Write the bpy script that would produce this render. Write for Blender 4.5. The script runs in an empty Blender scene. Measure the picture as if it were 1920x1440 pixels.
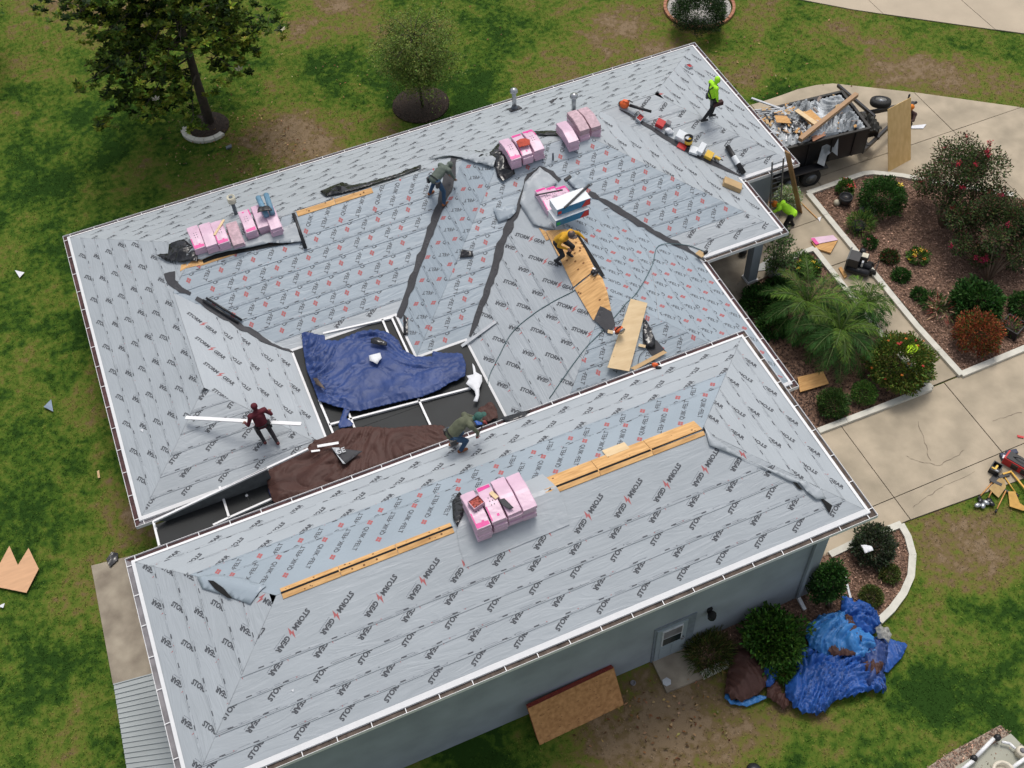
import bpy, bmesh, math, random
import numpy as np
from mathutils import Vector, Matrix, noise as mnoise
from mathutils.geometry import delaunay_2d_cdt
random.seed(7); rng = np.random.default_rng(7)
S = bpy.context.scene
COL = S.collection
# ------------------------------------------------------------------ camera, sky, sun, exposure
F_PX, TILT, ROLL, YAW = 2111.26, math.radians(53.022), math.radians(-3.849), math.radians(19.894)
CAM = np.array([4.38, -18.175, 28.707])
_fw = np.array([math.sin(YAW)*math.cos(TILT), math.cos(YAW)*math.cos(TILT), -math.sin(TILT)])
_r = np.array([math.cos(YAW), -math.sin(YAW), 0.0]); _u = np.cross(_r, _fw)
CR = _r*math.cos(ROLL)+_u*math.sin(ROLL); CU = -_r*math.sin(ROLL)+_u*math.cos(ROLL)
cd = bpy.data.cameras.new('camera'); cam = bpy.data.objects.new('camera', cd); COL.objects.link(cam); S.camera = cam
cd.sensor_width = 36; cd.lens = F_PX/1920*36; cd.clip_end = 600; cd.clip_start = .5
mm = Matrix(((CR[0], CU[0], -_fw[0], CAM[0]), (CR[1], CU[1], -_fw[1], CAM[1]), (CR[2], CU[2], -_fw[2], CAM[2]), (0, 0, 0, 1)))
cam.matrix_world = mm
SUN_EL, SUN_AZ = math.radians(68), math.radians(35)      # azimuth measured from +Y towards +X
w = bpy.data.worlds.new('World'); S.world = w; w.use_nodes = True
nt = w.node_tree; bg = nt.nodes['Background']
sky = nt.nodes.new('ShaderNodeTexSky'); sky.sky_type = 'NISHITA'; sky.sun_disc = False
sky.sun_elevation = SUN_EL; sky.sun_rotation = SUN_AZ; sky.air_density = 1.0; sky.dust_density = 4.0; sky.ozone_density = 1.0
hs = nt.nodes.new('ShaderNodeHueSaturation'); hs.inputs['Saturation'].default_value = .45
nt.links.new(sky.outputs[0], hs.inputs['Color']); nt.links.new(hs.outputs[0], bg.inputs[0]); bg.inputs[1].default_value = .14
sl = bpy.data.lights.new('sun', 'SUN'); sl.energy = 1.3; sl.angle = math.radians(18); sl.color = (1, .96, .9)
so = bpy.data.objects.new('sun', sl); COL.objects.link(so)
so.rotation_euler = Vector((-math.sin(SUN_AZ)*math.cos(SUN_EL), -math.cos(SUN_AZ)*math.cos(SUN_EL), -math.sin(SUN_EL))).to_track_quat('-Z', 'Y').to_euler()
so.location = (10, 10, 40)
vs = S.view_settings; vs.view_transform = 'Standard'; vs.look = 'None'; vs.exposure = 0.1; vs.gamma = 1; vs.use_curve_mapping = False

# ------------------------------------------------------------------ measuring: where a sight line meets a height, a wall or the roof
def ray(px, py):
    d = _fw + CR*(px-960)/F_PX - CU*(py-720)/F_PX
    return d
def W(px, py, z=0.0):
    d = ray(px, py); return CAM + d*(z-CAM[2])/d[2]
def WY(px, py, y):
    d = ray(px, py); return CAM + d*(y-CAM[1])/d[1]
# ------------------------------------------------------------------ materials
def rgb(h):
    c = [int(h[i:i+2], 16)/255 for i in (0, 2, 4)]
    return tuple((x/12.92 if x <= .04045 else ((x+.055)/1.055)**2.4) for x in c)
MATS = {}
def mat(name, col, rough=.7, metal=0., var=.15, scale=6., bump=0., bscale=40., stretch=(1, 1, 1), spec=.4, world=False, emit=None, alpha=1., col2=None, trans=0, detail=4, sat=None, tint=False, coat=0, crumple=0):
    if name in MATS: return MATS[name]
    m = bpy.data.materials.new(name); m.use_nodes = True; n = m.node_tree; b = n.nodes['Principled BSDF']
    if isinstance(col, str): col = rgb(col)
    if isinstance(col2, str): col2 = rgb(col2)
    b.inputs['Roughness'].default_value = rough; b.inputs['Metallic'].default_value = metal
    b.inputs['Specular IOR Level'].default_value = spec; b.inputs['Coat Weight'].default_value = coat
    if world: g = n.nodes.new('ShaderNodeNewGeometry'); src = g.outputs['Position']
    else: g = n.nodes.new('ShaderNodeTexCoord'); src = g.outputs['Object']
    mp = n.nodes.new('ShaderNodeMapping'); mp.inputs['Scale'].default_value = stretch; n.links.new(src, mp.inputs[0])
    if not world:
        oi = n.nodes.new('ShaderNodeObjectInfo'); ml = n.nodes.new('ShaderNodeVectorMath'); ml.operation = 'SCALE'; ml.inputs['Scale'].default_value = 50
        cb = n.nodes.new('ShaderNodeCombineXYZ'); n.links.new(oi.outputs['Random'], cb.inputs[0]); n.links.new(oi.outputs['Random'], cb.inputs[1]); n.links.new(cb.outputs[0], ml.inputs[0])
        n.links.new(ml.outputs[0], mp.inputs['Location'])
    no = n.nodes.new('ShaderNodeTexNoise'); no.inputs['Scale'].default_value = scale; no.inputs['Detail'].default_value = detail; n.links.new(mp.outputs[0], no.inputs['Vector'])
    rp = n.nodes.new('ShaderNodeValToRGB'); rp.color_ramp.elements[0].position = .3; rp.color_ramp.elements[1].position = .7
    a = tuple(max(0, c*(1-var)) for c in col); z = tuple(c*(1+var) for c in (col2 or col))
    if col2: a = col
    rp.color_ramp.elements[0].color = (*a, 1); rp.color_ramp.elements[1].color = (*z, 1)
    n.links.new(no.outputs['Fac'], rp.inputs[0]); out = rp.outputs[0]
    if tint:
        at = n.nodes.new('ShaderNodeAttribute'); at.attribute_name = 'tint'
        mx = n.nodes.new('ShaderNodeMix'); mx.data_type = 'RGBA'; mx.blend_type = 'MULTIPLY'; mx.inputs[0].default_value = 1
        n.links.new(out, mx.inputs[6]); n.links.new(at.outputs['Color'], mx.inputs[7]); out = mx.outputs[2]
    n.links.new(out, b.inputs['Base Color'])
    if bump:
        nb = n.nodes.new('ShaderNodeTexNoise'); nb.inputs['Scale'].default_value = bscale; nb.inputs['Detail'].default_value = 5; n.links.new(mp.outputs[0], nb.inputs['Vector'])
        bp = n.nodes.new('ShaderNodeBump'); bp.inputs['Strength'].default_value = 1; bp.inputs['Distance'].default_value = bump
        n.links.new(nb.outputs['Fac'], bp.inputs['Height']); n.links.new(bp.outputs[0], b.inputs['Normal'])
    if crumple:
        wn = n.nodes.new('ShaderNodeTexNoise'); wn.inputs['Scale'].default_value = 1.3; wn.inputs['Detail'].default_value = 3; n.links.new(mp.outputs[0], wn.inputs['Vector'])
        wm = n.nodes.new('ShaderNodeVectorMath'); wm.operation = 'MULTIPLY_ADD'; wm.inputs[1].default_value = (.7, .7, .7); n.links.new(wn.outputs['Color'], wm.inputs[0]); n.links.new(mp.outputs[0], wm.inputs[2])
        prev = None
        for sc_, am in ((1.0, 1.), (2.6, .45), (6.5, .12)):
            vo = n.nodes.new('ShaderNodeTexVoronoi'); vo.feature = 'F1'; vo.inputs['Scale'].default_value = sc_; n.links.new(wm.outputs[0], vo.inputs['Vector'])
            q = n.nodes.new('ShaderNodeMath'); q.operation = 'MULTIPLY_ADD'; q.inputs[1].default_value = am; n.links.new(vo.outputs['Distance'], q.inputs[0])
            if prev: n.links.new(prev, q.inputs[2])
            else: q.inputs[2].default_value = 0
            prev = q.outputs[0]
        bp = n.nodes.new('ShaderNodeBump'); bp.inputs['Strength'].default_value = 1; bp.inputs['Distance'].default_value = crumple
        n.links.new(prev, bp.inputs['Height']); n.links.new(bp.outputs[0], b.inputs['Normal'])
    if emit: b.inputs['Emission Color'].default_value = (*emit, 1); b.inputs['Emission Strength'].default_value = 1
    if alpha < 1: b.inputs['Alpha'].default_value = alpha
    if trans: b.inputs['Transmission Weight'].default_value = trans
    MATS[name] = m; return m

def sheet_mat(name, col, k):
    """woven roofing underlayment: soft wrinkles running with the sheet and a faint weave"""
    m = mat(name, col, rough=.42, var=.06, scale=.6, spec=.45, detail=5)
    n = m.node_tree; b = n.nodes['Principled BSDF']
    uv = n.nodes.new('ShaderNodeUVMap'); uv.uv_map = 'UVMap'
    def nz(sx, sy, sc, det=3, dist=0.):
        mp = n.nodes.new('ShaderNodeMapping'); mp.inputs['Scale'].default_value = (sx, sy, 1); n.links.new(uv.outputs[0], mp.inputs[0])
        t = n.nodes.new('ShaderNodeTexNoise'); t.inputs['Scale'].default_value = sc; t.inputs['Detail'].default_value = det; t.inputs['Distortion'].default_value = dist
        n.links.new(mp.outputs[0], t.inputs['Vector']); return t.outputs['Fac']
    def mth(op, a, bb):
        q = n.nodes.new('ShaderNodeMath'); q.operation = op
        for i, x in enumerate((a, bb)):
            if isinstance(x, (int, float)): q.inputs[i].default_value = x
            else: n.links.new(x, q.inputs[i])
        return q.outputs[0]
    a1 = nz(.35, 1.6, 1.6, 3, 1.5); ridge = mth('ABSOLUTE', mth('SUBTRACT', a1, .5), 0)
    a2 = nz(.5, 5, 2.4, 2, .6); a3 = nz(1, 1, 1.2, 2, 1.0)
    h = mth('ADD', mth('MULTIPLY', ridge, -.05), mth('ADD', mth('MULTIPLY', a2, .009), mth('MULTIPLY', a3, .03)))
    bp = n.nodes.new('ShaderNodeBump'); bp.inputs['Strength'].default_value = k; bp.inputs['Distance'].default_value = 1.0
    n.links.new(h, bp.inputs['Height']); n.links.new(bp.outputs[0], b.inputs['Normal'])
    return m

# ------------------------------------------------------------------ object helpers
def tag(o, label=None, cat=None, group=None, kind=None):
    if label: o['label'] = label
    if cat: o['category'] = cat
    if group: o['group'] = group
    if kind: o['kind'] = kind
    return o
def empty(name, loc=(0, 0, 0), rz=0.):
    o = bpy.data.objects.new(name, None); COL.objects.link(o); o.location = loc; o.rotation_euler = (0, 0, rz); o.empty_display_size = .2; return o
class MB:
    def __init__(s): s.v = []; s.f = []; s.m = []; s.mats = []; s.sm = []; s.uv = None
    def mi(s, m):
        if m not in s.mats: s.mats.append(m)
        return s.mats.index(m)
    def add(s, vs_, fs, m, smooth=False):
        k = len(s.v); s.v.extend([tuple(map(float, x)) for x in vs_]); i = s.mi(m)
        for f in fs: s.f.append(tuple(a+k for a in f)); s.m.append(i); s.sm.append(smooth)
        return s
    def box(s, c, d, m, rot=None, taper=1.):
        x, y, z = d[0]/2, d[1]/2, d[2]/2; vs_ = []
        for sz in (-1, 1):
            t = taper if sz > 0 else 1
            for a, b in ((-1, -1), (1, -1), (1, 1), (-1, 1)):
                p = Vector((a*x*t, b*y*t, sz*z))
                if rot is not None: p = rot @ p
                vs_.append((p.x+c[0], p.y+c[1], p.z+c[2]))
        return s.add(vs_, [(3, 2, 1, 0), (4, 5, 6, 7), (0, 1, 5, 4), (1, 2, 6, 5), (2, 3, 7, 6), (3, 0, 4, 7)], m)
    def beam(s, a, b, wd, th, m, up=(0, 0, 1)):
        a = Vector(a); b = Vector(b); d = b-a; L = d.length; x = d.normalized(); y = Vector(up).cross(x)
        if y.length < 1e-4: y = Vector((0, 1, 0)).cross(x)
        y.normalize(); z = x.cross(y)
        return s.box((a+b)/2, (L, wd, th), m, Matrix((x, y, z)).transposed())
    def tube(s, pts, r, m, n=8, caps=True, smooth=True):
        pts = [Vector(p) for p in pts]; rs = r if isinstance(r, (list, tuple)) else [r]*len(pts); k = len(pts); vs_ = []
        prev = None
        for i, p in enumerate(pts):
            t = (pts[min(i+1, k-1)]-pts[max(i-1, 0)]).normalized()
            ref = prev if prev is not None and abs(prev.dot(t)) < .9 else (Vector((0, 0, 1)) if abs(t.z) < .9 else Vector((1, 0, 0)))
            a = ref-t*ref.dot(t); a.normalize(); b = t.cross(a); prev = a
            for j in range(n):
                q = 2*math.pi*j/n; vs_.append(p+(a*math.cos(q)+b*math.sin(q))*rs[i])
        fs = [(i*n+j, i*n+(j+1) % n, (i+1)*n+(j+1) % n, (i+1)*n+j) for i in range(k-1) for j in range(n)]
        if caps: fs += [tuple(range(n-1, -1, -1)), tuple((k-1)*n+j for j in range(n))]
        return s.add(vs_, fs, m, smooth)
    def lathe(s, c, prof, m, n=20, smooth=True, axis=None, caps=True):
        vs_ = []
        for r, z in prof:
            for j in range(n):
                q = 2*math.pi*j/n; p = Vector((r*math.cos(q), r*math.sin(q), z))
                if axis is not None: p = axis @ p
                vs_.append((p.x+c[0], p.y+c[1], p.z+c[2]))
        k = len(prof)
        fs = [(i*n+j, i*n+(j+1) % n, (i+1)*n+(j+1) % n, (i+1)*n+j) for i in range(k-1) for j in range(n)]
        if caps: fs += [tuple(range(n-1, -1, -1)), tuple((k-1)*n+j for j in range(n))]
        return s.add(vs_, fs, m, smooth)
    def ball(s, c, r, m, n=12, k=8):
        r = r if isinstance(r, (tuple, list)) else (r, r, r); vs_ = [(c[0], c[1], c[2]-r[2])]
        for i in range(1, k):
            a = -math.pi/2+math.pi*i/k
            for j in range(n): q = 2*math.pi*j/n; vs_.append((c[0]+r[0]*math.cos(a)*math.cos(q), c[1]+r[1]*math.cos(a)*math.sin(q), c[2]+r[2]*math.sin(a)))
        vs_.append((c[0], c[1], c[2]+r[2])); L = len(vs_)-1
        fs = [(0, 1+(j+1) % n, 1+j) for j in range(n)]+[(L, 1+(k-2)*n+j, 1+(k-2)*n+(j+1) % n) for j in range(n)]
        fs += [(1+i*n+j, 1+i*n+(j+1) % n, 1+(i+1)*n+(j+1) % n, 1+(i+1)*n+j) for i in range(k-2) for j in range(n)]
        return s.add(vs_, fs, m, True)
    def prism(s, poly, z0, z1, m, mtop=None):
        n = len(poly); ar = sum(poly[i][0]*poly[(i+1) % n][1]-poly[(i+1) % n][0]*poly[i][1] for i in range(n))
        if ar < 0: poly = poly[::-1]
        f0 = (lambda p: z0) if not callable(z0) else z0; f1 = (lambda p: z1) if not callable(z1) else z1
        vs_ = [(p[0], p[1], f0(p)) for p in poly]+[(p[0], p[1], f1(p)) for p in poly]
        s.add(vs_, [tuple(range(n-1, -1, -1))]+[(i, (i+1) % n, n+(i+1) % n, n+i) for i in range(n)], m)
        return s.add(vs_[n:], [tuple(range(n))], mtop or m)
    def build(s, name, parent=None, loc=None, rz=None):
        me = bpy.data.meshes.new(name); me.from_pydata(s.v, [], s.f)
        for m in s.mats: me.materials.append(m)
        me.polygons.foreach_set('material_index', s.m); me.polygons.foreach_set('use_smooth', s.sm); me.update()
        o = bpy.data.objects.new(name, me); COL.objects.link(o)
        if loc is not None: o.location = loc
        if rz is not None: o.rotation_euler = (0, 0, rz)
        if parent: o.parent = parent
        return o
def copy_tree(o, parent=None):
    c = o.copy(); COL.objects.link(c); c.parent = parent
    if parent is not None: c.matrix_parent_inverse = o.matrix_parent_inverse
    for ch in o.children: copy_tree(ch, c)
    return c
def quads_mesh(name, V, nq, m, parent=None, tint=None, per=4):
    """V: (nq*per,3) array, one n-gon for every `per` vertices"""
    me = bpy.data.meshes.new(name); me.vertices.add(len(V)); me.vertices.foreach_set('co', np.asarray(V, np.float32).ravel())
    me.loops.add(nq*per); me.loops.foreach_set('vertex_index', np.arange(nq*per, dtype=np.int32))
    me.polygons.add(nq); me.polygons.foreach_set('loop_start', np.arange(0, nq*per, per, dtype=np.int32))
    if tint is not None:
        ca = me.color_attributes.new('tint', 'FLOAT_COLOR', 'POINT')
        ca.data.foreach_set('color', np.repeat(np.asarray(tint, np.float32), per, axis=0).ravel())
    for x in (m if isinstance(m, list) else [m]): me.materials.append(x)
    me.update(calc_edges=True); me.validate()
    o = bpy.data.objects.new(name, me); COL.objects.link(o)
    if parent: o.parent = parent
    return o
def leaves(name, C, D, ln, wd, m, parent=None, tint=None, droop=.15):
    """diamond leaves: C bases, D directions"""
    C = np.asarray(C, float); D = np.asarray(D, float); N = len(C)
    D /= np.linalg.norm(D, axis=1, keepdims=True)+1e-9
    Rv = rng.normal(size=(N, 3)); Rv[:, 2] *= .35; sd = np.cross(D, np.array([0, 0, 1.])+Rv*.6); sd /= np.linalg.norm(sd, axis=1, keepdims=True)+1e-9
    ln = (np.ones(N)*ln*rng.uniform(.7, 1.25, N))[:, None]; wd = (np.ones(N)*wd*rng.uniform(.7, 1.2, N))[:, None]
    mid = C+D*ln*.5; tip = C+D*ln; tip[:, 2] -= (ln*droop)[:, 0]
    V = np.stack([C, mid-sd*wd/2, tip, mid+sd*wd/2], 1).reshape(-1, 3)
    if tint is None:
        t = rng.uniform(.6, 1.35, N); tint = np.stack([t*rng.uniform(.85, 1.2, N), t, t*rng.uniform(.7, 1.1, N), np.ones(N)], 1)
    return quads_mesh(name, V, N, m, parent, tint)

def inpoly(pts, poly):
    x, y = pts[:, 0], pts[:, 1]; c = np.zeros(len(pts), bool); n = len(poly)
    for i in range(n):
        x0, y0 = poly[i][:2]; x1, y1 = poly[(i+1) % n][:2]
        if y0 == y1: continue
        k = ((y0 > y) != (y1 > y)) & (x < (x1-x0)*(y-y0)/(y1-y0)+x0); c ^= k
    return c
def densify(poly, st):
    out = []; n = len(poly)
    for i in range(n):
        a = np.array(poly[i][:2], float); b = np.array(poly[(i+1) % n][:2], float); k = max(1, int(np.linalg.norm(b-a)/st))
        for j in range(k): out.append(a+(b-a)*j/k)
    return out
def tri_area(poly, st, jit=.3):
    """triangulated plan polygon with inner points; returns 2D points and triangles"""
    B = densify(poly, st); nb = len(B); P = np.array(B); x0, y0 = P.min(0); x1, y1 = P.max(0)
    gx, gy = np.meshgrid(np.arange(x0, x1, st), np.arange(y0, y1, st)); g = np.stack([gx.ravel(), gy.ravel()], 1)
    g += rng.uniform(-jit, jit, g.shape)*st; g = g[inpoly(g, [tuple(b) for b in B])]
    d = np.min(np.linalg.norm(g[:, None, :]-P[None, ::2, :], axis=2), axis=1) if len(g) else np.zeros(0)
    g = g[d > st*.45] if len(g) else g
    vs_ = [Vector((float(a), float(b))) for a, b in list(B)+list(g)]
    r = delaunay_2d_cdt(vs_, [(i, (i+1) % nb) for i in range(nb)], [], 1, 1e-5)
    return np.array([(v.x, v.y) for v in r[0]]), [tuple(f) for f in r[2]]
def fn(x, y, z=0.): return mnoise.noise(Vector((x, y, z)))
def folds(x, y, f=1., sd=0.):
    """crumpled sheet: rounded swells parted by sharp winding creases, stretched along a pull direction"""
    an = .5+sd*1.3+.8*fn(x*.35, y*.35, sd); c, s_ = math.cos(an), math.sin(an); h = 0.
    wx = x+.25*fn(x*1.1*f, y*1.1*f, sd+3); wy = y+.25*fn(x*1.1*f, y*1.1*f, sd+9)
    u, v = (wx*c+wy*s_)*.7, (-wx*s_+wy*c)
    for k, am in ((1.0, 1.0), (2.1, .62), (4.4, .3), (8.5, .05)):
        h += am*max(.1, min(1.4, .6+1.9*fn(x*.9*f+k*5, y*.9*f, sd+k*2)))*(min(1., abs(fn(u*k*f+k*3, v*k*f, sd+k))*3.2)**.65-.55)
    return h*1.5
def cloth(name, poly, zf, m, amp=.08, st=.09, f=1., sd=0., parent=None, thick=.012, smooth=True, edge=.35, foldf=folds):
    P, T = tri_area(poly, st); B = np.array(densify(poly, .15))
    v = []
    for x, y in P:
        d = float(np.min(np.hypot(B[:, 0]-x, B[:, 1]-y))); k = min(1, .25+d/edge)
        v.append((x, y, zf(x, y)+amp*k*max(-.1, .55+.55*foldf(x, y, f, sd))+.012))
    b = MB(); b.add(v, T, m, smooth); o = b.build(name, parent)
    if thick:
        sm = o.modifiers.new('t', 'SOLIDIFY'); sm.thickness = thick; sm.offset = -1
    return o
# ------------------------------------------------------------------ roofs as height fields over their eave outlines
SL = .426; G = .14; HM, HG = 2.752, 4.807
class Roof:
    def __init__(s, poly, h):
        s.poly = poly; s.h = h
        xs = sorted({p[0] for p in poly}); ys = sorted({p[1] for p in poly}); R_ = []
        cx = np.array([(a+b)/2 for a, b in zip(xs, xs[1:])]); cy = np.array([(a+b)/2 for a, b in zip(ys, ys[1:])])
        ins = np.array([[inpoly(np.array([[a, b]]), poly)[0] for b in cy] for a in cx])
        for i in range(len(cx)):
            for j in range(i, len(cx)):
                for k in range(len(cy)):
                    for l in range(k, len(cy)):
                        if ins[i:j+1, k:l+1].all(): R_.append((xs[i], xs[j+1], ys[k], ys[l+1]))
        s.rects = [r for r in R_ if not any(q != r and q[0] <= r[0] and q[1] >= r[1] and q[2] <= r[2] and q[3] >= r[3] for q in R_)]
        s.events = sorted({round(min(r[1]-r[0], r[3]-r[2])/2, 5) for r in s.rects})
    def dist(s, x, y):
        x = np.asarray(x, float); y = np.asarray(y, float); d = np.full(np.broadcast(x, y).shape, -9.)
        for a, b, c, e in s.rects: d = np.maximum(d, np.minimum(np.minimum(x-a, b-x), np.minimum(y-c, e-y)))
        return d
    def z(s, x, y): return s.h+SL*float(s.dist(x, y))
    def hit(s, px, py):
        z = s.h+1.
        for _ in range(60):
            p = W(px, py, z); z = .6*z+.4*(s.h+SL*max(-.3, float(s.dist(p[0], p[1]))))
        return W(px, py, z)
    def faces(s):
        """edges with inward normal; poly is clockwise or not"""
        n = len(s.poly); out = []
        for i in range(n):
            a = np.array(s.poly[i]); b = np.array(s.poly[(i+1) % n]); t = (b-a)/np.linalg.norm(b-a); nn = np.array([-t[1], t[0]])
            m = (a+b)/2+nn*.01
            if s.dist(m[0], m[1]) < 0: nn = -nn; a, b = b, a; t = -t
            # u direction: right hand when looking up the slope
            out.append((a, b, t, nn, np.linalg.norm(b-a)))
        return out
    def rows(s, face, d):
        a, b, t, nn, L = face; u = np.arange(-d-.01, L+d+.02, .02); q = a+nn*d
        X = q[0]+t[0]*u; Y = q[1]+t[1]*u; ok = np.abs(s.dist(X, Y)-d) < 1e-5
        iv = []; i = 0
        while i < len(u):
            if ok[i]:
                j = i
                while j+1 < len(u) and ok[j+1]: j += 1
                def ref(g, bd):
                    for _ in range(12):
                        m = (g+bd)/2
                        if abs(float(s.dist(q[0]+t[0]*m, q[1]+t[1]*m))-d) < 1e-5: g = m
                        else: bd = m
                    return g
                lo = ref(u[i], u[i]-.02); hi = ref(u[j], u[j]+.02)
                if hi-lo > .02: iv.append((lo, hi))
                i = j+1
            else: i += 1
        return iv
g_ = G
MP = [(0+g_, 0+g_), (0+g_, 11.939-g_), (23.349-g_, 11.939-g_), (23.349-g_, 4.638+g_), (21.354-g_, 4.638+g_), (21.354-g_, 2.058+g_), (18.438-g_, 2.058+g_), (18.438-g_, -3.286+g_), (10.356, -3.286+g_), (10.356, 2.197), (8.778, 2.197), (8.778, 4.013), (5.594, 4.013), (5.594, 0+g_)]
GP = [(-.08+g_, -8.585+g_), (-.08+g_, -2.2-g_), (16.989-g_, -2.2-g_), (16.989-g_, -8.585+g_)]
RM, RG = Roof(MP, HM), Roof(GP, HG)
def RF(px, py, off=0.):
    p = RM.hit(px, py); return p
# ------------------------------------------------------------------ materials of the building
M_storm = sheet_mat('grey_underlayment', (.385, .418, .442), .45)
M_quik = sheet_mat('bluish_underlayment', (.315, .37, .415), .45)
M_ink = mat('dark_grey_ink', (.075, .08, .09), .6, var=.05)
M_inkr = mat('red_ink', (.42, .12, .12), .6, var=.05)
M_inkl = mat('pale_grey_ink', (.2, .22, .25), .6, var=.05)
M_white = mat('white_painted_metal', (.8, .8, .8), .4, var=.03)
M_maroon = mat('maroon_gutter_dirt', (.075, .035, .035), .8, var=.5, scale=3, world=True)
M_brown = mat('brown_gutter_dirt', (.1, .075, .06), .8, var=.6, scale=4, world=True)
M_greyg = mat('grey_gutter_inside', (.2, .19, .2), .7, var=.3, scale=3, world=True)
M_wall = mat('blue_grey_stucco', (.32, .355, .385), .85, var=.14, scale=.9, bump=.006, bscale=60, world=True)
M_fascia = mat('brown_fascia', (.07, .045, .04), .7)
M_soffit = mat('white_soffit', (.55, .56, .58), .7)
M_ply = mat('weathered_plywood', (.5, .27, .1), .75, var=.18, scale=2.2, stretch=(1, 6, 1), bump=.002, col2=(.66, .40, .17))
M_plyn = mat('fresh_plywood', (.66, .48, .27), .7, var=.07, scale=1.6, stretch=(1, 5, 1), col2=(.72, .55, .33))
M_knot = mat('plywood_knot', (.2, .09, .035), .8)
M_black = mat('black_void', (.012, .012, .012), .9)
M_ice = mat('dark_membrane', (.055, .055, .06), .75, var=.15, scale=3, bump=.004, bscale=12)
M_bplas = mat('black_plastic_film', (.014, .014, .016), .25, var=.3, scale=4, spec=.6, crumple=.12)
M_concgrey = mat('grey_concrete', (.2, .165, .125), .9, var=.3, scale=1.6, bump=.004, world=True, detail=8, col2=(.3, .26, .2))
M_metalroof = mat('pale_ribbed_metal', (.36, .39, .39), .5, var=.08, scale=1, world=True)
M_glass = mat('dark_window_glass', (.02, .03, .035), .08, spec=.7)
M_screen = mat('black_insect_screen', (.012, .014, .015), .6, var=.3, scale=1.2)
M_shade = mat('shade_toned_floor', (.03, .032, .033), .9, var=.5, scale=1.5, world=True)  # the shade below the screen is painted into this floor colour
# ------------------------------------------------------------------ lettering, flat print clipped to each visible course
_tc = {}
def text2d(s, size, weight=.006):
    k = (s, size, weight)
    if k in _tc: return _tc[k]
    c = bpy.data.curves.new('t', 'FONT'); c.body = s; c.size = size; c.offset = weight*size/.25; c.resolution_u = 2
    o = bpy.data.objects.new('t', c); COL.objects.link(o); dg = bpy.context.evaluated_depsgraph_get(); dg.update()
    me = bpy.data.meshes.new_from_object(o.evaluated_get(dg)); v = [(p.co.x, p.co.y) for p in me.vertices]; f = [tuple(p.vertices) for p in me.polygons]
    bpy.data.objects.remove(o); bpy.data.curves.remove(c); bpy.data.meshes.remove(me)
    _tc[k] = (v, f); return _tc[k]
def rectpoly(x0, y0, x1, y1): return ([(x0, y0), (x1, y0), (x1, y1), (x0, y1)], [(0, 1, 2, 3)])
def logo_storm():
    out = []; v, f = text2d('STORM', .2, .012); w1 = max(p[0] for p in v); out.append((v, f, 0))
    bolt = [(w1+.085, .065), (w1+.06, -.1), (w1+.20, .085), (w1+.125, .075), (w1+.17, .25), (w1+.02, .05)]
    out.append((bolt, [(0, 1, 2, 3), (0, 3, 4, 5)], 1))
    v, f = text2d('GEAR', .2, .012); x = w1+.24; v = [(p[0]+x, p[1]) for p in v]; out.append((v, f, 0)); w2 = max(p[0] for p in v)
    for k in range(9):
        a, b = rectpoly(x+.02+k*.055, -.065, x+.055+k*.055, -.045); out.append((a, b, 2))
    return out, w2
def logo_quik():
    out = []
    for i in range(2):
        for j in range(2):
            a, b = rectpoly(i*.085, -.01+j*.075, i*.085+.076, .055+j*.075)
            a = [(x+.25*(y), y) for x, y in a]; out.append((a, b, 1))
    v, f = text2d('QUIK', .19, .004); v = [(p[0]+.27, p[1]) for p in v]; out.append((v, f, 0)); w1 = max(p[0] for p in v)
    out.append(([(w1+.01, .05), (w1+.05, .05), (w1+.06, .085), (w1+.10, .09), (w1+.05, .03), (w1+.045, .06)], [(0, 1, 2, 3, 4, 5)], 0))
    v, f = text2d('FELT', .19, .004); v = [(p[0]+w1+.09, p[1]) for p in v]; out.append((v, f, 0)); w2 = max(p[0] for p in v)
    return out, w2
LOGO = {'storm': logo_storm(), 'quik': logo_quik()}
_frag = {}
def fragment(kind, rot, roll_h, v0, expo):
    """logo turned by rot (degrees), centred on a roll of height roll_h whose lower edge is at v=0, clipped to v0..expo"""
    key = (kind, rot, round(roll_h, 3), round(expo, 2))
    if key in _frag: return _frag[key]
    up_ = .075 if kind == 'storm' else (.13 if rot < 90 else .025); parts, wd = LOGO[kind]; sc = (1.13 if kind == 'storm' else 1.08)/wd; c, s_ = sc*math.cos(math.radians(rot)), sc*math.sin(math.radians(rot)); res = []
    for v, f, mi in parts:
        bm = bmesh.new(); bv = []
        for x, y in v:
            x -= wd/2; y -= .07; bv.append(bm.verts.new((c*x-s_*y, s_*x+c*y+roll_h/2+(up_ if expo < .8 else 0), 0)))
        for q in f:
            try: bm.faces.new([bv[i] for i in q])
            except ValueError: pass
        for co, no in (((0, v0, 0), (0, -1, 0)), ((0, expo, 0), (0, 1, 0))):
            bmesh.ops.bisect_plane(bm, geom=bm.verts[:]+bm.edges[:]+bm.faces[:], plane_co=co, plane_no=no, clear_outer=True)
        bm.verts.index_update()
        if bm.faces: res.append(([(p.co.x, p.co.y) for p in bm.verts], [tuple(p.index for p in fc.verts) for fc in bm.faces], mi))
        bm.free()
    _frag[key] = res; return res
INKS = [M_ink, M_inkr, M_inkl]
CT = 1/math.sqrt(1+SL*SL)
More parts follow.
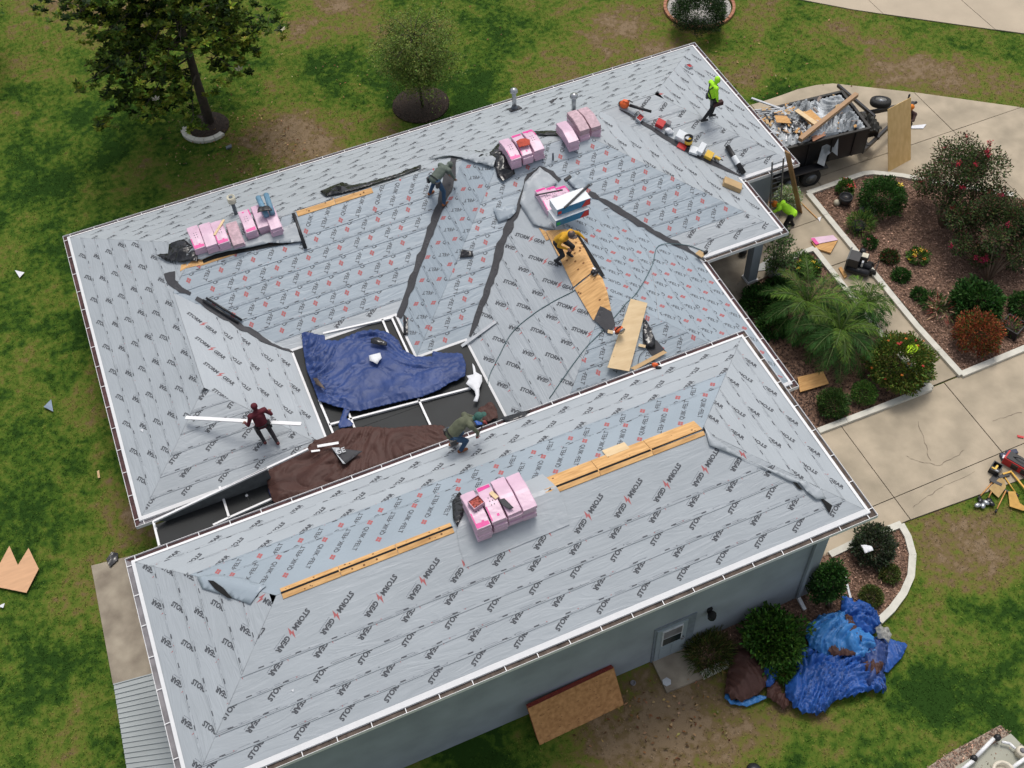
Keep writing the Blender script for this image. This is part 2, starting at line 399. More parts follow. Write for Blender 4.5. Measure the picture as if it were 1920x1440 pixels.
def roof_face(roof, face, plan, parent, seed, vmax=99):
    """plan: list of (kind, exposure in slope metres) from the eave upwards; builds one object per course"""
    a, b, t, nn, L = face; rr = random.Random(seed); d = 0.0; n_ = 0
    N3 = Vector((-nn[0]*SL, -nn[1]*SL, 1)).normalized(); dmax = max(roof.events)
    for kind, ex in plan:
        ex = ex*rr.uniform(.97, 1.03); d1 = d+ex*CT
        if d > dmax-.03: break
        if not roof.rows(face, d+.03): break
        ds = [d, d+.002]+[d+(d1-d)*k/4 for k in (1, 2, 3)]+[d1]
        for e in roof.events:
            if d < e < d1: ds += [e-.002, e+.002]
        ds = sorted(ds); M = M_storm if kind[0] == 's' else M_quik; mb = MB(); uvs = []
        prev = None; comps = []; allv = []
        def P(u, dd, h):
            q = a+nn*dd+t*u; return Vector((q[0], q[1], roof.h+SL*dd))+N3*h
        wob = rr.uniform(0, 50)
        for dd in ds:
            iv = roof.rows(face, max(dd, .002)); fr = (dd-d)/(d1-d); h = .012*(1-fr)+.004
            cur = []
            for lo, hi in iv:
                k = 24; row = []
                for i in range(k+1):
                    u = lo+(hi-lo)*i/k; db = dd
                    if 0 < d == dd: db = dd-.018*abs(fn(u*1.1, wob))-.006*abs(fn(u*4, wob+3))
                    row.append(P(u, db, h)); uvs.append((u+seed*3.1, (dd/CT)+seed*1.7))
                cur.append((len(mb.v), lo, hi)); mb.v.extend([tuple(p) for p in row])
            if prev:
                for s0, l0, h0 in prev:
                    best = None
                    for s1, l1, h1 in cur:
                        ov = min(h0, h1)-max(l0, l1)
                        if ov > 0 and (best is None or ov > best[0]): best = (ov, s1)
                    if best:
                        for i in range(24): mb.f.append((s0+i, s0+i+1, best[1]+i+1, best[1]+i)); mb.m.append(0); mb.sm.append(True)
            elif d > 0:   # lower edge, thickness
                for s0, l0, h0 in cur:
                    k0 = len(mb.v)
                    for i in range(25):
                        p = Vector(mb.v[s0+i])-N3*.013; mb.v.append(tuple(p)); uvs.append(uvs[s0+i])
                    for i in range(24): mb.f.append((k0+i, k0+i+1, s0+i+1, s0+i)); mb.m.append(0); mb.sm.append(False)
            prev = cur
        mb.mats = [M]
        if not mb.f: break
        o = mb.build('underlayment_course', parent); uvl = o.data.uv_layers.new(name='UVMap')
        li = np.zeros(len(o.data.loops), np.int32); o.data.loops.foreach_get('vertex_index', li); uvl.data.foreach_set('uv', np.array(uvs, np.float32)[li].ravel())
        # print
        pb = MB(); pb.mats = list(INKS); ia = roof.rows(face, d+.02) or []; roll = 1.04
        def put(frag, u0, lim):
            for v, f, mi in frag:
                base = len(pb.v); keep = []
                pts = [(u0+x, y) for x, y in v]
                pb.v.extend([tuple(P(x, d+y*CT, .019-.012*min(1, y/ex))) for x, y in pts])
                for q in f:
                    cu = sum(pts[i][0] for i in q)/len(q); cv = sum(pts[i][1] for i in q)/len(q)
                    dd = d+cv*CT; w0 = a+nn*dd+t*cu
                    if abs(float(roof.dist(w0[0], w0[1]))-dd) < .004 and lim[0]-9 < cu: keep.append(q)
                for q in keep: pb.f.append(tuple(i+base for i in q)); pb.m.append(mi); pb.sm.append(False)
        for lo, hi in ia:
            lo = min(0, lo) if False else lo; u = lo+rr.uniform(.2, .9)
            if kind in ('sE', 'sS', 'sF', 'sG'):
                rot = 214 if kind in ('sE', 'sF') else 34
                while u < hi:
                    put(fragment('storm', rot, roll, .012, ex-.012), u, (lo, hi)); u += 1.03
            elif kind == 'qF':
                k = 0
                while u < hi:
                    put(fragment('quik', 233 if k % 2 else 53, roll, .012, ex-.012), u, (lo, hi)); u += .56; k += 1
            else:
                k = 0
                while u < hi:
                    put(fragment('quik', 233 if k % 2 else 53, roll, .012, ex-.012), u, (lo, hi)); u += .5; k += 1
            # nail line: fine line, dashes and specks along the lap
            if d > 0:
                u = lo
                while u < hi-.05:
                    ln = rr.uniform(.12, .6)
                    if rr.random() < .7:
                        a_, b_ = rectpoly(u, .022, min(u+ln, hi-.03), .029); put([(a_, b_, 0 if rr.random() < .35 else 2)], 0, (lo, hi))
                    if rr.random() < .6:
                        a_, b_ = rectpoly(u, .06, min(u+ln*.7, hi-.03), .066); put([(a_, b_, 2)], 0, (lo, hi))
                    u += ln+rr.uniform(.01, .1)
                u = lo+rr.uniform(.1, .5)
                while u < hi-.25:
                    a_, b_ = rectpoly(u, .034, u+.13, .058); put([(a_, b_, 0)], 0, (lo, hi))
                    a_, b_ = rectpoly(u+.3, .04, u+.33, .055); put([(a_, b_, rr.choice((0, 1, 2, 2)))], 0, (lo, hi))
                    u += rr.uniform(.75, .85)
        if pb.f:
            q = pb.build('printed_lettering', o); q['kind'] = 'stuff'
        d = d1; n_ += 1
def courses(lst, ex, top, n): return [(k, ex) for k in lst]+top
# ------------------------------------------------------------------ setting: lawn, concrete, beds
GR = dict(dry=[(150, 10, 90, .55), (300, -20, 140, .45), (640, 20, 90, .6), (520, 240, 80, .55), (600, 280, 70, .55), (460, 300, 90, .3), (700, 250, 70, .45), (1010, 90, 60, .3), (1110, 60, 110, .35), (1040, 135, 70, .5), (1180, 40, 80, .35),
                (1250, 100, 60, .5), (1450, 120, 80, .3), (1650, 110, 80, .35), (1750, 140, 80, .45), (1850, 160, 80, .45), (1400, 60, 60, .25), (1390, 150, 60, .4), (1700, 70, 60, .2), (1550, 60, 60, .2), (1720, 120, 40, .2), (1220, 1350, 130, .55), (1350, 1360, 120, .5), (1100, 1420, 100, .3), (1480, 1330, 80, .35), (1270, 1300, 70, .4),
                (1860, 1050, 90, .4), (1760, 1020, 70, .3), (1800, 1100, 90, .25), (1900, 1000, 60, .3), (1740, 1180, 50, .2), (230, 1010, 60, .4), (180, 1150, 45, .3), (180, 1310, 40, .2), (240, 950, 60, .25), (60, 700, 60, .12), (300, 330, 60, .3), (200, 700, 50, .1), (550, 60, 60, .4), (800, 50, 70, .3), (560, 150, 50, .2), (10, 1260, 30, .2)],
          lush=[(120, 260, 130, .35), (60, 400, 120, .25), (80, 1300, 150, .25), (930, 60, 80, .45), (900, 180, 80, .45), (1060, 110, 60, .35), (1010, 40, 60, .35), (660, 90, 60, .3), (780, 130, 90, .35), (1790, 1240, 120, .45), (1700, 1330, 90, .4), (1870, 1150, 60, .3), (1900, 960, 50, .2), (1500, 185, 40, .55), (1460, 165, 40, .45), (1850, 1330, 80, .3), (1420, 1440, 90, .35), (640, 120, 60, .3), (1840, 200, 60, .5), (60, 900, 120, .15), (870, 1440, 80, .3)])
_gd = [(W(x, y), r, a) for x, y, r, a in GR['dry']]; _gl = [(W(x, y), r, a) for x, y, r, a in GR['lush']]
def dryness(X, Y):
    d = np.full(X.shape, .29)
    for src, sg in ((_gd, 1), (_gl, -1)):
        for c, r, am in src:
            q = math.hypot(c[0]-CAM[0], c[1]-CAM[1]); R_ = r/F_PX*math.hypot(q, 28.7); d += (.8 if sg > 0 else .6)*sg*am*np.exp(-((X-c[0])**2+(Y-c[1])**2)/(R_*R_*.9))
    return d+.16*np.sin(X*.9+1.7*np.sin(Y*.55))*np.sin(Y*.8+1.3*np.sin(X*.7)) 
def nfield(X, Y, f, sd):
    return np.array([fn(a*f, b*f, sd) for a, b in zip(X.ravel(), Y.ravel())]).reshape(X.shape)
def grass_mat(name, blade):
    m = bpy.data.materials.new(name); m.use_nodes = True; n = m.node_tree; b = n.nodes['Principled BSDF']
    b.inputs['Roughness'].default_value = .95; b.inputs['Specular IOR Level'].default_value = .04
    g = n.nodes.new('ShaderNodeNewGeometry'); at = n.nodes.new('ShaderNodeAttribute'); at.attribute_name = 'tint'
    sp = n.nodes.new('ShaderNodeSeparateColor'); n.links.new(at.outputs['Color'], sp.inputs[0])
    def nz(sc, det, dist=0):
        t = n.nodes.new('ShaderNodeTexNoise'); t.inputs['Scale'].default_value = sc; t.inputs['Detail'].default_value = det; t.inputs['Distortion'].default_value = dist
        n.links.new(g.outputs['Position'], t.inputs['Vector']); return t.outputs['Fac']
    def mth(op, a, c):
        q = n.nodes.new('ShaderNodeMath'); q.operation = op
        for i, x in enumerate((a, c)):
            if isinstance(x, (int, float)): q.inputs[i].default_value = x
            else: n.links.new(x, q.inputs[i])
        return q.outputs[0]
    f = mth('ADD', sp.outputs[0], mth('MULTIPLY', mth('SUBTRACT', nz(.8, 8, .8), .5), 1.35))
    f = mth('ADD', f, mth('MULTIPLY', mth('SUBTRACT', nz(4.5, 6), .5), 1.1))
    f = mth('ADD', f, mth('MULTIPLY', mth('SUBTRACT', nz(28, 3), .5), .35))
    if blade: f = mth('ADD', f, -.04)
    r = n.nodes.new('ShaderNodeValToRGB'); e = r.color_ramp.elements
    cols = [(.0, (.028, .068, .012)), (.2, (.07, .135, .018)), (.42, (.135, .182, .03)), (.6, (.18, .165, .045)), (.78, (.195, .137, .07)), (1., (.27, .195, .12))]
    e[0].position, e[0].color = cols[0][0], (*cols[0][1], 1); e[1].position, e[1].color = cols[-1][0], (*cols[-1][1], 1)
    for p, c in cols[1:-1]: x = e.new(p); x.color = (*c, 1)
    n.links.new(f, r.inputs[0]); out = r.outputs[0]
    v = n.nodes.new('ShaderNodeHueSaturation'); n.links.new(out, v.inputs['Color'])
    if blade: n.links.new(sp.outputs[1], v.inputs['Value'])
    else: n.links.new(mth('ADD', .45, mth('MULTIPLY', nz(60, 3), .75)), v.inputs['Value'])
    v.inputs['Saturation'].default_value = 1.0; n.links.new(v.outputs[0], b.inputs['Base Color'])
    return m
M_lawn = grass_mat('lawn_soil_and_grass', False); M_blade = grass_mat('grass_blades', True)
xs = np.arange(-24, 60.1, .5); ys = np.arange(-26, 60.1, .5); X, Y = np.meshgrid(xs, ys)
D0 = dryness(X, Y); Z = .03*nfield(X, Y, .25, 1.3)-.02
nx, ny = len(xs), len(ys); V = np.stack([X.ravel(), Y.ravel(), Z.ravel()], 1)
ii = (np.arange(ny-1)[:, None]*nx+np.arange(nx-1)[None, :]).ravel()
F = np.stack([ii, ii+1, ii+nx+1, ii+nx], 1)
me = bpy.data.meshes.new('lawn'); me.from_pydata(V.tolist()+[(-400, -400, -.35), (400, -400, -.35), (400, 400, -.35), (-400, 400, -.35)], [], F.tolist()+[(len(V), len(V)+1, len(V)+2, len(V)+3)])
ca = me.color_attributes.new('tint', 'FLOAT_COLOR', 'POINT'); cc = np.zeros((len(V)+4, 4), np.float32); cc[:len(V), 0] = D0.ravel(); cc[len(V):, 0] = .35; cc[:, 3] = 1; ca.data.foreach_set('color', cc.ravel())
me.materials.append(M_lawn); lawn = bpy.data.objects.new('lawn', me); COL.objects.link(lawn); tag(lawn, kind='structure')

M_conc = mat('tan_concrete', (.32, .27, .195), .85, var=.16, scale=1.1, bump=.003, bscale=30, world=True, col2=(.42, .35, .255), detail=8)
M_conc2 = mat('pale_road_concrete', (.46, .385, .285), .85, var=.08, scale=.8, bump=.003, world=True, detail=8)
M_joint = mat('dark_joint_dirt', (.07, .055, .045), .95, world=True)
M_kerb = mat('white_kerb_concrete', (.62, .6, .52), .8, var=.1, scale=4, bump=.003, world=True)
M_mulch = mat('red_brown_mulch', (.10, .055, .036), .95, var=.5, scale=14, bump=.02, bscale=30, world=True, col2=(.19, .115, .078), detail=8)
M_dmulch = mat('dark_mulch', (.04, .028, .02), .95, var=.5, scale=14, bump=.02, bscale=30, world=True, detail=8)
PP = lambda pts, z=0.: [tuple(W(x, y, z)[:2]) for x, y in pts]
def slabs(name, poly, cutx, cuty, m, z=.03, th=.1):
    root = MB().prism(poly, -.05, z-.03, M_joint).build(name); tag(root, kind='structure')
    bm = bmesh.new(); bm.faces.new([bm.verts.new((p[0], p[1], 0)) for p in poly])
    for c in cutx:
        bmesh.ops.bisect_plane(bm, geom=bm.verts[:]+bm.edges[:]+bm.faces[:], plane_co=(c, 0, 0), plane_no=(1, 0, 0))
    for c in cuty:
        bmesh.ops.bisect_plane(bm, geom=bm.verts[:]+bm.edges[:]+bm.faces[:], plane_co=(0, c, 0), plane_no=(0, 1, 0))
    for f in bm.faces:
        pts = [v.co.xy for v in f.verts]; ce = sum(pts, Vector((0, 0)))/len(pts); out = []
        ar = f.calc_area()
        if ar < .02: continue
        n = len(pts); nn = f.normal.z
        for i in range(n):
            p = pts[i]; e0 = (p-pts[i-1]).normalized(); e1 = (pts[(i+1) % n]-p).normalized()
            s_ = 1 if nn > 0 else -1; n0 = Vector((-e0.y, e0.x))*s_; n1 = Vector((-e1.y, e1.x))*s_
            bi = n0+n1; q = .014/max(.5, .5+.5*n0.dot(n1)); out.append(tuple(p+bi*.5*q*1.0))
        dz = random.uniform(-.004, .004); MB().prism(out, z-.035, z+dz, m).build('concrete_slab', root)
    bm.free(); return root
# trailer drive
dr1 = PP([(1330, 220), (1380, 205), (1425, 192), (1462, 180), (1495, 168), (1530, 160), (1562, 157), (1600, 161), (1700, 172), (1920, 203), (2300, 262), (2300, 470), (1920, 375), (1725, 342), (1636, 329), (1515, 362), (1476, 440), (1300, 400)])
slabs('driveway', dr1, [22.2, 25.4, 31.4, 37.5], [6.15], M_conc)
wk = PP([(1515, 362), (1800, 705), (1742, 728), (1640, 600), (1526, 468), (1478, 486), (1420, 470), (1330, 470), (1440, 400)]); 
wk = [tuple(W(*q)[:2]) for q in ((1441, 402), (1515, 364), (1799, 704), (1742, 727), (1526, 468), (1476, 486), (1330, 500))]
slabs('walkway', wk, [22.05], [4.3, 2.2, .4, -1.4], M_conc, z=.032)
dr2 = [tuple(W(*q)[:2]) for q in ((1535, 808), (1742, 729), (1799, 706), (1920, 656), (2250, 520), (2250, 790), (1920, 898), (1855, 922), (1700, 978), (1600, 1022), (1545, 1045), (1440, 1080), (1330, 900))]
slabs('lower_driveway', dr2, [20.25, 24.05, 28.4], [-6.35], M_conc, z=.03)
road = [tuple(W(*q)[:2]) for q in ((1400, -18), (1500, 0), (1600, 19), (1760, 42), (1920, 64), (2400, 130))]+[(75, 40), (60, 75), (30, 40)]
slabs('road', road, [33.2, 36.6, 41, 46], [], M_conc2, z=.03)
pad = MB().prism(PP([(172, 1062), (240, 1045), (420, 1000), (420, 1240), (213, 1285)]), -.05, .05, M_concgrey).build('concrete_pad'); tag(pad, kind='structure')
slab = MB().prism(PP([(1222, 1240), (1280, 1213), (1320, 1271), (1250, 1300)]), -.05, .07, M_concgrey).build('door_step_slab'); tag(slab, kind='structure')
def crack(root, pts):
    P = [W(x, y, .036) for x, y in pts]; Q = []
    for a, c in zip(P, P[1:]):
        for k in range(6): q = a+(c-a)*k/6; Q.append((q[0]+random.uniform(-.03, .03), q[1]+random.uniform(-.03, .03), .031+.005))
    b = MB()
    for a, c in zip(Q, Q[1:]):
        d = Vector((c[0]-a[0], c[1]-a[1], 0)); nn = Vector((-d.y, d.x, 0)).normalized()*random.uniform(.003, .008); b.add([Vector(a)-nn, Vector(a)+nn, Vector(c)+nn, Vector(c)-nn], [(0, 1, 2, 3)], mat('crack_dirt', (.17, .135, .1), .95))
    b.build('crack', root)
ld2 = bpy.data.objects['lower_driveway']
for pts in ([(1700, 855), (1725, 866), (1760, 872), (1790, 858), (1812, 840)], [(1712, 950), (1740, 930), (1780, 905), (1840, 880)], [(1860, 790), (1890, 780), (1920, 772)], [(1720, 790), (1735, 830), (1745, 870)]): crack(ld2, pts)
porch = MB().prism([(18.2, -1), (20.75, -1+3.6), (21.9, 2.75), (21.9, 5.6), (17, 5.6), (17, -1)], 0, .1, M_concgrey).build('porch_floor'); tag(porch, kind='structure')
# mulch beds with chips
def bed(name, poly, m, z=.04, chips=0, mc=None):
    P, T = tri_area(poly, .3); b = MB(); b.add([(x, y, z+.03*fn(x*1.5, y*1.5)) for x, y in P], T, m, True); o = b.build(name); tag(o, kind='structure')
    if chips:
        x0, y0 = P.min(0); x1, y1 = P.max(0); c = rng.uniform((x0, y0), (x1, y1), (chips, 2)); c = c[inpoly(c, poly)]
        N = len(c); C = np.column_stack([c, np.full(N, z+.02)+rng.uniform(0, .03, N)]); D = rng.normal(size=(N, 3)); D[:, 2] *= .25
        g = rng.uniform(.35, 1.35, N)*np.where(rng.random(N) < .08, 2.2, 1); tint = np.stack([g, g*.95, g*.95, np.ones(N)], 1)
        q = leaves(name+'_chips', C, D, .085, .035, mc, None, tint, 0); tag(q, kind='stuff')
M_chip = mat('wood_chip', (.29, .19, .135), .9, var=.3, tint=True, world=True, scale=5)
M_dchip = mat('dark_wood_chip', (.07, .045, .035), .9, var=.3, tint=True, world=True, scale=5)
bedA = PP([(1330, 540), (1400, 530), (1440, 505), (1500, 482), (1526, 472), (1660, 640), (1740, 727), (1536, 806), (1450, 830), (1380, 640)])
bedB = PP([(1519, 362), (1560, 347), (1620, 331), (1645, 329), (1725, 342), (1800, 356), (1925, 378), (2100, 430), (2150, 560), (1925, 650), (1803, 702)])
bedC = PP([(1545, 1044), (1600, 1020), (1688, 985), (1703, 1010), (1712, 1045), (1707, 1085), (1690, 1120), (1660, 1155), (1560, 1200), (1365, 1245), (1316, 1268), (1270, 1212), (1400, 1140)])
bed('porch_mulch_bed', bedA, M_mulch, .04, 9000, M_dchip); bed('garden_mulch_bed', bedB, M_mulch, .04, 42000, M_chip); bed('corner_mulch_bed', bedC, M_mulch, .04, 7000, M_chip)
def kerb(label, pts, wd=.2, h=.13, m=None, seg=None):
    m = m or M_kerb; P = [Vector(W(x, y, .1)[:2]) for x, y in pts]; root = empty('edging_kerb', (P[0].x, P[0].y, 0)); tag(root, label, 'kerb', 'concrete edging kerbs')
    off = Vector((P[0].x, P[0].y, 0))
    for i in range(len(P)-1):
        a, b = P[i], P[i+1]; L = (b-a).length; k = max(1, round(L/(seg or 1.2))); t = (b-a)/L; n = Vector((-t.y, t.x))
        for j in range(k):
            p = a+t*(L*j/k+.005); q = a+t*(L*(j+1)/k-.005 if j < k-1 or i == len(P)-2 else L+.02)
            MB().prism([tuple(p+n*wd/2), tuple(q+n*wd/2), tuple(q-n*wd/2), tuple(p-n*wd/2)], 0, h+random.uniform(-.006, .006)+.003*(i % 2), m).build('kerb_stone', root, loc=-off)
    return root
kerb('white concrete kerb between the walkway and the big garden bed with crape myrtles', [(1900, 366), (1725, 336), (1690, 329), (1640, 324), (1618, 326), (1515, 362), (1620, 490), (1720, 612), (1802, 702), (1925, 651), (2100, 580)], .2)
kerb('white concrete kerb round the porch bed with the palms', [(1455, 500), (1497, 477), (1526, 466), (1590, 547), (1660, 636), (1745, 727), (1640, 768), (1534, 808)], .19)
kerb('curved white concrete kerb round the corner bed behind the tarp pile', [(1556, 1040), (1610, 1014), (1689, 983), (1702, 1006), (1711, 1040), (1708, 1080), (1694, 1112), (1672, 1142), (1648, 1165)], .2, seg=.8)
kerb('short white kerb left of the brown tarp beside the grass clump', [(1316, 1266), (1366, 1242)], .2)
# grass tufts
def tufts(n, x0, x1, y0, y1):
    c = rng.uniform((x0, y0), (x1, y1), (n, 2)); keep = np.ones(len(c), bool)
    for poly in (dr1, wk, dr2, road, bedA, bedB, bedC, MP, GP, PP([(172, 1062), (240, 1045), (420, 1000), (420, 1240), (213, 1285)])): keep &= ~inpoly(c, poly)
    c = c[keep]; q = c-CAM[:2]; d3 = np.column_stack([q, np.full(len(c), -CAM[2])]); zz = d3@_fw; px = 960+F_PX*(d3@CR)/zz; py = 720-F_PX*(d3@CU)/zz
    c = c[(px > -60) & (px < 1980) & (py > -60) & (py < 1500)]
    dr = dryness(c[:, 0], c[:, 1]); c = c[rng.random(len(c)) < np.clip(1.25-dr, .15, 1)]; N = len(c); dr = dryness(c[:, 0], c[:, 1])
    C = np.column_stack([c, np.zeros(N)]); a = rng.uniform(0, 2*np.pi, N); D = np.stack([np.cos(a)*.9, np.sin(a)*.9, rng.uniform(.3, 1.2, N)], 1)
    tint = np.stack([dr+rng.normal(0, .13, N), rng.uniform(.6, 1.4, N), np.zeros(N), np.ones(N)], 1)
    o = leaves('grass_blades', C, D, .07, .024, M_blade, None, tint, .3); tag(o, kind='stuff')
tufts(700000, -14, 42, -15, 34)
# ------------------------------------------------------------------ the two buildings
house = empty('house', (0, 0, 0)); tag(house, 'large low blue-grey house with a many-winged hip roof stripped to grey underlayment', 'house')
garage = empty('garage', (0, 0, 0)); tag(garage, 'tall blue-grey garage block in the foreground with a simple hip roof under grey underlayment', 'garage')
def course_list(base, ex, top, roof, n=None):
    out = [(k, ex) for k in base]+top
    return out+[(out[-1][0], 1.0)]*3
A2 = lambda n, first='sE': [(('sE', 'sS')[(i+(first == 'sS')) % 2]) for i in range(n)]
plans = {0: course_list(A2(7, 'sS'), .47, [], RM), 1: course_list(A2(11), .46, [], RM), 2: course_list(A2(6, 'sS'), .5, [('sF', 1.1)], RM),
         3: course_list(A2(6, 'sS'), .5, [('sF', 1.1)], RM), 4: course_list(A2(9, 'sS'), .5, [], RM), 5: course_list(['sS', 'sE']+['q']*7, .5, [('qF', 1.1)], RM),
         6: course_list(['q']*7, .48, [('qF', 1.1)], RM), 7: course_list(['q']*7, .5, [('qF', 1.1)], RM), 8: course_list(A2(5), .55, [('sG', 1.15)], RM),
         9: course_list(['q']*9, .5, [('qF', 1.1)], RM), 10: course_list(['q']*9, .5, [('qF', 1.1)], RM), 11: course_list(['sE']+['q']*6, .48, [('qF', 1.2)], RM),
         12: course_list(A2(4), .48, [('sF', 1.15)], RM), 13: course_list(A2(6, 'sS'), .47, [], RM)}
gplans = {0: course_list(A2(5), .49, [('sF', .95)], RG), 1: course_list(['sE', 'sS', 'sE', 'q'], .47, [('qF', 1.5)], RG), 2: course_list(A2(5), .49, [('sF', .95)], RG), 3: course_list(A2(4, 'sS'), .485, [('sF', 1.5)], RG)}
for roof, pl, root in ((RM, plans, house), (RG, gplans, garage)):
    for i, fc in enumerate(roof.faces()): roof_face(roof, fc, pl[i], root, i+(20 if roof is RG else 0))
def inset(poly, d):
    n = len(poly); out = []
    ar = sum(poly[i][0]*poly[(i+1) % n][1]-poly[(i+1) % n][0]*poly[i][1] for i in range(n)); s_ = 1 if ar > 0 else -1
    for i in range(n):
        p = np.array(poly[i]); e0 = p-np.array(poly[i-1]); e1 = np.array(poly[(i+1) % n])-p; e0 = e0/np.linalg.norm(e0); e1 = e1/np.linalg.norm(e1)
        out.append(tuple(p+s_*d*(np.array([-e0[1], e0[0]])+np.array([-e1[1], e1[0]]))))
    return out
def deck(roof, root):
    mb = MB()
    for fc in roof.faces():
        a, b, t, nn, L = fc; ds = [.0005, roof.events[-1]-.001]
        for e in roof.events: ds += [e-.001, e+.001] if e < roof.events[-1]-.01 else []
        ds += list(np.arange(.4, roof.events[-1], .4)); ds = sorted(ds); prev = None
        for d in ds:
            cur = []
            for lo, hi in roof.rows(fc, d):
                k = len(mb.v)
                for u in (lo, hi): q = a+nn*d+t*u; mb.v.append((q[0], q[1], roof.h+SL*d-.03))
                cur.append((k, lo, hi))
            if prev:
                for k0, l0, h0 in prev:
                    for k1, l1, h1 in cur:
                        if min(h0, h1)-max(l0, l1) > 0: mb.f.append((k0, k0+1, k1+1, k1)); mb.m.append(0); mb.sm.append(False)
            prev = cur
    mb.mats = [M_storm]; o = mb.build('roof_deck', root)
    o.data.uv_layers.new(name='UVMap')
deck(RM, house); deck(RG, garage)
def eaves(poly, h, root, gut, dirt, wide):
    n = len(poly); ins = {k: inset(poly, k) for k in (.09, .115, -.002, -G+.004, -.03)}
    for i in range(n):
        j = (i+1) % n; wd = .115 if i in wide else .09; I = ins[wd]; a, b = poly[i], poly[j]; a1, b1 = I[i], I[j]; o0 = ins[-.002]
        b_ = MB(); z0, z1 = h+.026, h+SL*wd+.030
        b_.add([(*o0[i], z0), (*o0[j], z0), (*b1, z1), (*a1, z1), (*o0[i], h-.045), (*o0[j], h-.045)], [(0, 1, 2, 3), (0, 4, 5, 1)], M_white); b_.build('drip_edge', root)
        # fascia
        t = np.array(b)-np.array(a); L = np.linalg.norm(t); t = t/L; nn = np.array([-t[1], t[0]]); mid = (np.array(a)+np.array(b))/2
        if inpoly(np.array([mid+nn*.02]), poly)[0]: nn = -nn
        f = MB(); ang = math.atan2(t[1], t[0]); rot = Matrix.Rotation(ang, 3, 'Z')
        f.box((mid[0]-nn[0]*.02, mid[1]-nn[1]*.02, h-.135), (L, .025, .17), M_white, rot); f.build('fascia_board', root)
        if i in gut:
            go = ins[-G+.004]; dm = gut[i] or dirt; g = MB(); q = ins[-.03]
            L2 = L+.24; c = mid+nn*.072
            A, B_ = np.array(go[i]), np.array(go[j]); a2, b2 = np.array(o0[i]), np.array(o0[j])
            g.add([(*a2, h-.05), (*b2, h-.05), (*B_, h-.05), (*A, h-.05)], [(0, 1, 2, 3)], dm)
            g.add([(*(a2+nn*.004), h-.12), (*(b2+nn*.004), h-.12), (*(b2+nn*.004), h-.047), (*(a2+nn*.004), h-.047)], [(0, 1, 2, 3)], dm)
            g.build('gutter_trough', root)
            l = MB(); l.add([(*A, h-.125), (*B_, h-.125), (*B_, h+.004), (*A, h+.004), (*(A-nn*.009), h-.119), (*(B_-nn*.009), h-.119), (*(B_-nn*.009), h+.004), (*(A-nn*.009), h+.004)], [(0, 1, 2, 3), (4, 7, 6, 5), (3, 2, 6, 7), (0, 4, 5, 1)], M_white); l.build('gutter_lip', root)
            k = max(1, int(L/.78))
            for s_ in range(k+1):
                u = .1+(L-.2)*s_/k; p = np.array(a)+t*u+nn*.066
                if 'strap' not in MATS:
                    s0 = MB().box((0, 0, 0), (.018, .125, .01), M_white).build('gutter_strap', root); MATS['strap'] = s0
                    so_ = s0
                else: so_ = MATS['strap'].copy(); COL.objects.link(so_); so_.parent = root
                so_.location = (p[0], p[1], h-.01); so_.rotation_euler = (0, 0, ang+random.uniform(-.05, .05))
eaves(MP, HM, house, {0: None, 1: None, 2: None, 3: M_brown, 4: None, 5: M_brown, 6: None, 7: M_brown, 13: M_greyg}, M_maroon, ())
eaves(GP, HG, garage, {0: M_greyg, 1: None, 2: M_brown, 3: M_brown}, M_maroon, (3,))
hw = [(.6, .6), (.6, 11.3), (22.7, 11.3), (22.7, 5.1), (17.8, 5.1), (17.8, -1.9), (10.9, -1.9), (10.9, 2.8), (9.3, 2.8), (9.3, 4.6), (5., 4.6), (5., .6)]
MB().prism(hw, 0, HM-.075, M_wall).build('wall', house)
MB().prism(inset(MP, .03), HM-.07, HM-.05, M_soffit).build('soffit', house)
gw = inset(GP, .48)
MB().prism(gw, 0, HG-.075, M_wall).build('wall', garage)
MB().prism(inset(GP, .03), HG-.07, HG-.05, M_soffit).build('soffit', garage)
MB().box((20.75, 2.8, 1.34), (.32, .32, 2.68), M_wall).box((20.75, 2.8, .14), (.4, .4, .1), M_white).build('porch_column', house)
# garage front door, lamp, downspout
wy = -7.965; dr = empty('d', (0, 0, 0)); bpy.data.objects.remove(dr)
M_door = mat('pale_door_paint', (.3, .35, .38), .5, var=.04); M_frame = mat('door_frame_grey', (.19, .22, .25), .7)
d = MB(); d.box((12.07, wy-.01, 1.0), (1.2, .04, 2.06), M_frame); door = d.build('door_frame', garage)
dd = MB(); dd.box((11.98, wy-.045, .98), (.88, .03, 1.86), M_door); dl = dd.build('door', garage)
p_ = MB(); p_.box((11.98, wy-.075, 1.38), (.6, .03, .86), M_soffit); p_.build('window_frame', dl)
p_ = MB(); p_.box((11.98, wy-.094, 1.58), (.52, .012, .36), M_greyg).box((11.98, wy-.094, 1.16), (.52, .012, .36), M_glass); p_.build('window_pane', dl)
for x in (11.8, 12.16): MB().box((x, wy-.066, .48), (.26, .014, .62), M_door).build('door_panel', dl)
MB().tube([(12.34, wy-.07, 1.0), (12.34, wy-.13, 1.0), (12.24, wy-.13, 1.0)], .018, M_greyg, 6).build('door_handle', dl)
lp = MB(); lp.box((13.05, wy-.03, 1.86), (.13, .05, .2), M_black).tube([(13.05, wy-.03, 1.86), (13.05, wy-.16, 1.92)], .02, M_black, 6); l0 = lp.build('wall_lamp'); tag(l0, 'small black lantern lamp on the grey garage wall right of the door', 'lamp')
q = MB(); q.lathe((13.05, wy-.16, 1.62), [(.06, 0), (.1, .02), (.11, .2), (.12, .22), (.03, .32)], M_black, 8, False); q.build('lantern', l0)
q = MB(); q.lathe((13.05, wy-.16, 1.65), [(.075, 0), (.113, .02), (.113, .15)], M_glass, 8, False); q.build('lantern_glass', l0)
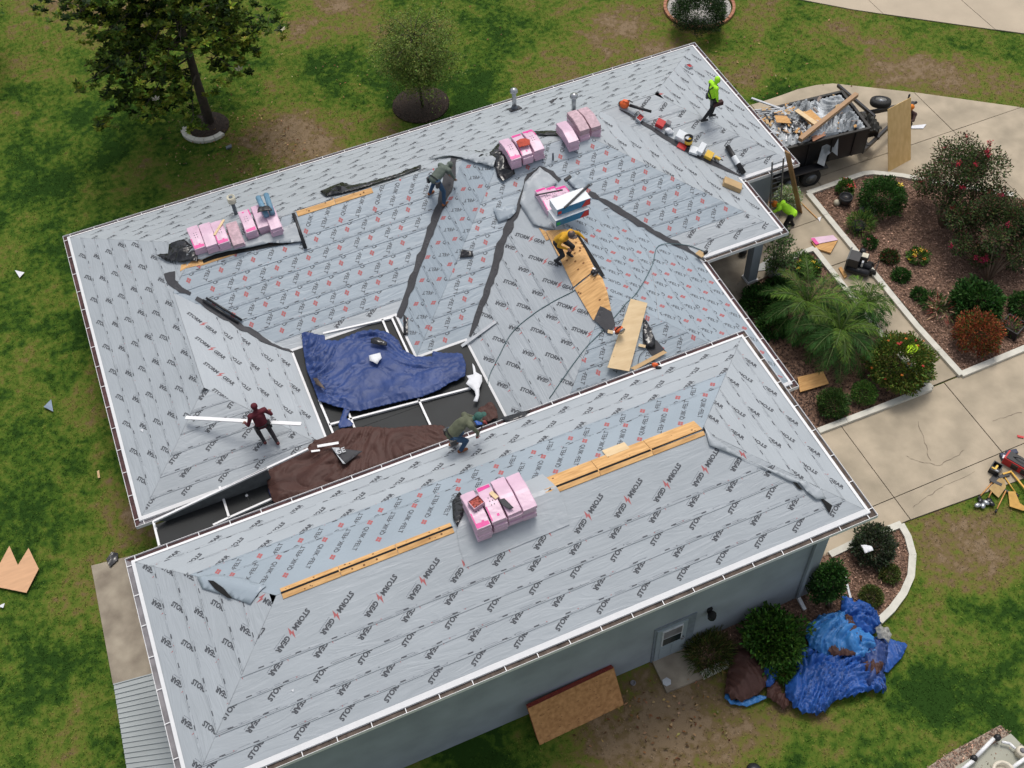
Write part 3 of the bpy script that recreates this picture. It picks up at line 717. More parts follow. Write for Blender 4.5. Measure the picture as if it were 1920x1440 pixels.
ds_ = MB(); ds_.box((15.95, wy-.06, 2.4), (.1, .08, 4.3), M_wall).beam((15.95, wy-.06, 4.5), (15.95, wy-.45, 4.68), .1, .08, M_wall).beam((15.95, wy-.06, .25), (15.98, wy-.4, .08), .1, .08, M_white); ds_.build('downspout', garage)
# debris lying in the front gutter
M_bark = mat('bark_strip', (.5, .3, .13), .8)
for px, py in ((1288, 1113), (1246, 1131), (1191, 1157), (1222, 1141)):
    p = WY(px, py, -8.5); b = MB(); b.box((0, 0, 0), (.3 if px == 1288 else .12, .06, .02), M_bark); o = b.build('wood_scrap', garage, (p[0], -8.51, HG-.1), random.uniform(-.2, .2))
# ------------------------------------------------------------------ bare plywood along the ridges
def on_face(roof, x, y, off): return (x, y, roof.z(x, y)+off)
def ply_run(roof, root, xa, xb_, yr, ya, yb_, slot, both=True, seg=1.2, m=None):
    """boards beside a ridge along X at y=yr; ya<yr front edge, yb_>yr back edge, slot half width"""
    m = m or M_ply; x = xa
    v = MB(); v.add([(xa, yr-slot, roof.z(xa, yr)-SL*slot+.024), (xb_, yr-slot, roof.z(xb_, yr)-SL*slot+.024), (xb_, yr+slot, roof.z(xb_, yr)-SL*slot+.024), (xa, yr+slot, roof.z(xa, yr)-SL*slot+.024)], [(0, 1, 2, 3)], M_black); v.build('ridge_slot', root)
    k = max(1, round((xb_-xa)/seg))
    for i in range(k):
        x0 = xa+(xb_-xa)*i/k+.006; x1 = xa+(xb_-xa)*(i+1)/k-.006
        for lo, hi in ((ya, yr-slot), (yr+slot, yb_)):
            if hi-lo < .03: continue
            zz = lambda y: roof.z((x0+x1)/2, y)+.034
            pts = [(x0, lo), (x1, lo), (x1, hi), (x0, hi)]; b = MB(); b.add([(px_, py_, zz(py_)) for px_, py_ in pts]+[(px_, py_, zz(py_)-.03) for px_, py_ in pts], [(0, 1, 2, 3), (4, 5, 1, 0), (5, 6, 2, 1), (6, 7, 3, 2), (7, 4, 0, 3)], m)
            for _ in range(3):
                kx, ky = random.uniform(x0+.1, x1-.1), random.uniform(lo+.03, hi-.03) if hi-lo > .1 else (lo+hi)/2; r = random.uniform(.012, .03); z = zz(ky)+.002; sgn = SL*(1 if ky < yr else -1)
                if hi-lo > .1: b.add([(kx+r*math.cos(a), ky+r*.8*math.sin(a), z+sgn*r*.8*math.sin(a)) for a in np.arange(0, 6.2, .9)], [tuple(range(7))], M_knot)
            b.build('plywood_panel', root)
        if i: MB().box((x0-.006, yr, roof.z(x0, yr)+.005), (.03, 2*slot+.02, .03), m).build('slot_bridge', root)
yg = (GP[0][1]+GP[1][1])/2; RG_y = yg
def gx(px, py): return RG.hit(px, py)[0]
ply_run(RG, garage, gx(527, 1112), gx(849, 990), yg, yg-.13, yg+.15, .028)
ply_run(RG, garage, gx(1020, 920), gx(1311, 800), yg, yg-.13, yg+.42, .03)
n_ = MB(); p0 = RG.hit(1155, 845); n_.add([on_face(RG, p0[0]+a, p0[1]+b, .042) for a, b in ((-.3, -.13), (.3, -.13), (.3, .16), (-.3, .16))], [(0, 1, 2, 3)], M_plyn); n_.build('plywood_patch', garage)
yr1 = (11.939+4.013)/2
xa, xb_ = RM.hit(553, 394)[0], RM.hit(846, 314)[0]
ply_run(RM, house, xa, min(xb_, 9.6), yr1, yr1-.22, yr1-.02, .045)
def poly_on(roof, pts): return [tuple(roof.hit(x, y)[:2]) for x, y in pts]
def drape(name, roof, pts, m, off=.03, st=.14, amp=.0, parent=None, sd=0., smooth=False, plan=None, th=0.004):
    pl = plan or poly_on(roof, pts); P, T = tri_area(pl, st, .1)
    v = []
    for x, y in P: v.append((x, y, roof.z(x, y)+off+(amp*max(0, .5+.5*folds(x, y, 1.4, sd)) if amp else 0)))
    b = MB(); b.add(v, T, m, smooth); o = b.build(name, parent)
    uv = o.data.uv_layers.new(name='UVMap'); li = np.zeros(len(o.data.loops), np.int32); o.data.loops.foreach_get('vertex_index', li); uv.data.foreach_set('uv', np.array([(q[0], q[1]) for q in v], np.float32)[li].ravel())
    s_ = o.modifiers.new('t', 'SOLIDIFY'); s_.thickness = th; s_.offset = -1
    return o
# dark membrane laid in the valleys, with torn edges
def jag(pts, amt=3):
    out = []
    for i in range(len(pts)):
        a = pts[i]; b = pts[(i+1) % len(pts)]; L = math.dist(a, b); k = max(1, int(L/22))
        for j in range(k):
            e = random.uniform(-amt, amt) if j else 0; nx_, ny_ = -(b[1]-a[1])/L, (b[0]-a[0])/L
            out.append((a[0]+(b[0]-a[0])*j/k+nx_*e, a[1]+(b[1]-a[1])*j/k+ny_*e))
    return out
def ribbon(cs):
    L_, R_ = [], []
    for k, (x, y, w_) in enumerate(cs):
        a = cs[max(0, k-1)]; b = cs[min(len(cs)-1, k+1)]; dx, dy = b[0]-a[0], b[1]-a[1]; q = math.hypot(dx, dy); L_.append((x-dy/q*w_/2, y+dx/q*w_/2)); R_.append((x+dy/q*w_/2, y-dx/q*w_/2))
    return L_+R_[::-1]
def jag2(pts):
    out = []
    for i_ in range(len(pts)):
        a = pts[i_]; b = pts[(i_+1) % len(pts)]; L = math.dist(a, b); k = max(1, int(L/9)); e = 0
        for j_ in range(k):
            if j_ and random.random() < .6: e = random.uniform(-2.6, 2.2)
            nx_, ny_ = -(b[1]-a[1])/L, (b[0]-a[0])/L; q = e if j_ else 0; out.append((a[0]+(b[0]-a[0])*j_/k+nx_*q, a[1]+(b[1]-a[1])*j_/k+ny_*q))
    return out
for cs in ([(852, 296, 12), (843, 330, 24), (828, 385, 15), (806, 439, 14), (786, 491, 13), (770, 540, 13), (748, 597, 10)],
           [(995, 332, 15), (981, 366, 10), (969, 397, 11), (938, 460, 15), (926, 512, 14), (913, 547, 13), (895, 595, 11), (881, 632, 4)],
           [(990, 332, 10), (1012, 317, 9), (1035, 326, 10), (1050, 340, 8)],
           [(1104, 362, 7), (1134, 379, 9), (1155, 392, 12), (1190, 414, 11), (1235, 441, 10), (1275, 462, 9), (1320, 487, 6)],
           [(318, 512, 22), (322, 530, 16), (340, 545, 11), (358, 552, 6)],
           [(368, 560, 8), (388, 573, 12), (440, 605, 11), (500, 641, 8), (550, 662, 3)]):
    drape('valley_membrane', RM, jag2(ribbon(cs)), M_ice, .03, .1, .0, house)
drape('valley_membrane', RM, jag([(1160, 205), (1178, 212), (1290, 278), (1335, 300), (1392, 332), (1398, 337), (1330, 308), (1280, 283), (1200, 232)], 1), M_ice, .024, .2, 0, house)
drape('plywood_panel', RM, [(340, 498), (362, 490), (420, 478), (428, 482), (376, 498), (338, 510)], M_ply, .03, .2, 0, house)
drape('plywood_panel', RM, [(372, 487), (440, 470), (442, 478), (376, 500)], M_ply, .026, .2, 0, house)
# bare deck along the ridge of the east wing
drape('plywood_panel', RM, [(1023, 435), (1080, 440), (1093, 462), (1117, 510), (1075, 540), (1052, 492)], M_ply, .06, .1, 0, house)
drape('plywood_panel', RM, [(1118, 512), (1130, 525), (1146, 585), (1112, 603), (1077, 543)], M_ply, .062, .1, 0, house)
drape('plywood_panel', RM, [(1010, 428), (1022, 434), (1030, 450), (1024, 452)], M_ply, .03, .2, 0, house)
drape('deck_gap', RM, [(1079, 440), (1084, 441), (1102, 468), (1119, 494), (1134, 520), (1129, 521), (1113, 497), (1096, 468)], M_black, .07, .1, 0, house)
for k in range(16):
    px, py = random.choice([(1085, 470), (1075, 485), (1095, 500), (1080, 462), (1110, 530), (1095, 555), (1120, 570), (1062, 470)]); px += random.uniform(-12, 12); py += random.uniform(-8, 8)
    p = RM.hit(px, py); b = MB(); b.add([(p[0]+.035*math.cos(a), p[1]+.028*math.sin(a), RM.z(p[0]+.035*math.cos(a), p[1]+.028*math.sin(a))+.068) for a in np.arange(0, 6.2, .9)], [tuple(range(7))], M_knot); b.build('plywood_knot', house)
drape('membrane_scrap', RM, [(1125, 577), (1147, 588), (1154, 612), (1140, 628), (1113, 604)], M_ice, .075, .12, 0, house)
drape('membrane_scrap', RM, [(1205, 625), (1232, 640), (1250, 662), (1222, 668), (1205, 645)], M_ice, .03, .2, 0, house)
drape('torn_underlayment', RM, [(985, 345), (1012, 318), (1030, 330), (1046, 345), (1010, 365), (1020, 385), (1035, 420), (1040, 434), (1000, 425), (975, 385)], M_storm, .05, .12, .07, house, 3, True)
drape('torn_underlayment', RM, [(800, 300), (860, 285), (905, 290), (930, 302), (925, 318), (880, 305), (845, 296)], M_storm, .05, .1, .1, house, 5, True)
drape('torn_underlayment', RM, [(925, 395), (970, 388), (968, 400), (958, 412), (935, 420)], M_quik, .05, .12, .05, house, 8, True)
drape('torn_underlayment', RM, [(1060, 338), (1080, 330), (1110, 345), (1095, 360), (1075, 355)], M_quik, .05, .12, .05, house, 9, True)
drape('torn_underlayment', RM, [(350, 466), (440, 466), (555, 422), (574, 456), (545, 459), (505, 460), (470, 468), (430, 474), (405, 480), (380, 491), (352, 488)], M_storm, .07, .1, .05, house, 31, True)
drape('flap_edge_shadow', RM, [(380, 489), (405, 478), (430, 472), (470, 466), (505, 458), (560, 456), (505, 465), (470, 472), (430, 480), (400, 488), (382, 495)], M_black, .04, .15, 0, house)  # black strip painted as the shadow under the torn sheet's lower edge
drape('torn_underlayment', RG, [(854, 984), (862, 1030), (874, 1065), (1068, 985), (1056, 935), (1037, 908), (1017, 890), (985, 905), (900, 935), (865, 950)], M_storm, .03, .12, .012, garage, 11, False)
drape('torn_underlayment', RG, [(1318, 800), (1330, 838), (1400, 866), (1440, 880), (1530, 915), (1480, 905), (1395, 862), (1340, 825)], M_storm, .05, .12, .03, garage, 12, True)
drape('torn_underlayment', RG, [(1495, 905), (1510, 905), (1540, 922), (1548, 938), (1530, 940), (1512, 925)], M_storm, .05, .1, .05, garage, 14, True)
drape('black_gap', RG, [(1484, 904), (1492, 906), (1505, 921), (1497, 919)], M_black, .055, .2, 0, garage)
drape('black_gap', RG, [(1531, 929), (1560, 950), (1554, 965), (1545, 948)], M_black, .055, .2, 0, garage)
drape('torn_underlayment', RG, [(370, 1084), (400, 1078), (455, 1085), (500, 1100), (470, 1135), (430, 1120), (380, 1105)], M_quik, .035, .12, .03, garage, 16, True)
drape('black_gap', RG, [(391, 1091), (402, 1092), (420, 1105), (437, 1125), (428, 1124), (405, 1108)], M_black, .085, .2, 0, garage)
drape('torn_underlayment', RM, [(500, 600), (540, 640), (600, 700), (620, 812), (590, 815), (575, 780), (560, 700), (552, 668)], M_storm, .03, .15, .03, house, 21, True) if False else None
# black plastic film
def film(label, roof, pts, amp, sd, up=.0):
    pl = poly_on(roof, pts); o = cloth('plastic_film', pl, lambda x, y: roof.z(x, y)+.05+up, M_bplas, amp, .08, 1.6, sd, None, .004)
    tag(o, label, 'plastic film'); return o
film('crumpled black plastic film below the left end of the leftmost pink bundle stack', RM, [(294, 482), (316, 478), (318, 462), (345, 452), (372, 478), (373, 494), (345, 496), (312, 492)], .16, 1)
film('black plastic film hanging in front of the middle ridge stack of pink bundles', RM, [(918, 290), (935, 272), (958, 300), (966, 330), (943, 345), (933, 335)], .12, 2)
film('thin black film strip between the two right ridge stacks of pink bundles', RM, [(1000, 249), (1030, 248), (1055, 250), (1053, 256), (1010, 256)], .06, 3)
film('small crumpled black film under the torn sheet near the ridge left of the pink stack', RM, [(890, 285), (908, 290), (918, 303), (905, 303), (893, 295)], .1, 4)
film('torn black film flaps along the bare wood strip of the back ridge', RM, [(600, 362), (640, 345), (660, 350), (690, 345), (745, 330), (790, 312), (790, 318), (740, 336), (680, 355), (640, 366), (612, 371)], .1, 5)
film('black film folded beside the leaning plywood board', RM, [(1206, 598), (1216, 612), (1228, 640), (1228, 656), (1212, 656), (1205, 630)], .14, 6)
film('black film bunched at the left edge of the garage ridge stack of pink bundles', RG, [(848, 945), (862, 925), (872, 940), (868, 970), (858, 992), (850, 975)], .1, 7)
film('small flat scrap of black film on the middle roof slope', RM, [(866, 470), (886, 474), (888, 484), (862, 486)], .02, 8)
film('strip of black film hanging by the courtyard corner', RM, [(757, 592), (765, 600), (765, 630), (757, 632)], .08, 9)
film('flat black film piece over the garage gutter beside the crouching worker', RG, [(938, 786), (996, 770), (985, 782), (950, 793)], .01, 10)
# ------------------------------------------------------------------ screened courtyard cage
cage = empty('screen_enclosure', (7, 1, 0)); tag(cage, 'white framed black insect screen enclosure roofing the courtyard between the house and the garage', 'screen enclosure')
co = Vector((7, 1, 0)); CZ = 2.84
def cb(a, b, z0=CZ, z1=None, wd=.06):
    A = W(*a, z0); B_ = W(*b, z1 if z1 is not None else z0); MB().beam(Vector(A)-co, Vector(B_)-co, wd, .07, M_white).build('frame_beam', cage)
for a, b in (((617, 797), (882, 728)), ((784, 748), (808, 800)), ((652, 770), (666, 806)), ((598, 750), (626, 816)), ((717, 600), (728, 626)), ((735, 597), (766, 664)), ((606, 626), (737, 596)), ((412, 913), (430, 971)), ((430, 971), (514, 934)), ((400, 985), (430, 971)), ((288, 978), (299, 1024))): cb(a, b)
pA = WY(288, 978, -.22); pB = WY(578, 842, -.22); MB().beam(Vector(pA)-co, Vector(pB)-co, .06, .06, M_white).build('frame_beam', cage)
pP = WY(500, 876, -.22); pC = WY(500, 892, -.16); pD = WY(288, 978, -.16)
MB().add([tuple(Vector(p)-co) for p in (pA, pP, (pP[0], -.18, 2.78), (pA[0]+.3, -.18, 2.78))], [(0, 1, 2, 3)], mat('grey_screen_cloth', (.13, .14, .145), .7, var=.2)).build('screen_panel', cage)
zc = CZ-.05
pans = [[(5.4, -2.4), (10.5, -2.4), (10.5, .55), (5.4, .55)], [(5.4, .56), (10.5, .56), (10.5, 2.33), (8.9, 2.33), (8.9, 4.1), (5.4, 4.1)], [(.45, -2.4), (3.0, -2.4), (3.0, -.17), (.45, -.17)], [(3.01, -2.4), (5.39, -2.4), (5.39, -.17), (3.01, -.17)]]
for pl in pans: MB().prism([(x-7, y-1) for x, y in pl], zc-.006, zc, M_screen).build('screen_panel', cage)
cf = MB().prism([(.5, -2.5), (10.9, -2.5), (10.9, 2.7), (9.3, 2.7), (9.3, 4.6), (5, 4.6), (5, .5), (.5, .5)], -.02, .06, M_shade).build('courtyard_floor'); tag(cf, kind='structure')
for x, y in ((.5, -.3), (.5, -2.3), (3., -.3)): MB().box((x-7, y-1, 1.4), (.07, .07, 2.8), M_white).build('frame_post', cage)
# ------------------------------------------------------------------ tarps
M_blue = mat('blue_tarp', (.022, .05, .175), .5, var=.15, scale=1.5, spec=.4, detail=6, crumple=.05)
M_blue2 = mat('light_blue_tarp', (.035, .18, .46), .5, var=.12, scale=1.5, spec=.5, crumple=.07)
M_blue3 = mat('royal_blue_tarp', (.015, .08, .32), .5, var=.15, scale=1.5, spec=.5, crumple=.07)
M_btarp = mat('brown_tarp', (.075, .036, .029), .6, var=.1, scale=1.5, spec=.25, detail=6, crumple=.03)
M_silver = mat('silver_film', (.5, .52, .54), .4, var=.1)
def courtz(x, y):
    d = float(RM.dist(x, y)); return max(CZ+.06, HM+SL*max(0, d)+.05)
def cxy(lst, x0, y0, k): return [(x0+a*k, y0+b*k) for a, b in lst]
bl = cxy([(120, 215), (190, 208), (315, 225), (320, 265), (430, 270), (620, 190), (740, 178), (860, 200), (940, 260), (985, 350), (1095, 405), (1235, 405), (1240, 360), (1330, 375), (1420, 375), (1490, 380), (1525, 470), (1520, 570), (1450, 610), (1400, 625), (1300, 690), (1150, 750), (880, 810), (620, 872), (540, 870), (480, 850), (390, 830), (300, 800), (265, 790), (210, 640), (160, 520), (140, 400), (125, 300)], 540, 580, .21875)
blp = PP(bl, CZ+.1)
def bfold(x, y, f, sd):
    # bunched along the top and left rim, long shallow creases elsewhere
    d = abs(y-3.2); e = abs(x-5.9); k = max(math.exp(-(d/.7)**2), math.exp(-(e/.6)**2), .35*math.exp(-((x-8.6)**2+(y-1.6)**2)/.8))
    return folds(x, y, f*1.2, sd)*(.12+1.0*k)+.3*(1-2*abs(fn(x*.6+y*1.1, y*1.9-x*.4, 5)))-.1
o = cloth('blue_tarp', blp, courtz, M_blue, .17, .035, 1.1, 2., None, .012, True, .3, bfold); tag(o, 'dark blue tarp spread in creases over the screened courtyard roof', 'tarp')
br = cxy([(230, 570), (275, 530), (380, 470), (525, 385), (600, 330), (660, 300), (760, 250), (960, 232), (1110, 245), (1250, 232), (1420, 222), (1510, 228), (1540, 330), (1400, 420), (1000, 570), (700, 690), (300, 800), (270, 760), (240, 660)], 440, 740, .26042)
o = cloth('brown_tarp', PP(br, CZ+.1), lambda x, y: courtz(x, y)+.02, M_btarp, .17, .035, 1.0, 7., None, .012, True, .3); tag(o, 'long brown tarp crumpled along the back gutter of the garage', 'tarp')
o = cloth('blue_tarp', PP(cxy([(228, 565), (252, 560), (262, 640), (305, 765), (275, 765), (245, 700)], 440, 740, .26042), CZ+.1), lambda x, y: CZ+.05, M_blue, .05, .06, 1, 3); tag(o, 'narrow blue tarp edge sticking out left of the brown tarp', 'tarp')
o = cloth('blue_tarp', PP(cxy([(480, 850), (540, 850), (500, 930), (560, 980), (545, 1000), (440, 1020), (430, 990)], 540, 580, .21875), CZ+.1), lambda x, y: CZ+.08, M_blue, .06, .05, 1.5, 9); tag(o, 'twisted tail of blue tarp knotted over the white cage beam', 'tarp')
o = cloth('brown_tarp', PP(cxy([(1630, 860), (1740, 800), (1790, 860), (1800, 940), (1720, 975), (1640, 950)], 540, 580, .21875), CZ+.1), lambda x, y: CZ+.08, M_btarp, .2, .05, 1.6, 4); tag(o, 'small crumpled brown tarp bundle in the courtyard corner by the crouching worker', 'tarp')
o = cloth('blue_tarp', PP(cxy([(1590, 955), (1640, 935), (1670, 990), (1620, 1000)], 540, 580, .21875), CZ+.1), lambda x, y: CZ+.1, M_blue3, .1, .05, 1.6, 4); tag(o, 'small bright blue tarp scrap beside the brown bundle behind the crouching worker', 'tarp')
M_whitef = mat('white_foam_paper', (.72, .73, .75), .6, var=.05)
def scrap(name, label, cat, pts, z, m, th=.012, amp=.02, sd=0):
    pl = PP(pts, z if not callable(z) else 3.0)
    o = cloth(name, pl, (lambda x, y: z), m, amp, .12, 1., sd, None, th); tag(o, label, cat); return o
scrap('white_sheet', 'crumpled white paper lying on the blue tarp', 'paper', cxy([(695, 400), (790, 375), (805, 420), (765, 475), (700, 445)], 540, 580, .21875), CZ+.28, M_whitef, .01, .1)
scrap('white_sheet', 'torn star-shaped white sheet at the right end of the courtyard screen', 'paper', cxy([(1580, 465), (1600, 490), (1612, 540), (1662, 570), (1665, 620), (1640, 680), (1640, 740), (1625, 795), (1588, 790), (1610, 740), (1600, 700), (1525, 640), (1550, 600), (1530, 572), (1590, 560)], 540, 580, .21875), CZ+.12, M_whitef, .01, .04)
scrap('brown_leaf_scrap', 'torn dark brown paper triangle on the left of the blue tarp', 'scrap', cxy([(215, 590), (250, 590), (325, 690), (240, 645)], 540, 580, .21875), CZ+.3, M_brown, .01, .03)
scrap('grey_film', 'black film tangle on the upper part of the blue tarp', 'plastic film', cxy([(710, 260), (780, 245), (850, 290), (850, 320), (760, 305), (710, 295)], 540, 580, .21875), CZ+.3, M_bplas, .01, .12)
scrap('silver_sheet', 'folded silver and black sheet with cut lettering lying on the brown tarp', 'sheet', cxy([(690, 383), (920, 408), (795, 503)], 440, 740, .26042), CZ+.34, M_ice, .01, .02)
scrap('silver_sheet', 'silver folded corner over the dark sheet on the brown tarp', 'sheet', cxy([(700, 383), (755, 383), (745, 440), (800, 500), (780, 500)], 440, 740, .26042), CZ+.37, M_silver, .01, .02)
tv, tf = text2d('GE', .22); b = MB(); pg = W(440+.26042*755, 740+.26042*420, CZ+.3); b.add([(pg[0]+x-.1, pg[1]+y-.1, pg[2]+.12) for x, y in tv], tf, M_silver); tag(b.build('printed_letters'), 'cut off letters printed on the folded sheet over the brown tarp', 'lettering')
for i, (pts, lb) in enumerate((([(597, 373), (750, 348), (753, 365), (600, 391)], 'longer white trim strip lying on the brown tarp'), ([(552, 412), (615, 404), (618, 416), (556, 425)], 'short white trim strip at the upper edge of the brown tarp'))):
    pl = PP(cxy(pts, 440, 740, .26042), CZ+.3); b = MB(); b.prism(pl, CZ+.36, CZ+.375, M_white); tag(b.build('trim_strip'), lb, 'trim')
# aluminium trim lying on the bump roof
def stick(name, label, cat, a, b, wd, th, m, za=None, zb=None, grp=None):
    A = Vector(a); B_ = Vector(b); o = MB().beam(A-A, B_-A, wd, th, m).build(name, None, A); tag(o, label, cat, grp); return o
Pa, Pb = RM.hit(866, 654), RM.hit(930, 605); stick('metal_trim', 'long pale aluminium trim lying across the valley right of the courtyard', 'trim', Pa+np.array([0, 0, .12]), Pb+np.array([0, 0, .05]), .1, .02, M_silver)
# ribbed metal canopy at lower left
can = empty('metal_canopy', (-1.1, -4, 0)); tag(can, 'pale ribbed metal canopy beside the left wall of the garage', 'canopy')
c0 = [W(213, 1285, .0), W(292, 1262, 0)]
q = PP([(213, 1284), (330, 1252), (480, 1500), (250, 1520)], .5); b = MB(); b.prism([(x+1.1, y+4) for x, y in q], .47, .5, M_metalroof); b.build('sheet_panel', can)
a0 = np.array(q[0]); a1 = np.array(q[3]); b0_ = np.array(q[1]); b1_ = np.array(q[2])
for k in range(26):
    f = k/25; A = a0+(a1-a0)*f; B_ = b0_+(b1_-b0_)*f; MB().beam((A[0]+1.1, A[1]+4, .515), (B_[0]+1.1, B_[1]+4, .515), .03, .03, M_metalroof).build('rib', can)
for x, y in ((q[0][0]+1.3, q[0][1]+3.9), (q[3][0]+1.3, q[3][1]+4.2)): MB().box((x, y, .24), (.06, .06, .48), M_metalroof).build('post', can)
# ------------------------------------------------------------------ pink shingle bundles
M_pink = mat('pale_pink_wrap', (.66, .45, .56), .35, var=.08, scale=3, bump=.006, bscale=14, spec=.5)
M_pinkd = mat('dusty_pink_wrap', (.52, .36, .40), .6, var=.2, scale=9, bump=.006, bscale=20)
M_mag = mat('magenta_print', (.72, .06, .30), .4, var=.15, scale=6)
def bundle_mesh(seed, m, label=True, a=.24):
    r = random.Random(seed); b = MB(); n = 10; L = 1.0; wd = .345; th = .098; vs_ = []
    def zc(y): return -a*(math.sqrt(y*y+.02)-.14)
    for i in range(n+1):
        y = -L/2+L*i/n; z = zc(y)
        for x, zz in ((-wd/2, .012), (-wd/2+.012, 0), (wd/2-.012, 0), (wd/2, .012), (wd/2, th-.014), (wd/2-.014, th), (0, th+.003), (-wd/2+.014, th), (-wd/2, th-.014)):
            vs_.append((x+r.uniform(-.004, .004), y+r.uniform(-.004, .004), z+zz+r.uniform(-.003, .003)))
    k = 9; fs = [(i*k+j, (i+1)*k+j, (i+1)*k+(j+1) % k, i*k+(j+1) % k) for i in range(n) for j in range(k)]+[tuple(range(k)), tuple(n*k+j for j in range(k-1, -1, -1))]
    b.add(vs_, fs, m); o = b.build('shingle_bundle'); o.data.validate()
    if label:
        q = MB(); top = lambda x, y: (x, y, zc(y)+th+.006)
        s_ = r.choice((1, -1)); y0, y1 = (.36*s_, .48*s_)
        q.add([top(-.15, y0), top(.15, y0+.03*s_), top(.15, y1), top(-.15, y1)], [(0, 1, 2, 3)], M_mag)
        q.add([top(-.165, -.46), top(-.135, -.46), top(-.135, -.1), top(-.165, -.1)], [(0, 1, 2, 3)], M_mag)
        for yy in (-.12, -.02, .08):
            for xx in (-.03, .04):
                q.add([top(xx, yy), top(xx+.022, yy), top(xx+.022, yy+.03), top(xx, yy+.03)], [(0, 1, 2, 3)], M_ink)
        q.add([top(.0, -.4), top(.06, -.4), top(.06, -.34), top(.0, -.34)], [(0, 1, 2, 3)], M_mag)
        tv, tf = text2d('SHINGLES', .05) if False else ([], [])
        p = q.build('label_print', o); p['kind'] = 'stuff'
    return o
protos = [bundle_mesh(1, M_pink), bundle_mesh(2, M_pink, False), bundle_mesh(3, M_pink), bundle_mesh(4, M_pinkd, False)]
used = set()
ORD = ['bottom', 'second', 'third', 'fourth', 'fifth', 'sixth']; CN = ['leftmost', 'second', 'third', 'fourth']
def stack(roof, cols, where, grp, rot=0., a=.33, dz=.0):
    out = []
    for ci, (px, py, nl, kinds) in enumerate(cols):
        z = 4.
        for _ in range(30):
            p = W(px, py, z+nl*.101); z = roof.z(p[0], p[1])
        base = z+.02+dz
        for l in range(nl):
            k = kinds[min(len(kinds)-1, nl-1-l)]; pr = protos[k]
            if k in used: o = copy_tree(pr)
            else: o = pr; used.add(k)
            o.location = (p[0]+random.uniform(-.015, .015), p[1]+random.uniform(-.03, .03), base+l*.101); o.rotation_euler = (0, 0, rot+random.uniform(-.03, .03)+(math.pi if random.random() < .3 else 0))
            lay = 'top' if l == nl-1 else ORD[l]
            tag(o, f'{"dusty" if k == 3 else "pink"} shingle bundle, {lay} of the {CN[ci]} pile {where}', 'shingle bundle', grp); out.append((p, base+nl*.101))
    return out
s1 = stack(RM, [(366, 441, 3, [0, 1]), (388, 436, 3, [1, 1]), (411, 431, 3, [0, 1]), (439, 433, 2, [3, 1])], 'at the far left ridge end', 'pink bundles on the left back ridge')
s2 = stack(RM, [(463, 411, 3, [2, 1]), (486, 402, 3, [1, 1]), (509, 405, 3, [1, 1])], 'under the blue rolls', 'pink bundles under the blue rolls')
s3 = stack(RM, [(956, 276, 4, [0, 1]), (978, 268, 4, [2, 1, 1]), (999, 260, 4, [0, 1])], 'of the rag stack', 'pink bundles at mid ridge')
s4 = stack(RM, [(1064, 243, 4, [1, 1]), (1084, 223, 5, [3, 3, 1]), (1105, 216, 5, [3, 3, 1])], 'nearest the leaf blower', 'pink bundles on the right back ridge')
s5 = stack(RM, [(1024, 370, 3, [2, 1]), (1042, 366, 3, [0, 1]), (1061, 366, 3, [0, 1])], 'under the two cartons', 'pink bundles under the cartons', 0., .25)
s6 = stack(RG, [(892, 953, 5, [0, 1]), (921, 940, 5, [2, 1]), (949, 928, 5, [1, 1]), (976, 917, 5, [1, 1])], 'on the garage ridge', 'pink bundles on the garage ridge')
# ------------------------------------------------------------------ placing things on a slope
def slope_rot(roof, x, y, rz):
    e = .05; gx_ = (roof.z(x+e, y)-roof.z(x-e, y))/(2*e); gy = (roof.z(x, y+e)-roof.z(x, y-e))/(2*e)
    n = Vector((-gx_, -gy, 1)).normalized(); return (n.to_track_quat('Z', 'Y').to_matrix() @ Matrix.Rotation(0, 3, 'Z')), n
def put_roof(o, roof, px, py, rz=0., up=.02, tilt=True):
    p = roof.hit(px, py); x, y = p[0], p[1]; o.location = (x, y, roof.z(x, y)+up)
    if tilt:
        _, n = slope_rot(roof, x, y, 0); q = Vector((0, 0, 1)).rotation_difference(n); o.rotation_mode = 'QUATERNION'; o.rotation_quaternion = q @ Matrix.Rotation(rz, 3, 'Z').to_quaternion()
    else: o.rotation_euler = (0, 0, rz)
    return o
def hd(roof, a, b):
    """heading between two picture points on a roof, and their distance"""
    p, q = roof.hit(*a), roof.hit(*b); return math.atan2(q[1]-p[1], q[0]-p[0]), float(np.linalg.norm(q-p)), (p+q)/2
M_steel = mat('galvanised_steel', (.42, .43, .44), .3, .8, var=.1)
M_lead = mat('grey_lead_flashing', (.13, .15, .17), .6, var=.2)
M_orange = mat('orange_plastic', (.75, .13, .03), .4, var=.05)
M_red = mat('red_plastic', (.55, .03, .03), .4, var=.05)
M_yel = mat('yellow_plastic', (.75, .48, .06), .4, var=.05)
M_blk = mat('black_plastic', (.02, .02, .022), .4, var=.1)
M_card = mat('cardboard', (.48, .33, .17), .8, var=.08, scale=3)
M_cardd = mat('orange_brown_plywood', (.5, .26, .09), .75, var=.15, scale=3, stretch=(1, 5, 1), col2=(.58, .34, .13))
M_rubber = mat('tyre_rubber', (.018, .018, .018), .75, bump=.004, bscale=60)
M_wood = mat('pine_lumber', (.62, .42, .22), .7, var=.1, scale=2, stretch=(1, 8, 1))
M_boxbl = mat('blue_carton', (.03, .2, .38), .5, var=.1)
M_boxwh = mat('white_carton', (.75, .78, .8), .5, var=.03)
M_boxrd = mat('red_carton', (.6, .04, .03), .5, var=.05)
M_green = mat('green_print', (.03, .5, .12), .5)
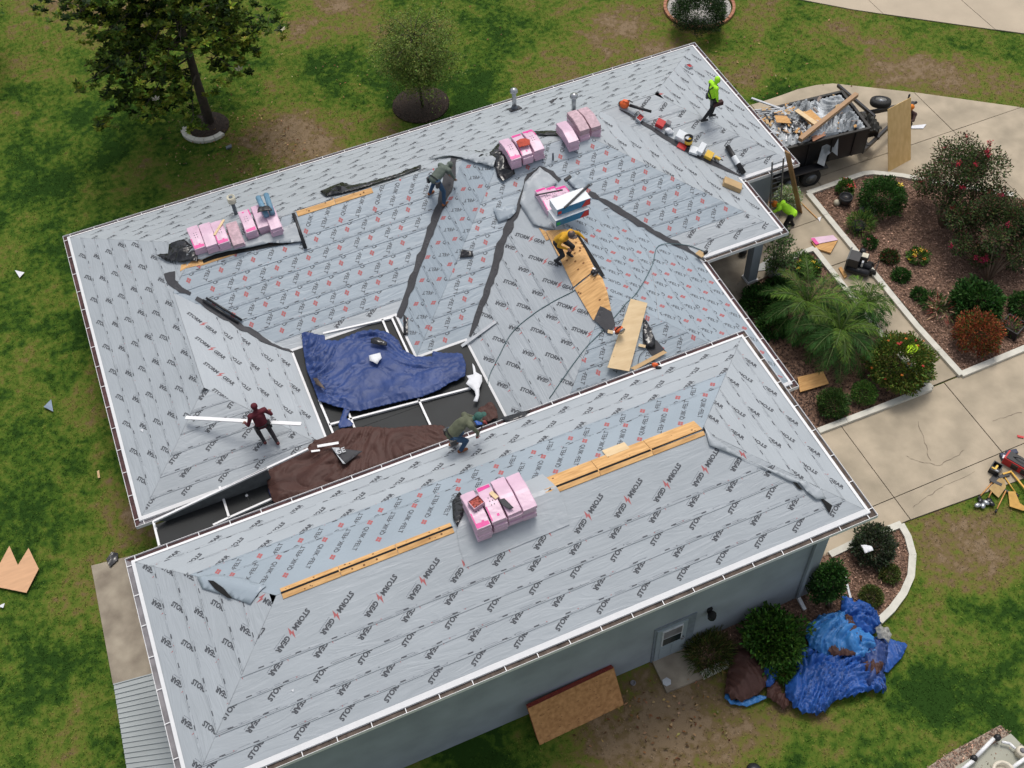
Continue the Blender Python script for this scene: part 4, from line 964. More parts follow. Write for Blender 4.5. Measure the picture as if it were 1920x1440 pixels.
# vent pipes
def vent(px, py, h, r, cap, label, boot=True, lead=False):
    p = RM.hit(px, py); o = empty('vent_pipe', (p[0], p[1], RM.z(p[0], p[1]))); tag(o, label, 'vent pipe')
    MB().lathe((0, 0, -.1), [(r, 0), (r, h+.1)], M_lead if lead else M_steel, 14).build('pipe', o)
    if boot: b = MB(); b.box((0, 0, .04), (.42, .42, .012), M_ice, Matrix.Rotation(-math.atan(SL)*(1 if p[1] > 8 else -1), 3, 'X')); b.lathe((0, 0, -.02), [(r+.09, 0), (r+.03, .14), (r+.005, .2)], M_lead, 14); b.build('flashing', o)
    if cap == 'dome': b = MB(); b.lathe((0, 0, h-.02), [(r+.01, 0), (r+.065, .03), (r+.065, .07), (r+.05, .12), (.03, .17), (.0, .175)], M_steel, 16); b.build('cap', o)
    elif cap == 'flat': b = MB(); b.lathe((0, 0, h-.2), [(r+.07, 0), (r+.07, .2), (r+.05, .2), (r+.05, .19)], mat('cream_cap', (.6, .57, .45), .5), 18); b.build('cap', o)
    return o
vent(965, 205, .75, .075, 'dome', 'tall steel vent pipe with domed cap on the back roof slope near the edge')
vent(1076, 207, .55, .075, 'dome', 'steel vent pipe with domed cap standing behind the tall pink stack', False)
vent(443, 402, .75, .06, 'flat', 'grey vent pipe with cream round cap behind the left pink stacks', False, True)
vent(1037, 300, .28, .03, None, 'thin short grey pipe sticking up between pink stacks', False, True)
# rolls, trims, boxes
def roll_on(roof, a, b, r, m, name, label, cat, up=None, ends=None, zoff=0):
    A, B_ = roof.hit(*a), roof.hit(*b); A = Vector((A[0], A[1], roof.z(A[0], A[1])+r+.03+zoff)); B_ = Vector((B_[0], B_[1], roof.z(B_[0], B_[1])+r+.03+zoff))
    o = MB().tube([A-A, B_-A], r, m, 16).build(name, None, A)
    if ends: MB().tube([(B_-A)*ends[0], (B_-A)*ends[1]], r+.004, ends[2], 16, False).build('paper_band', o)
    tag(o, label, cat); return o
roll_on(RM, (551, 404), (574, 469), .055, M_blk, 'black_tube', 'long black tube lying down the slope right of the blue rolls', 'tube')
roll_on(RM, (1363, 279), (1394, 330), .085, M_blk, 'membrane_roll', 'black membrane roll with a white paper band near the right notch of the roof', 'roll', None, (.38, .66, M_boxwh))
def bx(name, label, cat, roof, px, py, dims, m, rz, up=0., tilt=True, grp=None):
    b = MB(); b.box((0, 0, dims[2]/2), dims, m); o = b.build(name); bv = o.modifiers.new('b', 'BEVEL'); bv.width = min(dims)*.08; bv.segments = 2; put_roof(o, roof, px, py, rz, .02+up, tilt); tag(o, label, cat, grp); return o
h_, L_, _ = hd(RM, (1356, 345), (1388, 358))
bx('cardboard_box', 'flat brown cardboard box lying alone on the slope by the right notch', 'box', RM, 1371, 351, (.62, .42, .16), M_card, h_)
# row of things lying in the right valley
bl_ = empty('leaf_blower', tuple(RM.hit(1180, 206))); bl_.location.z += .05; tag(bl_, 'orange and black leaf blower lying at the upper end of the tool row', 'leaf blower'); bl_.rotation_euler = (0, 0, hd(RM, (1165, 200), (1205, 218))[0])
b = MB(); b.ball((-.18, 0, .14), (.17, .14, .14), M_orange).box((-.12, 0, .28), (.22, .1, .05), M_orange).build('motor_housing', bl_)
MB().tube([(-.1, 0, .28), (-.02, 0, .34), (.1, 0, .27)], .018, M_blk, 8).build('handle', bl_)
MB().ball((-.3, .05, .1), (.1, .1, .09), M_blk).build('fuel_tank', bl_)
MB().tube([(.0, 0, .14), (.35, 0, .1), (.75, 0, .06)], [.055, .05, .045], M_blk, 12).build('blower_tube', bl_)
M_clear = mat('cloudy_clear_plastic', (.55, .57, .6), .25, var=.03)
def bin_(label, px, py, roof, dims, m, fill, rz, up=0.):
    o = empty('bin', (0, 0, 0)); a, bb, c = dims; b = MB(); t = .012
    b.box((0, 0, t/2), (a, bb, t), m)
    for x, y, dx, dy in ((-a/2+t/2, 0, t, bb), (a/2-t/2, 0, t, bb), (0, -bb/2+t/2, a-2*t, t), (0, bb/2-t/2, a-2*t, t)): b.box((x, y, c/2), (dx, dy, c), m)
    b.build('tub', o); f = MB()
    r_ = random.Random(px)
    f.box((0, 0, c*.35), (a-2*t-.004, bb-2*t-.004, c*.6), fill)
    for _ in range(60): f.box((r_.uniform(-a/2+.03, a/2-.03), r_.uniform(-bb/2+.03, bb/2-.03), c*.66), (.03, .015, .015), fill, Matrix.Rotation(r_.uniform(0, 3), 3, 'Z'))
    q = f.build('fill', o); q['kind'] = 'stuff'; put_roof(o, roof, px, py, rz, .02+up, up == 0); tag(o, label, 'bin'); return o
bin_('small cloudy plastic bin with red caps beside the leaf blower tube', 1199, 224, RM, (.24, .2, .12), M_clear, M_red, .5)
bin_('small red and clear tub near the right end of the back ridge', 1291, 127, RM, (.26, .2, .08), M_clear, M_red, .3)
h_ = hd(RM, (1227, 232), (1340, 298))[0]
bx('red_case', 'red plastic case in the tool row in the right valley', 'case', RM, 1237, 235, (.28, .26, .17), M_red, h_)
bx('grey_cooler', 'small grey lidded jar right behind the red case', 'jar', RM, 1252, 234, (.16, .16, .14), M_greyg, h_)
def bag(label, px, py, roof, r, m, up=0., cat='bag'):
    b = MB(); b.ball((0, 0, r[2]), r, m, 14, 9); o = b.build('plastic_bag', None); 
    for v in o.data.vertices: v.co += Vector((fn(v.co.x*9, v.co.y*9, px), fn(v.co.x*9+5, v.co.y*9, px), fn(v.co.x*9, v.co.y*9+9, px)))*r[2]*.5
    put_roof(o, roof, px, py, h_, up, True); tag(o, label, cat); return o
bag('white plastic bag lying between the red case and the white box', 1254, 248, RM, (.16, .1, .08), M_whitef)
bx('white_box', 'white carton behind the black bucket in the tool row', 'box', RM, 1278, 260, (.42, .3, .2), M_boxwh, h_)
bk = empty('bucket', (0, 0, 0)); MB().lathe((0, 0, 0), [(.12, 0), (.14, .3), (.15, .31), (.15, .33), (.13, .33), (.12, .03)], M_blk, 18).build('pail', bk); MB().lathe((0, 0, .08), [(.133, 0), (.139, .14)], M_yel, 18, True).build('label_band', bk); put_roof(bk, RM, 1290, 272, 0, .02, False); tag(bk, 'black bucket with a yellow label in the tool row', 'bucket')
bx('red_folder', 'flat red bag under the black bucket', 'bag', RM, 1278, 276, (.3, .2, .04), M_red, h_)
bx('white_box', 'left one of two white cartons right of the black bucket', 'box', RM, 1300, 285, (.3, .26, .13), M_boxwh, h_+.2, grp='white cartons in the tool row')
bx('white_box', 'right one of two white cartons right of the black bucket', 'box', RM, 1313, 283, (.2, .4, .22), M_boxwh, h_, grp='white cartons in the tool row')
bx('tool_box', 'yellow topped black tool box in the tool row beside the white cartons', 'tool box', RM, 1328, 294, (.26, .26, .16), M_yel, h_)
tl = empty('drill', (0, 0, 0)); MB().box((0, 0, .06), (.2, .07, .08), M_yel).build('body', tl); MB().box((-.06, 0, .0), (.06, .05, .14), M_blk).build('grip', tl); MB().tube([(.1, 0, .07), (.2, 0, .07)], .02, M_blk, 8).build('chuck', tl); put_roof(tl, RM, 1344, 301, h_, .08); tag(tl, 'small yellow and black drill at the lower end of the tool row', 'drill')
# things on the pink stacks
def at(px, py, z): return Vector(W(px, py, z))
zt = s2[0][1]
for i, (a, bb, lb) in enumerate((((484, 370), (500, 405), 'left blue-grey roll on the pink stack with the black strap'), ((499, 365), (511, 401), 'right blue-grey roll on the pink stack'))):
    A, B_ = at(*a, zt+.1), at(*bb, zt+.06); o = MB().tube([A-A, B_-A], .085, mat('slate_blue_roll', (.14, .27, .38), .5), 14).build('fabric_roll', None, A); tag(o, lb, 'roll', 'blue-grey rolls')
A = at(493, 392, zt+.22); o = cloth('black_strap', [(A.x-.2, A.y-.1), (A.x+.25, A.y-.2), (A.x+.2, A.y+.02), (A.x-.1, A.y+.12)], lambda x, y: A.z, M_blk, .08, .04, 2); tag(o, 'black strap bunched over the blue rolls', 'strap')
stick('wood_stake', 'pale wooden stake lying across the left pink stack', 'stake', at(402, 441, s1[0][1]+.02), at(420, 412, s1[0][1]+.05), .07, .03, M_plyn)
A = at(981, 269, s3[0][1]+.04); o = cloth('rag', [(A.x-.2, A.y-.15), (A.x+.15, A.y-.18), (A.x+.25, A.y+.05), (A.x+.05, A.y+.2), (A.x-.18, A.y+.15)], lambda x, y: A.z, mat('rust_orange_cloth', (.45, .07, .04), .8), .1, .04, 2, 3); tag(o, 'crumpled rust orange rag on the mid ridge pink stack', 'rag')
# cartons on s5
zt5 = s5[0][1]-.1
def carton(label, c, L, d, h, z, front, rz):
    o = empty('carton', (c[0], c[1], z), rz); MB().box((0, 0, h/2), (L, d, h), M_boxwh).build('box_body', o)
    b = MB(); b.box((0, -d/2-.003, h/2), (L*.98, .006, h*.9), M_boxbl); b.build('side_print', o)
    b = MB(); b.prism([(L*.22, 0), (L*.48, 0), (L*.48, h*.84), (L*.36, h*.84)], 0, .004, M_boxrd); q = b.build('red_print', o); q.location = (0, -d/2-.008, h*.06); q.rotation_euler = (math.pi/2, 0, 0)
    b = MB(); b.box((-L*.42, -d/2-.01, h*.45), (L*.1, .006, h*.4), M_boxrd if front == 'r' else M_green); b.build('logo_print', o)
    tv, tf = text2d('COIL', .1); q = MB(); q.add([(x-.3, -d/2-.012, z_+h*.3) for x, z_ in []], [], M_boxwh) if False else None
    tag(o, label, 'carton', 'blue and white cartons'); return o
P1 = W(1066, 384, zt5+.35); rz5 = math.atan2(*(W(1105, 372, zt5+.3)-W(1028, 400, zt5+.3))[[1, 0]])
carton('lower blue and white carton on the pink stack above the yellow shirted worker', (P1[0]-.05, P1[1]-.12), 1.12, .5, .26, zt5+.02, 'g', rz5)
carton('upper white topped carton on the pink stack with a dark tube across it', (P1[0]+.05, P1[1]), 1.12, .5, .26, zt5+.32, 'r', rz5)
stick('dark_tube', 'dark grey tube lying across the upper carton', 'tube', at(1058, 390, zt5+.62), at(1105, 346, zt5+.62), .05, .05, M_blk)
stick('hand_tool', 'long handled black scraper on the pink stack behind the cartons', 'scraper', at(1004, 366, s5[0][1]+.05), at(1055, 356, s5[0][1]+.1), .04, .03, M_blk)
bx('hammer_block', 'black hammer head block behind the cartons', 'hammer', RM, 1064, 350, (.24, .1, .1), M_blk, .3, .3)
# red coil nails tub on garage stack, cards
o = empty('bin', (0, 0, 0)); c6 = at(893, 942, s6[0][1]+.1)
bb_ = bin_('pink plastic tub of red nails on the garage ridge stack', 893, 942, RG, (.3, .26, .13), mat('pink_tub', (.55, .35, .45), .4), mat('red_nails', (.4, .05, .03), .5, var=.5, scale=30), .25, .01); bb_.location = (c6.x, c6.y, s6[0][1]+.005); bpy.data.objects.remove(o)
stick('wood_block', 'small cream wood block on the second pile of the garage ridge stack', 'block', at(920, 923, s6[5][1]+.02), at(932, 934, s6[5][1]+.02), .1, .03, M_plyn)
A = at(947, 943, s6[8][1]+.01); cvs = [(A.x-.1, A.y+.14), (A.x+.03, A.y+.12), (A.x+.13, A.y-.2), (A.x+.02, A.y-.2), (A.x-.08, A.y-.03)]
o = cloth('felt_scrap', cvs, lambda x, y: A.z-.05*abs(y-A.y), M_ice, .01, .05, 1); tag(o, 'dark grey felt scrap on the third pile of the garage ridge stack', 'scrap')
for px, py in ((940, 936), ): pass
tri = MB(); 
# leaning plywood rip with holes, and offcuts around it
def board_on(roof, corners, m, name, label, cat, th=.015, up=.05, rows=None, grp=None):
    pl = []
    for (x, y), u in zip(corners, up if isinstance(up, (list, tuple)) else [up]*len(corners)):
        z = 4.
        for _ in range(40):
            p = W(x, y, z); z = .5*z+.5*(roof.z(p[0], p[1])+u)
        pl.append(Vector((p[0], p[1], z)))
    n = (pl[1]-pl[0]).cross(pl[-1]-pl[0]).normalized(); n = n if n.z > 0 else -n
    c = sum(pl, Vector())/len(pl); k = len(pl); b = MB(); b.add([q-c for q in pl]+[q-c-n*th for q in pl], [tuple(range(k)), tuple(range(2*k-1, k-1, -1))]+[(i, (i+1) % k, k+(i+1) % k, k+i) for i in range(k)], m)
    o = b.build(name, None, c); bm = bmesh.new(); bm.from_mesh(o.data); bmesh.ops.recalc_face_normals(bm, faces=bm.faces); bm.to_mesh(o.data); bm.free()
    if rows:
        h2 = MB()
        for f in rows:
            for i in range(4):
                g2 = .12+.76*i/3; e = pl[0].lerp(pl[3], f).lerp(pl[1].lerp(pl[2], f), g2)-c+n*.003; u1 = (pl[3]-pl[0]).normalized()*.018; u2 = (pl[1]-pl[0]).normalized()*.014
                h2.add([e-u1, e+u2, e+u1, e-u2], [(0, 1, 2, 3)], M_knot)
        h2.build('nail_hole', o)['kind'] = 'stuff'
    tag(o, label, cat, grp); return o
board_on(RM, [(1183, 560), (1214, 568), (1180, 696), (1139, 689)], M_plyn, 'plywood_board', 'long fresh plywood strip with rows of holes lying on the slope near the garage gutter', 'plywood', .02, [.2, .2, .25, .25], (.42, .53, .7, .84))
board_on(RM, [(1244, 657), (1251, 661), (1190, 694), (1182, 690)], M_wood, 'wood_strip', 'narrow pale wood strip lying right of the plywood board by the garage gutter', 'wood strip', .02, .12)
board_on(RM, [(1198, 644), (1211, 647), (1210, 652), (1197, 649)], M_plyn, 'wood_block', 'small pale block right of the plywood board', 'block', .03, .1)
board_on(RM, [(1140, 618), (1150, 620), (1149, 626), (1139, 624)], M_plyn, 'wood_block', 'small pale offcut left of the saw', 'block', .03, .08)
def tool(name, label, cat, loc, rz, parts):
    o = empty(name, loc, rz)
    for nm, b in parts: b.build(nm, o)
    tag(o, label, cat); return o
tool('circular_saw', 'orange and black circular saw lying on the plywood board', 'saw', at(1160, 621, RM.z(*RM.hit(1160, 621)[:2])+.3), .2, [('body', MB().ball((0, 0, .08), (.14, .09, .08), M_orange)), ('blade_guard', MB().lathe((.05, -.07, .05), [(.1, 0), (.1, .03)], M_steel, 14, True, Matrix.Rotation(1.57, 3, 'X'))), ('base_plate', MB().box((0, 0, 0), (.28, .16, .01), M_steel)), ('handle', MB().tube([(-.12, 0, .1), (-.05, 0, .19), (.06, 0, .17)], .018, M_blk, 8))])
tool('nail_gun', 'black coil nailer at the right edge of the bare orange deck', 'nail gun', at(1118, 512, RM.z(*RM.hit(1118, 512)[:2])+.1), .5, [('body', MB().ball((0, 0, .05), (.1, .07, .07), M_blk)), ('magazine', MB().lathe((-.06, .07, 0), [(.07, 0), (.075, .05), (.06, .09)], M_blk, 14)), ('nose', MB().box((.05, .12, .05), (.05, .1, .05), M_steel)), ('grip', MB().box((-.12, -.04, .05), (.14, .04, .04), M_blk))])
tool('nail_gun', 'black and yellow nail gun hanging on the garage back gutter', 'nail gun', at(1228, 686, HG+.05), -.6, [('body', MB().ball((0, 0, .05), (.09, .06, .06), M_orange)), ('magazine', MB().ball((.1, -.07, .03), (.09, .05, .05), M_blk)), ('grip', MB().box((-.08, .04, .06), (.12, .04, .04), M_blk))])
tool('nail_gun', 'grey nail gun with wooden pad at the inner roof corner near the porch', 'nail gun', at(1323, 475, HM+.28), .4, [('body', MB().ball((0, 0, .05), (.09, .06, .06), M_blk)), ('pad', MB().box((-.12, .1, 0), (.2, .26, .02), M_card)), ('plate', MB().box((.05, -.06, .02), (.26, .04, .02), M_silver))])
for a_, b_ in (((382, 566), (448, 608)), ((388, 562), (455, 604))): roll_on(RM, a_, b_, .035, M_blk, 'black_strip', 'left thin black bar in the left valley' if a_[0] < 385 else 'right thin black bar in the left valley', 'bar', None, None, .02)
# air hoses
def hose(label, pts, m, r=.012, up=.03, roofs=None):
    P = []
    for x, y in pts:
        p = RM.hit(x, y); P.append(Vector((p[0], p[1], RM.z(p[0], p[1])+up)))
    Q = []
    for i in range(len(P)-1):
        p0, p1, p2, p3 = P[max(i-1, 0)], P[i], P[i+1], P[min(i+2, len(P)-1)]
        for j in range(6):
            t = j/6; q = .5*((2*p1)+(-p0+p2)*t+(2*p0-5*p1+4*p2-p3)*t*t+(-p0+3*p1-3*p2+p3)*t**3); z = RM.z(q.x, q.y)+up; q.z = max(q.z, z); Q.append(q)
    Q.append(P[-1]); o = MB().tube(Q, r, m, 5).build('air_hose'); tag(o, label, 'hose'); return o
M_hose = mat('teal_grey_hose', (.09, .15, .16), .5)
hose('dark green air hose curving from the bare deck down to the courtyard edge', [(1108, 510), (1085, 530), (1078, 545), (1040, 565), (1000, 590), (960, 625), (935, 670), (918, 705), (915, 725)], M_hose)
hose('long green air hose running from the right valley down to the garage gutter', [(1320, 472), (1280, 460), (1235, 462), (1222, 500), (1190, 555), (1140, 610), (1085, 670), (1030, 748)], M_hose)
hose('thin pale hose beside the long green one near the garage gutter', [(1215, 470), (1228, 540), (1235, 600)], M_silver, .006)
hose('black cord from the saw past the plywood strip', [(1170, 620), (1195, 632), (1215, 650), (1200, 668), (1196, 685)], M_blk, .008, .06)
# flashing strips lying on the left slope
def strip_px(label, a, b, wd, z, m=M_white, cat='trim', name='metal_trim'):
    return stick(name, label, cat, at(*a, z), at(*b, z), wd, .02, m)
# ------------------------------------------------------------------ scraps on the roof and lawn
def flat(name, label, cat, pts, z, m, th=.015, up=0, sp=0.):
    pl = [W(x, y, z+sp*i) for i, (x, y) in enumerate(pts)]; c = sum(pl)/len(pl); b = MB(); b.prism([(p[0]-c[0], p[1]-c[1]) for p in pl], 0, th, m); o = b.build(name, None, (c[0], c[1], z+up)); tag(o, label, cat); return o
flat('plywood_offcut', 'large V-notched plywood offcut lying on the left lawn', 'plywood', [(-15, 1085), (18, 1024), (34, 1060), (54, 1028), (73, 1067), (50, 1112), (-20, 1098)], .05, mat('peach_plywood', (.62, .36, .2), .7, var=.08, scale=2, stretch=(1, 5, 1)), .02)
flat('felt_scrap', 'blue-grey triangular felt scrap on the left lawn', 'scrap', [(82, 763), (96, 749), (100, 772)], .06, mat('slate_felt', (.22, .28, .36), .7), .01)
flat('paper_scrap', 'small white triangular scrap on the upper left lawn', 'scrap', [(28, 507), (46, 511), (37, 521)], .06, M_whitef, .01)
flat('paper_scrap', 'thin white scrap at the left picture edge below the plywood offcut', 'scrap', [(-4, 1137), (9, 1131), (6, 1140)], .05, M_whitef, .01)
flat('wood_strip', 'small yellow wood stake lying on the lawn left of the house', 'wood strip', [(182, 884), (186, 882), (188, 896), (184, 897)], .05, M_wood, .02)
flat('grey_stone', 'small grey block on the lawn right of the tree ring', 'stone', [(424, 277), (434, 272), (435, 277), (425, 281)], .03, M_lead, .06)
flat('white_wrapper', 'white wrapper lying on the driveway behind the upright plywood', 'wrapper', [(1708, 236), (1737, 233), (1731, 241), (1709, 241)], .05, M_whitef, .01)
flat('pink_wrapper', 'empty pink shingle wrapper lying on the walkway', 'wrapper', [(1521, 446), (1562, 441), (1571, 450), (1530, 458)], .14, M_pink, .01)
flat('magenta_wrapper_end', 'magenta printed end of the empty pink wrapper on the walkway', 'wrapper', [(1520, 447), (1527, 446), (1536, 457), (1530, 459)], .16, M_mag, .005)
flat('plywood_offcut', 'orange brown plywood offcut under the pink wrapper on the walkway', 'plywood', [(1521, 455), (1571, 451), (1557, 476), (1530, 468)], .06, M_cardd, .06)
flat('plywood_offcut', 'brown plywood piece lying in the porch bed beside the roof corner', 'plywood', [(1495, 708), (1543, 697), (1554, 720), (1500, 736)], .12, M_cardd, .03)
flat('paper_scrap', 'tiny white paper on the walkway near the wooden prop', 'scrap', [(1533, 409), (1540, 406), (1537, 416)], .06, M_whitef, .01)
flat('plastic_scrap', 'dark plastic scrap on the bare ground by the left garage corner', 'plastic film', [(200, 1050), (210, 1036), (222, 1038), (222, 1050), (207, 1064)], .08, M_bplas, .04)
flat('metal_plate', 'round grey concrete cap on the door slab', 'cap', [(1242, 1275), (1250, 1270), (1258, 1275), (1258, 1283), (1250, 1287), (1243, 1283)], .08, M_silver, .01)
for px, py in ((183, 1314), (800, 1289)): pass
board_on(RG, [(546, 1294), (551, 1292), (550, 1298)], M_whitef, 'paper_scrap', 'tiny white scrap on the front slope of the garage roof', 'scrap', .004, .03)
board_on(RM, [(262, 806), (268, 804), (268, 810)], M_whitef, 'paper_scrap', 'tiny white scrap on the left slope of the house roof', 'scrap', .004, .03)
board_on(RM, [(1048, 184), (1056, 182), (1052, 187)], M_ice, 'felt_scrap', 'small black scrap on the back slope above the tall pink stack', 'scrap', .004, .03)
board_on(RM, [(1030, 190), (1046, 182), (1040, 188), (1034, 194)], M_ice, 'felt_scrap', 'ragged dark scrap on the back slope near the vent pipe', 'scrap', .004, .03)
# OSB stack leaning on the garage wall: each sheet a part
st = empty('osb_stack', (9.1, -8.5, 0)); tag(st, 'stack of orange brown strand boards with red edges leaning on the grey garage wall', 'board stack')
M_osb = mat('strand_board', (.36, .17, .06), .8, var=.2, scale=9, col2=(.48, .25, .1), bump=.003, bscale=50)
M_rededge = mat('red_board_edge', (.28, .03, .03), .7)
bb0, bb1 = W(1013, 1397, 0), W(1173, 1320, 0); tt0 = W(988, 1327, 1.02); tt1 = W(1158, 1256, 1.02)
ux = Vector(bb1-bb0).normalized(); upv = ((Vector(tt0)+Vector(tt1))-(Vector(bb0)+Vector(bb1))).normalized(); nn_ = ux.cross(upv).normalized()
if nn_.y > 0: nn_ = -nn_
for k in range(9):
    o0 = Vector(bb0)-nn_*.02*(k)-Vector((9.1, -8.5, 0))+Vector((random.uniform(-.015, .015), 0, 0)); q = [o0, o0+ux*2.44, o0+ux*2.44+upv*1.22, o0+upv*1.22]; r_ = [p-nn_*.017 for p in q]
    b = MB(); b.add(q+r_, [(0, 1, 2, 3), (7, 6, 5, 4)], M_osb); b.add(q+r_, [(1, 0, 4, 5), (2, 1, 5, 6), (3, 2, 6, 7), (0, 3, 7, 4)], M_rededge if k else M_osb)
    if k == 0:
        for i in range(26):
            c = o0+ux*random.uniform(.15, 2.3)+upv*random.uniform(.1, 1.1)+nn_*.002; l = random.uniform(.01, .05); b.add([c-ux*l, c+upv*.012, c+ux*l, c-upv*.01], [(0, 1, 2, 3)], M_knot)
    b.build('strand_board', st)
# upright plywood sheet
def solve(px, py, B_, L):
    best = min((abs(np.linalg.norm(W(px, py, z)-B_)-L), z) for z in np.arange(.6, 2.46, .005)); return W(px, py, best[1])
b0, b1 = W(1665, 322, .02), W(1707, 299, .02); t0 = solve(1664, 205, b0, 2.44); t1 = t0+(b1-b0)
q = [Vector(x) for x in (b0, b1, t1, t0)]; n = (q[1]-q[0]).cross(q[3]-q[0]).normalized(); c = Vector(b0); b = MB(); qq = [x-c for x in q]; r_ = [x-n*-.02 for x in qq]
b.add(qq+r_, [(0, 1, 2, 3), (7, 6, 5, 4), (1, 0, 4, 5), (2, 1, 5, 6), (3, 2, 6, 7), (0, 3, 7, 4)], mat('golden_plywood', (.66, .43, .17), .7, var=.05, scale=1.4, stretch=(5, 5, 1), col2=(.74, .51, .23)))
ps = b.build('plywood_sheet', None, c); tag(ps, 'tall golden plywood sheet held upright on the driveway beside the trailer', 'plywood')
# ladder and lumber prop at the notch
pe = WY(1447, 327, 4.52); pb = W(1443, 412, 0); u = (Vector(pe)-Vector(pb)).normalized(); Lt = 3.75
ld = empty('ladder', tuple(pb)); tag(ld, 'grey aluminium extension ladder leaning on the roof edge at the notch', 'ladder')
side = Vector((1, .0, 0))*.42; M_alu = mat('dull_aluminium', (.2, .21, .22), .4, .5)
for s_ in (0, 1): MB().beam(side*s_, side*s_+u*Lt, .03, .08, M_alu).build('rail', ld)
for k in range(12): a = u*(.25+k*.3); MB().tube([a, a+side], .016, M_alu, 6).build('rung', ld)
pb2 = W(1500, 398, .0); pe2 = WY(1484, 322, 4.45); u2 = (Vector(pe2)-Vector(pb2)).normalized(); stick('lumber_prop', 'long wooden plank leaning on the roof corner beside the ladder', 'plank', pb2, Vector(pb2)+u2*4.3, .2, .04, mat('brown_lumber', (.36, .21, .09), .7, var=.1, scale=2, stretch=(1, 6, 1)))
# ------------------------------------------------------------------ dump trailer
T0 = Vector((27.3, 7.05, 0)); tr = empty('dump_trailer', tuple(T0)); tag(tr, 'black dump trailer on the driveway filled with torn roofing and boards', 'trailer'); tr.rotation_euler = (0, 0, math.radians(-6))
M_tr = mat('black_trailer_paint', (.012, .012, .014), .35, var=.2, spec=.5); M_rust = mat('worn_black_steel', (.03, .028, .025), .6, var=.4)
HB = 1.82
MB().box((-2.2, 0, .72), (4.4, 2.1, .1), M_tr).build('bed_floor', tr)
for s_ in (-1, 1):
    MB().box((-2.2, s_*1.05, (.7+HB)/2), (4.4, .05, HB-.7), M_tr).build('side_wall', tr)
    MB().box((-2.2, s_*1.06, HB), (4.44, .1, .06), M_rust).build('top_rail', tr)
    for x in (-.5, -1.4, -2.3, -3.2): MB().box((x, s_*1.09, (.7+HB)/2), (.06, .05, HB-.75), M_tr).build('side_rib', tr)
    MB().box((-2.2, s_*.6, .58), (4.6, .08, .16), M_tr).build('frame_rail', tr)
    MB().box((-2.6, s_*1.32, .8), (2.0, .34, .04), M_tr).build('fender', tr)
    for x in (-2.15, -3.0):
        w_ = MB(); w_.lathe((x, s_*1.18, .37), [(.2, 0), (.37, .01), (.385, .06), (.385, .19), (.37, .24), (.22, .25), (.21, .12)], M_rubber, 24, True, Matrix.Rotation(-math.pi/2*s_, 3, 'X'), False); wo = w_.build('tyre', tr)
        MB().lathe((x, s_*1.18, .37), [(.05, .21), (.09, .24), (.13, .22), (.2, .23), (.22, .25)], M_alu, 20, True, Matrix.Rotation(-math.pi/2*s_, 3, 'X')).build('rim', wo)
MB().box((0, 0, (.7+HB)/2), (.06, 2.15, HB-.7), M_tr).build('front_wall', tr)
MB().box((.0, 0, HB), (.1, 2.2, .07), M_rust).build('top_rail', tr)
MB().add([(0, -1.05, HB), (.0, -1.05, .75), (-.3, -1.05, .7), (.02, -1.05, .7)], [(0, 1, 2)], M_tr).build('gusset', tr)
iv = tr.matrix_basis.inverted() if False else (Matrix.Translation(T0) @ Matrix.Rotation(math.radians(-6), 4, 'Z')).inverted()
def tl_(px, py, z): return iv @ Vector(W(px, py, z))
tip = tl_(1713, 194, .6)
for a in ((0.05, .95, .62), (0.05, -.95, .62)): MB().beam(a, tip, .1, .16, M_tr).build('drawbar', tr)
MB().beam(tl_(1571, 160, .95), tl_(1640, 219, 1.1), .09, .12, M_tr).build('cross_arm', tr)
MB().beam((.9, -.55, .66), (.9, .62, .66), .1, .12, M_tr).build('cross_member', tr); MB().beam((.35, -.8, .66), (.35, .85, .66), .1, .12, M_tr).build('cross_member', tr)
MB().box((.7, -.1, .85), (.5, .6, .35), M_tr).build('battery_box', tr)
MB().tube([tip+Vector((-.3, 0, 0)), tip+Vector((-.3, 0, .5))], .035, M_tr, 8).build('jack', tr)
MB().ball(tip+Vector((.06, 0, .02)), (.09, .06, .06), M_tr).build('coupler', tr)
sp = tl_(1650, 197, .95); sw = MB(); sw.lathe((0, 0, 0), [(.2, 0), (.36, .01), (.385, .06), (.385, .17), (.36, .22), (.22, .225), (.21, .1)], M_rubber, 28, True, None, False); so_ = sw.build('spare_wheel', tr, sp); so_.rotation_euler = (-.25, .1, 0)
MB().lathe((0, 0, 0), [(.03, .15), (.06, .2), (.1, .17), (.17, .18), (.2, .215), (.21, .22)], mat('bright_rim', (.6, .61, .62), .3, .7), 24).build('rim', so_)
for k in range(5): MB().lathe((.12*math.cos(k*1.257), .12*math.sin(k*1.257), .18), [(.018, 0), (.018, .01)], M_black, 8).build('rim_hole', so_)
# load
def world_l(x, y, z): return (T0.x+x*math.cos(-.105)-y*math.sin(-.105), T0.y+x*math.sin(-.105)+y*math.cos(-.105), z)
M_load = mat('torn_grey_underlayment', (.13, .145, .155), .6, var=.15, scale=1.6, spec=.3, crumple=.04, col2=(.55, .58, .6))
lp_ = [world_l(*p, 0)[:2] for p in ((-.1, -.98), (-.1, .95), (-2, .98), (-4.35, .98), (-4.35, -.98), (-2, -.98))]
o = cloth('underlayment_heap', lp_, lambda x, y: 1.72, M_load, .34, .035, .9, 11., None, .01, True, .3); tag(o, 'heap of torn silver-grey underlayment filling the black trailer', 'debris')
fl = [W(1540, 252, 1.95), W(1572, 248, 1.95)]
b = MB(); P0 = [at(1545, 250, 1.95), at(1573, 246, 1.95), at(1571, 270, 1.4), at(1570, 292, 1.1), at(1560, 284, 1.15), at(1550, 292, 1.1), at(1545, 312, .9), at(1532, 306, 1.0), at(1540, 280, 1.4)]
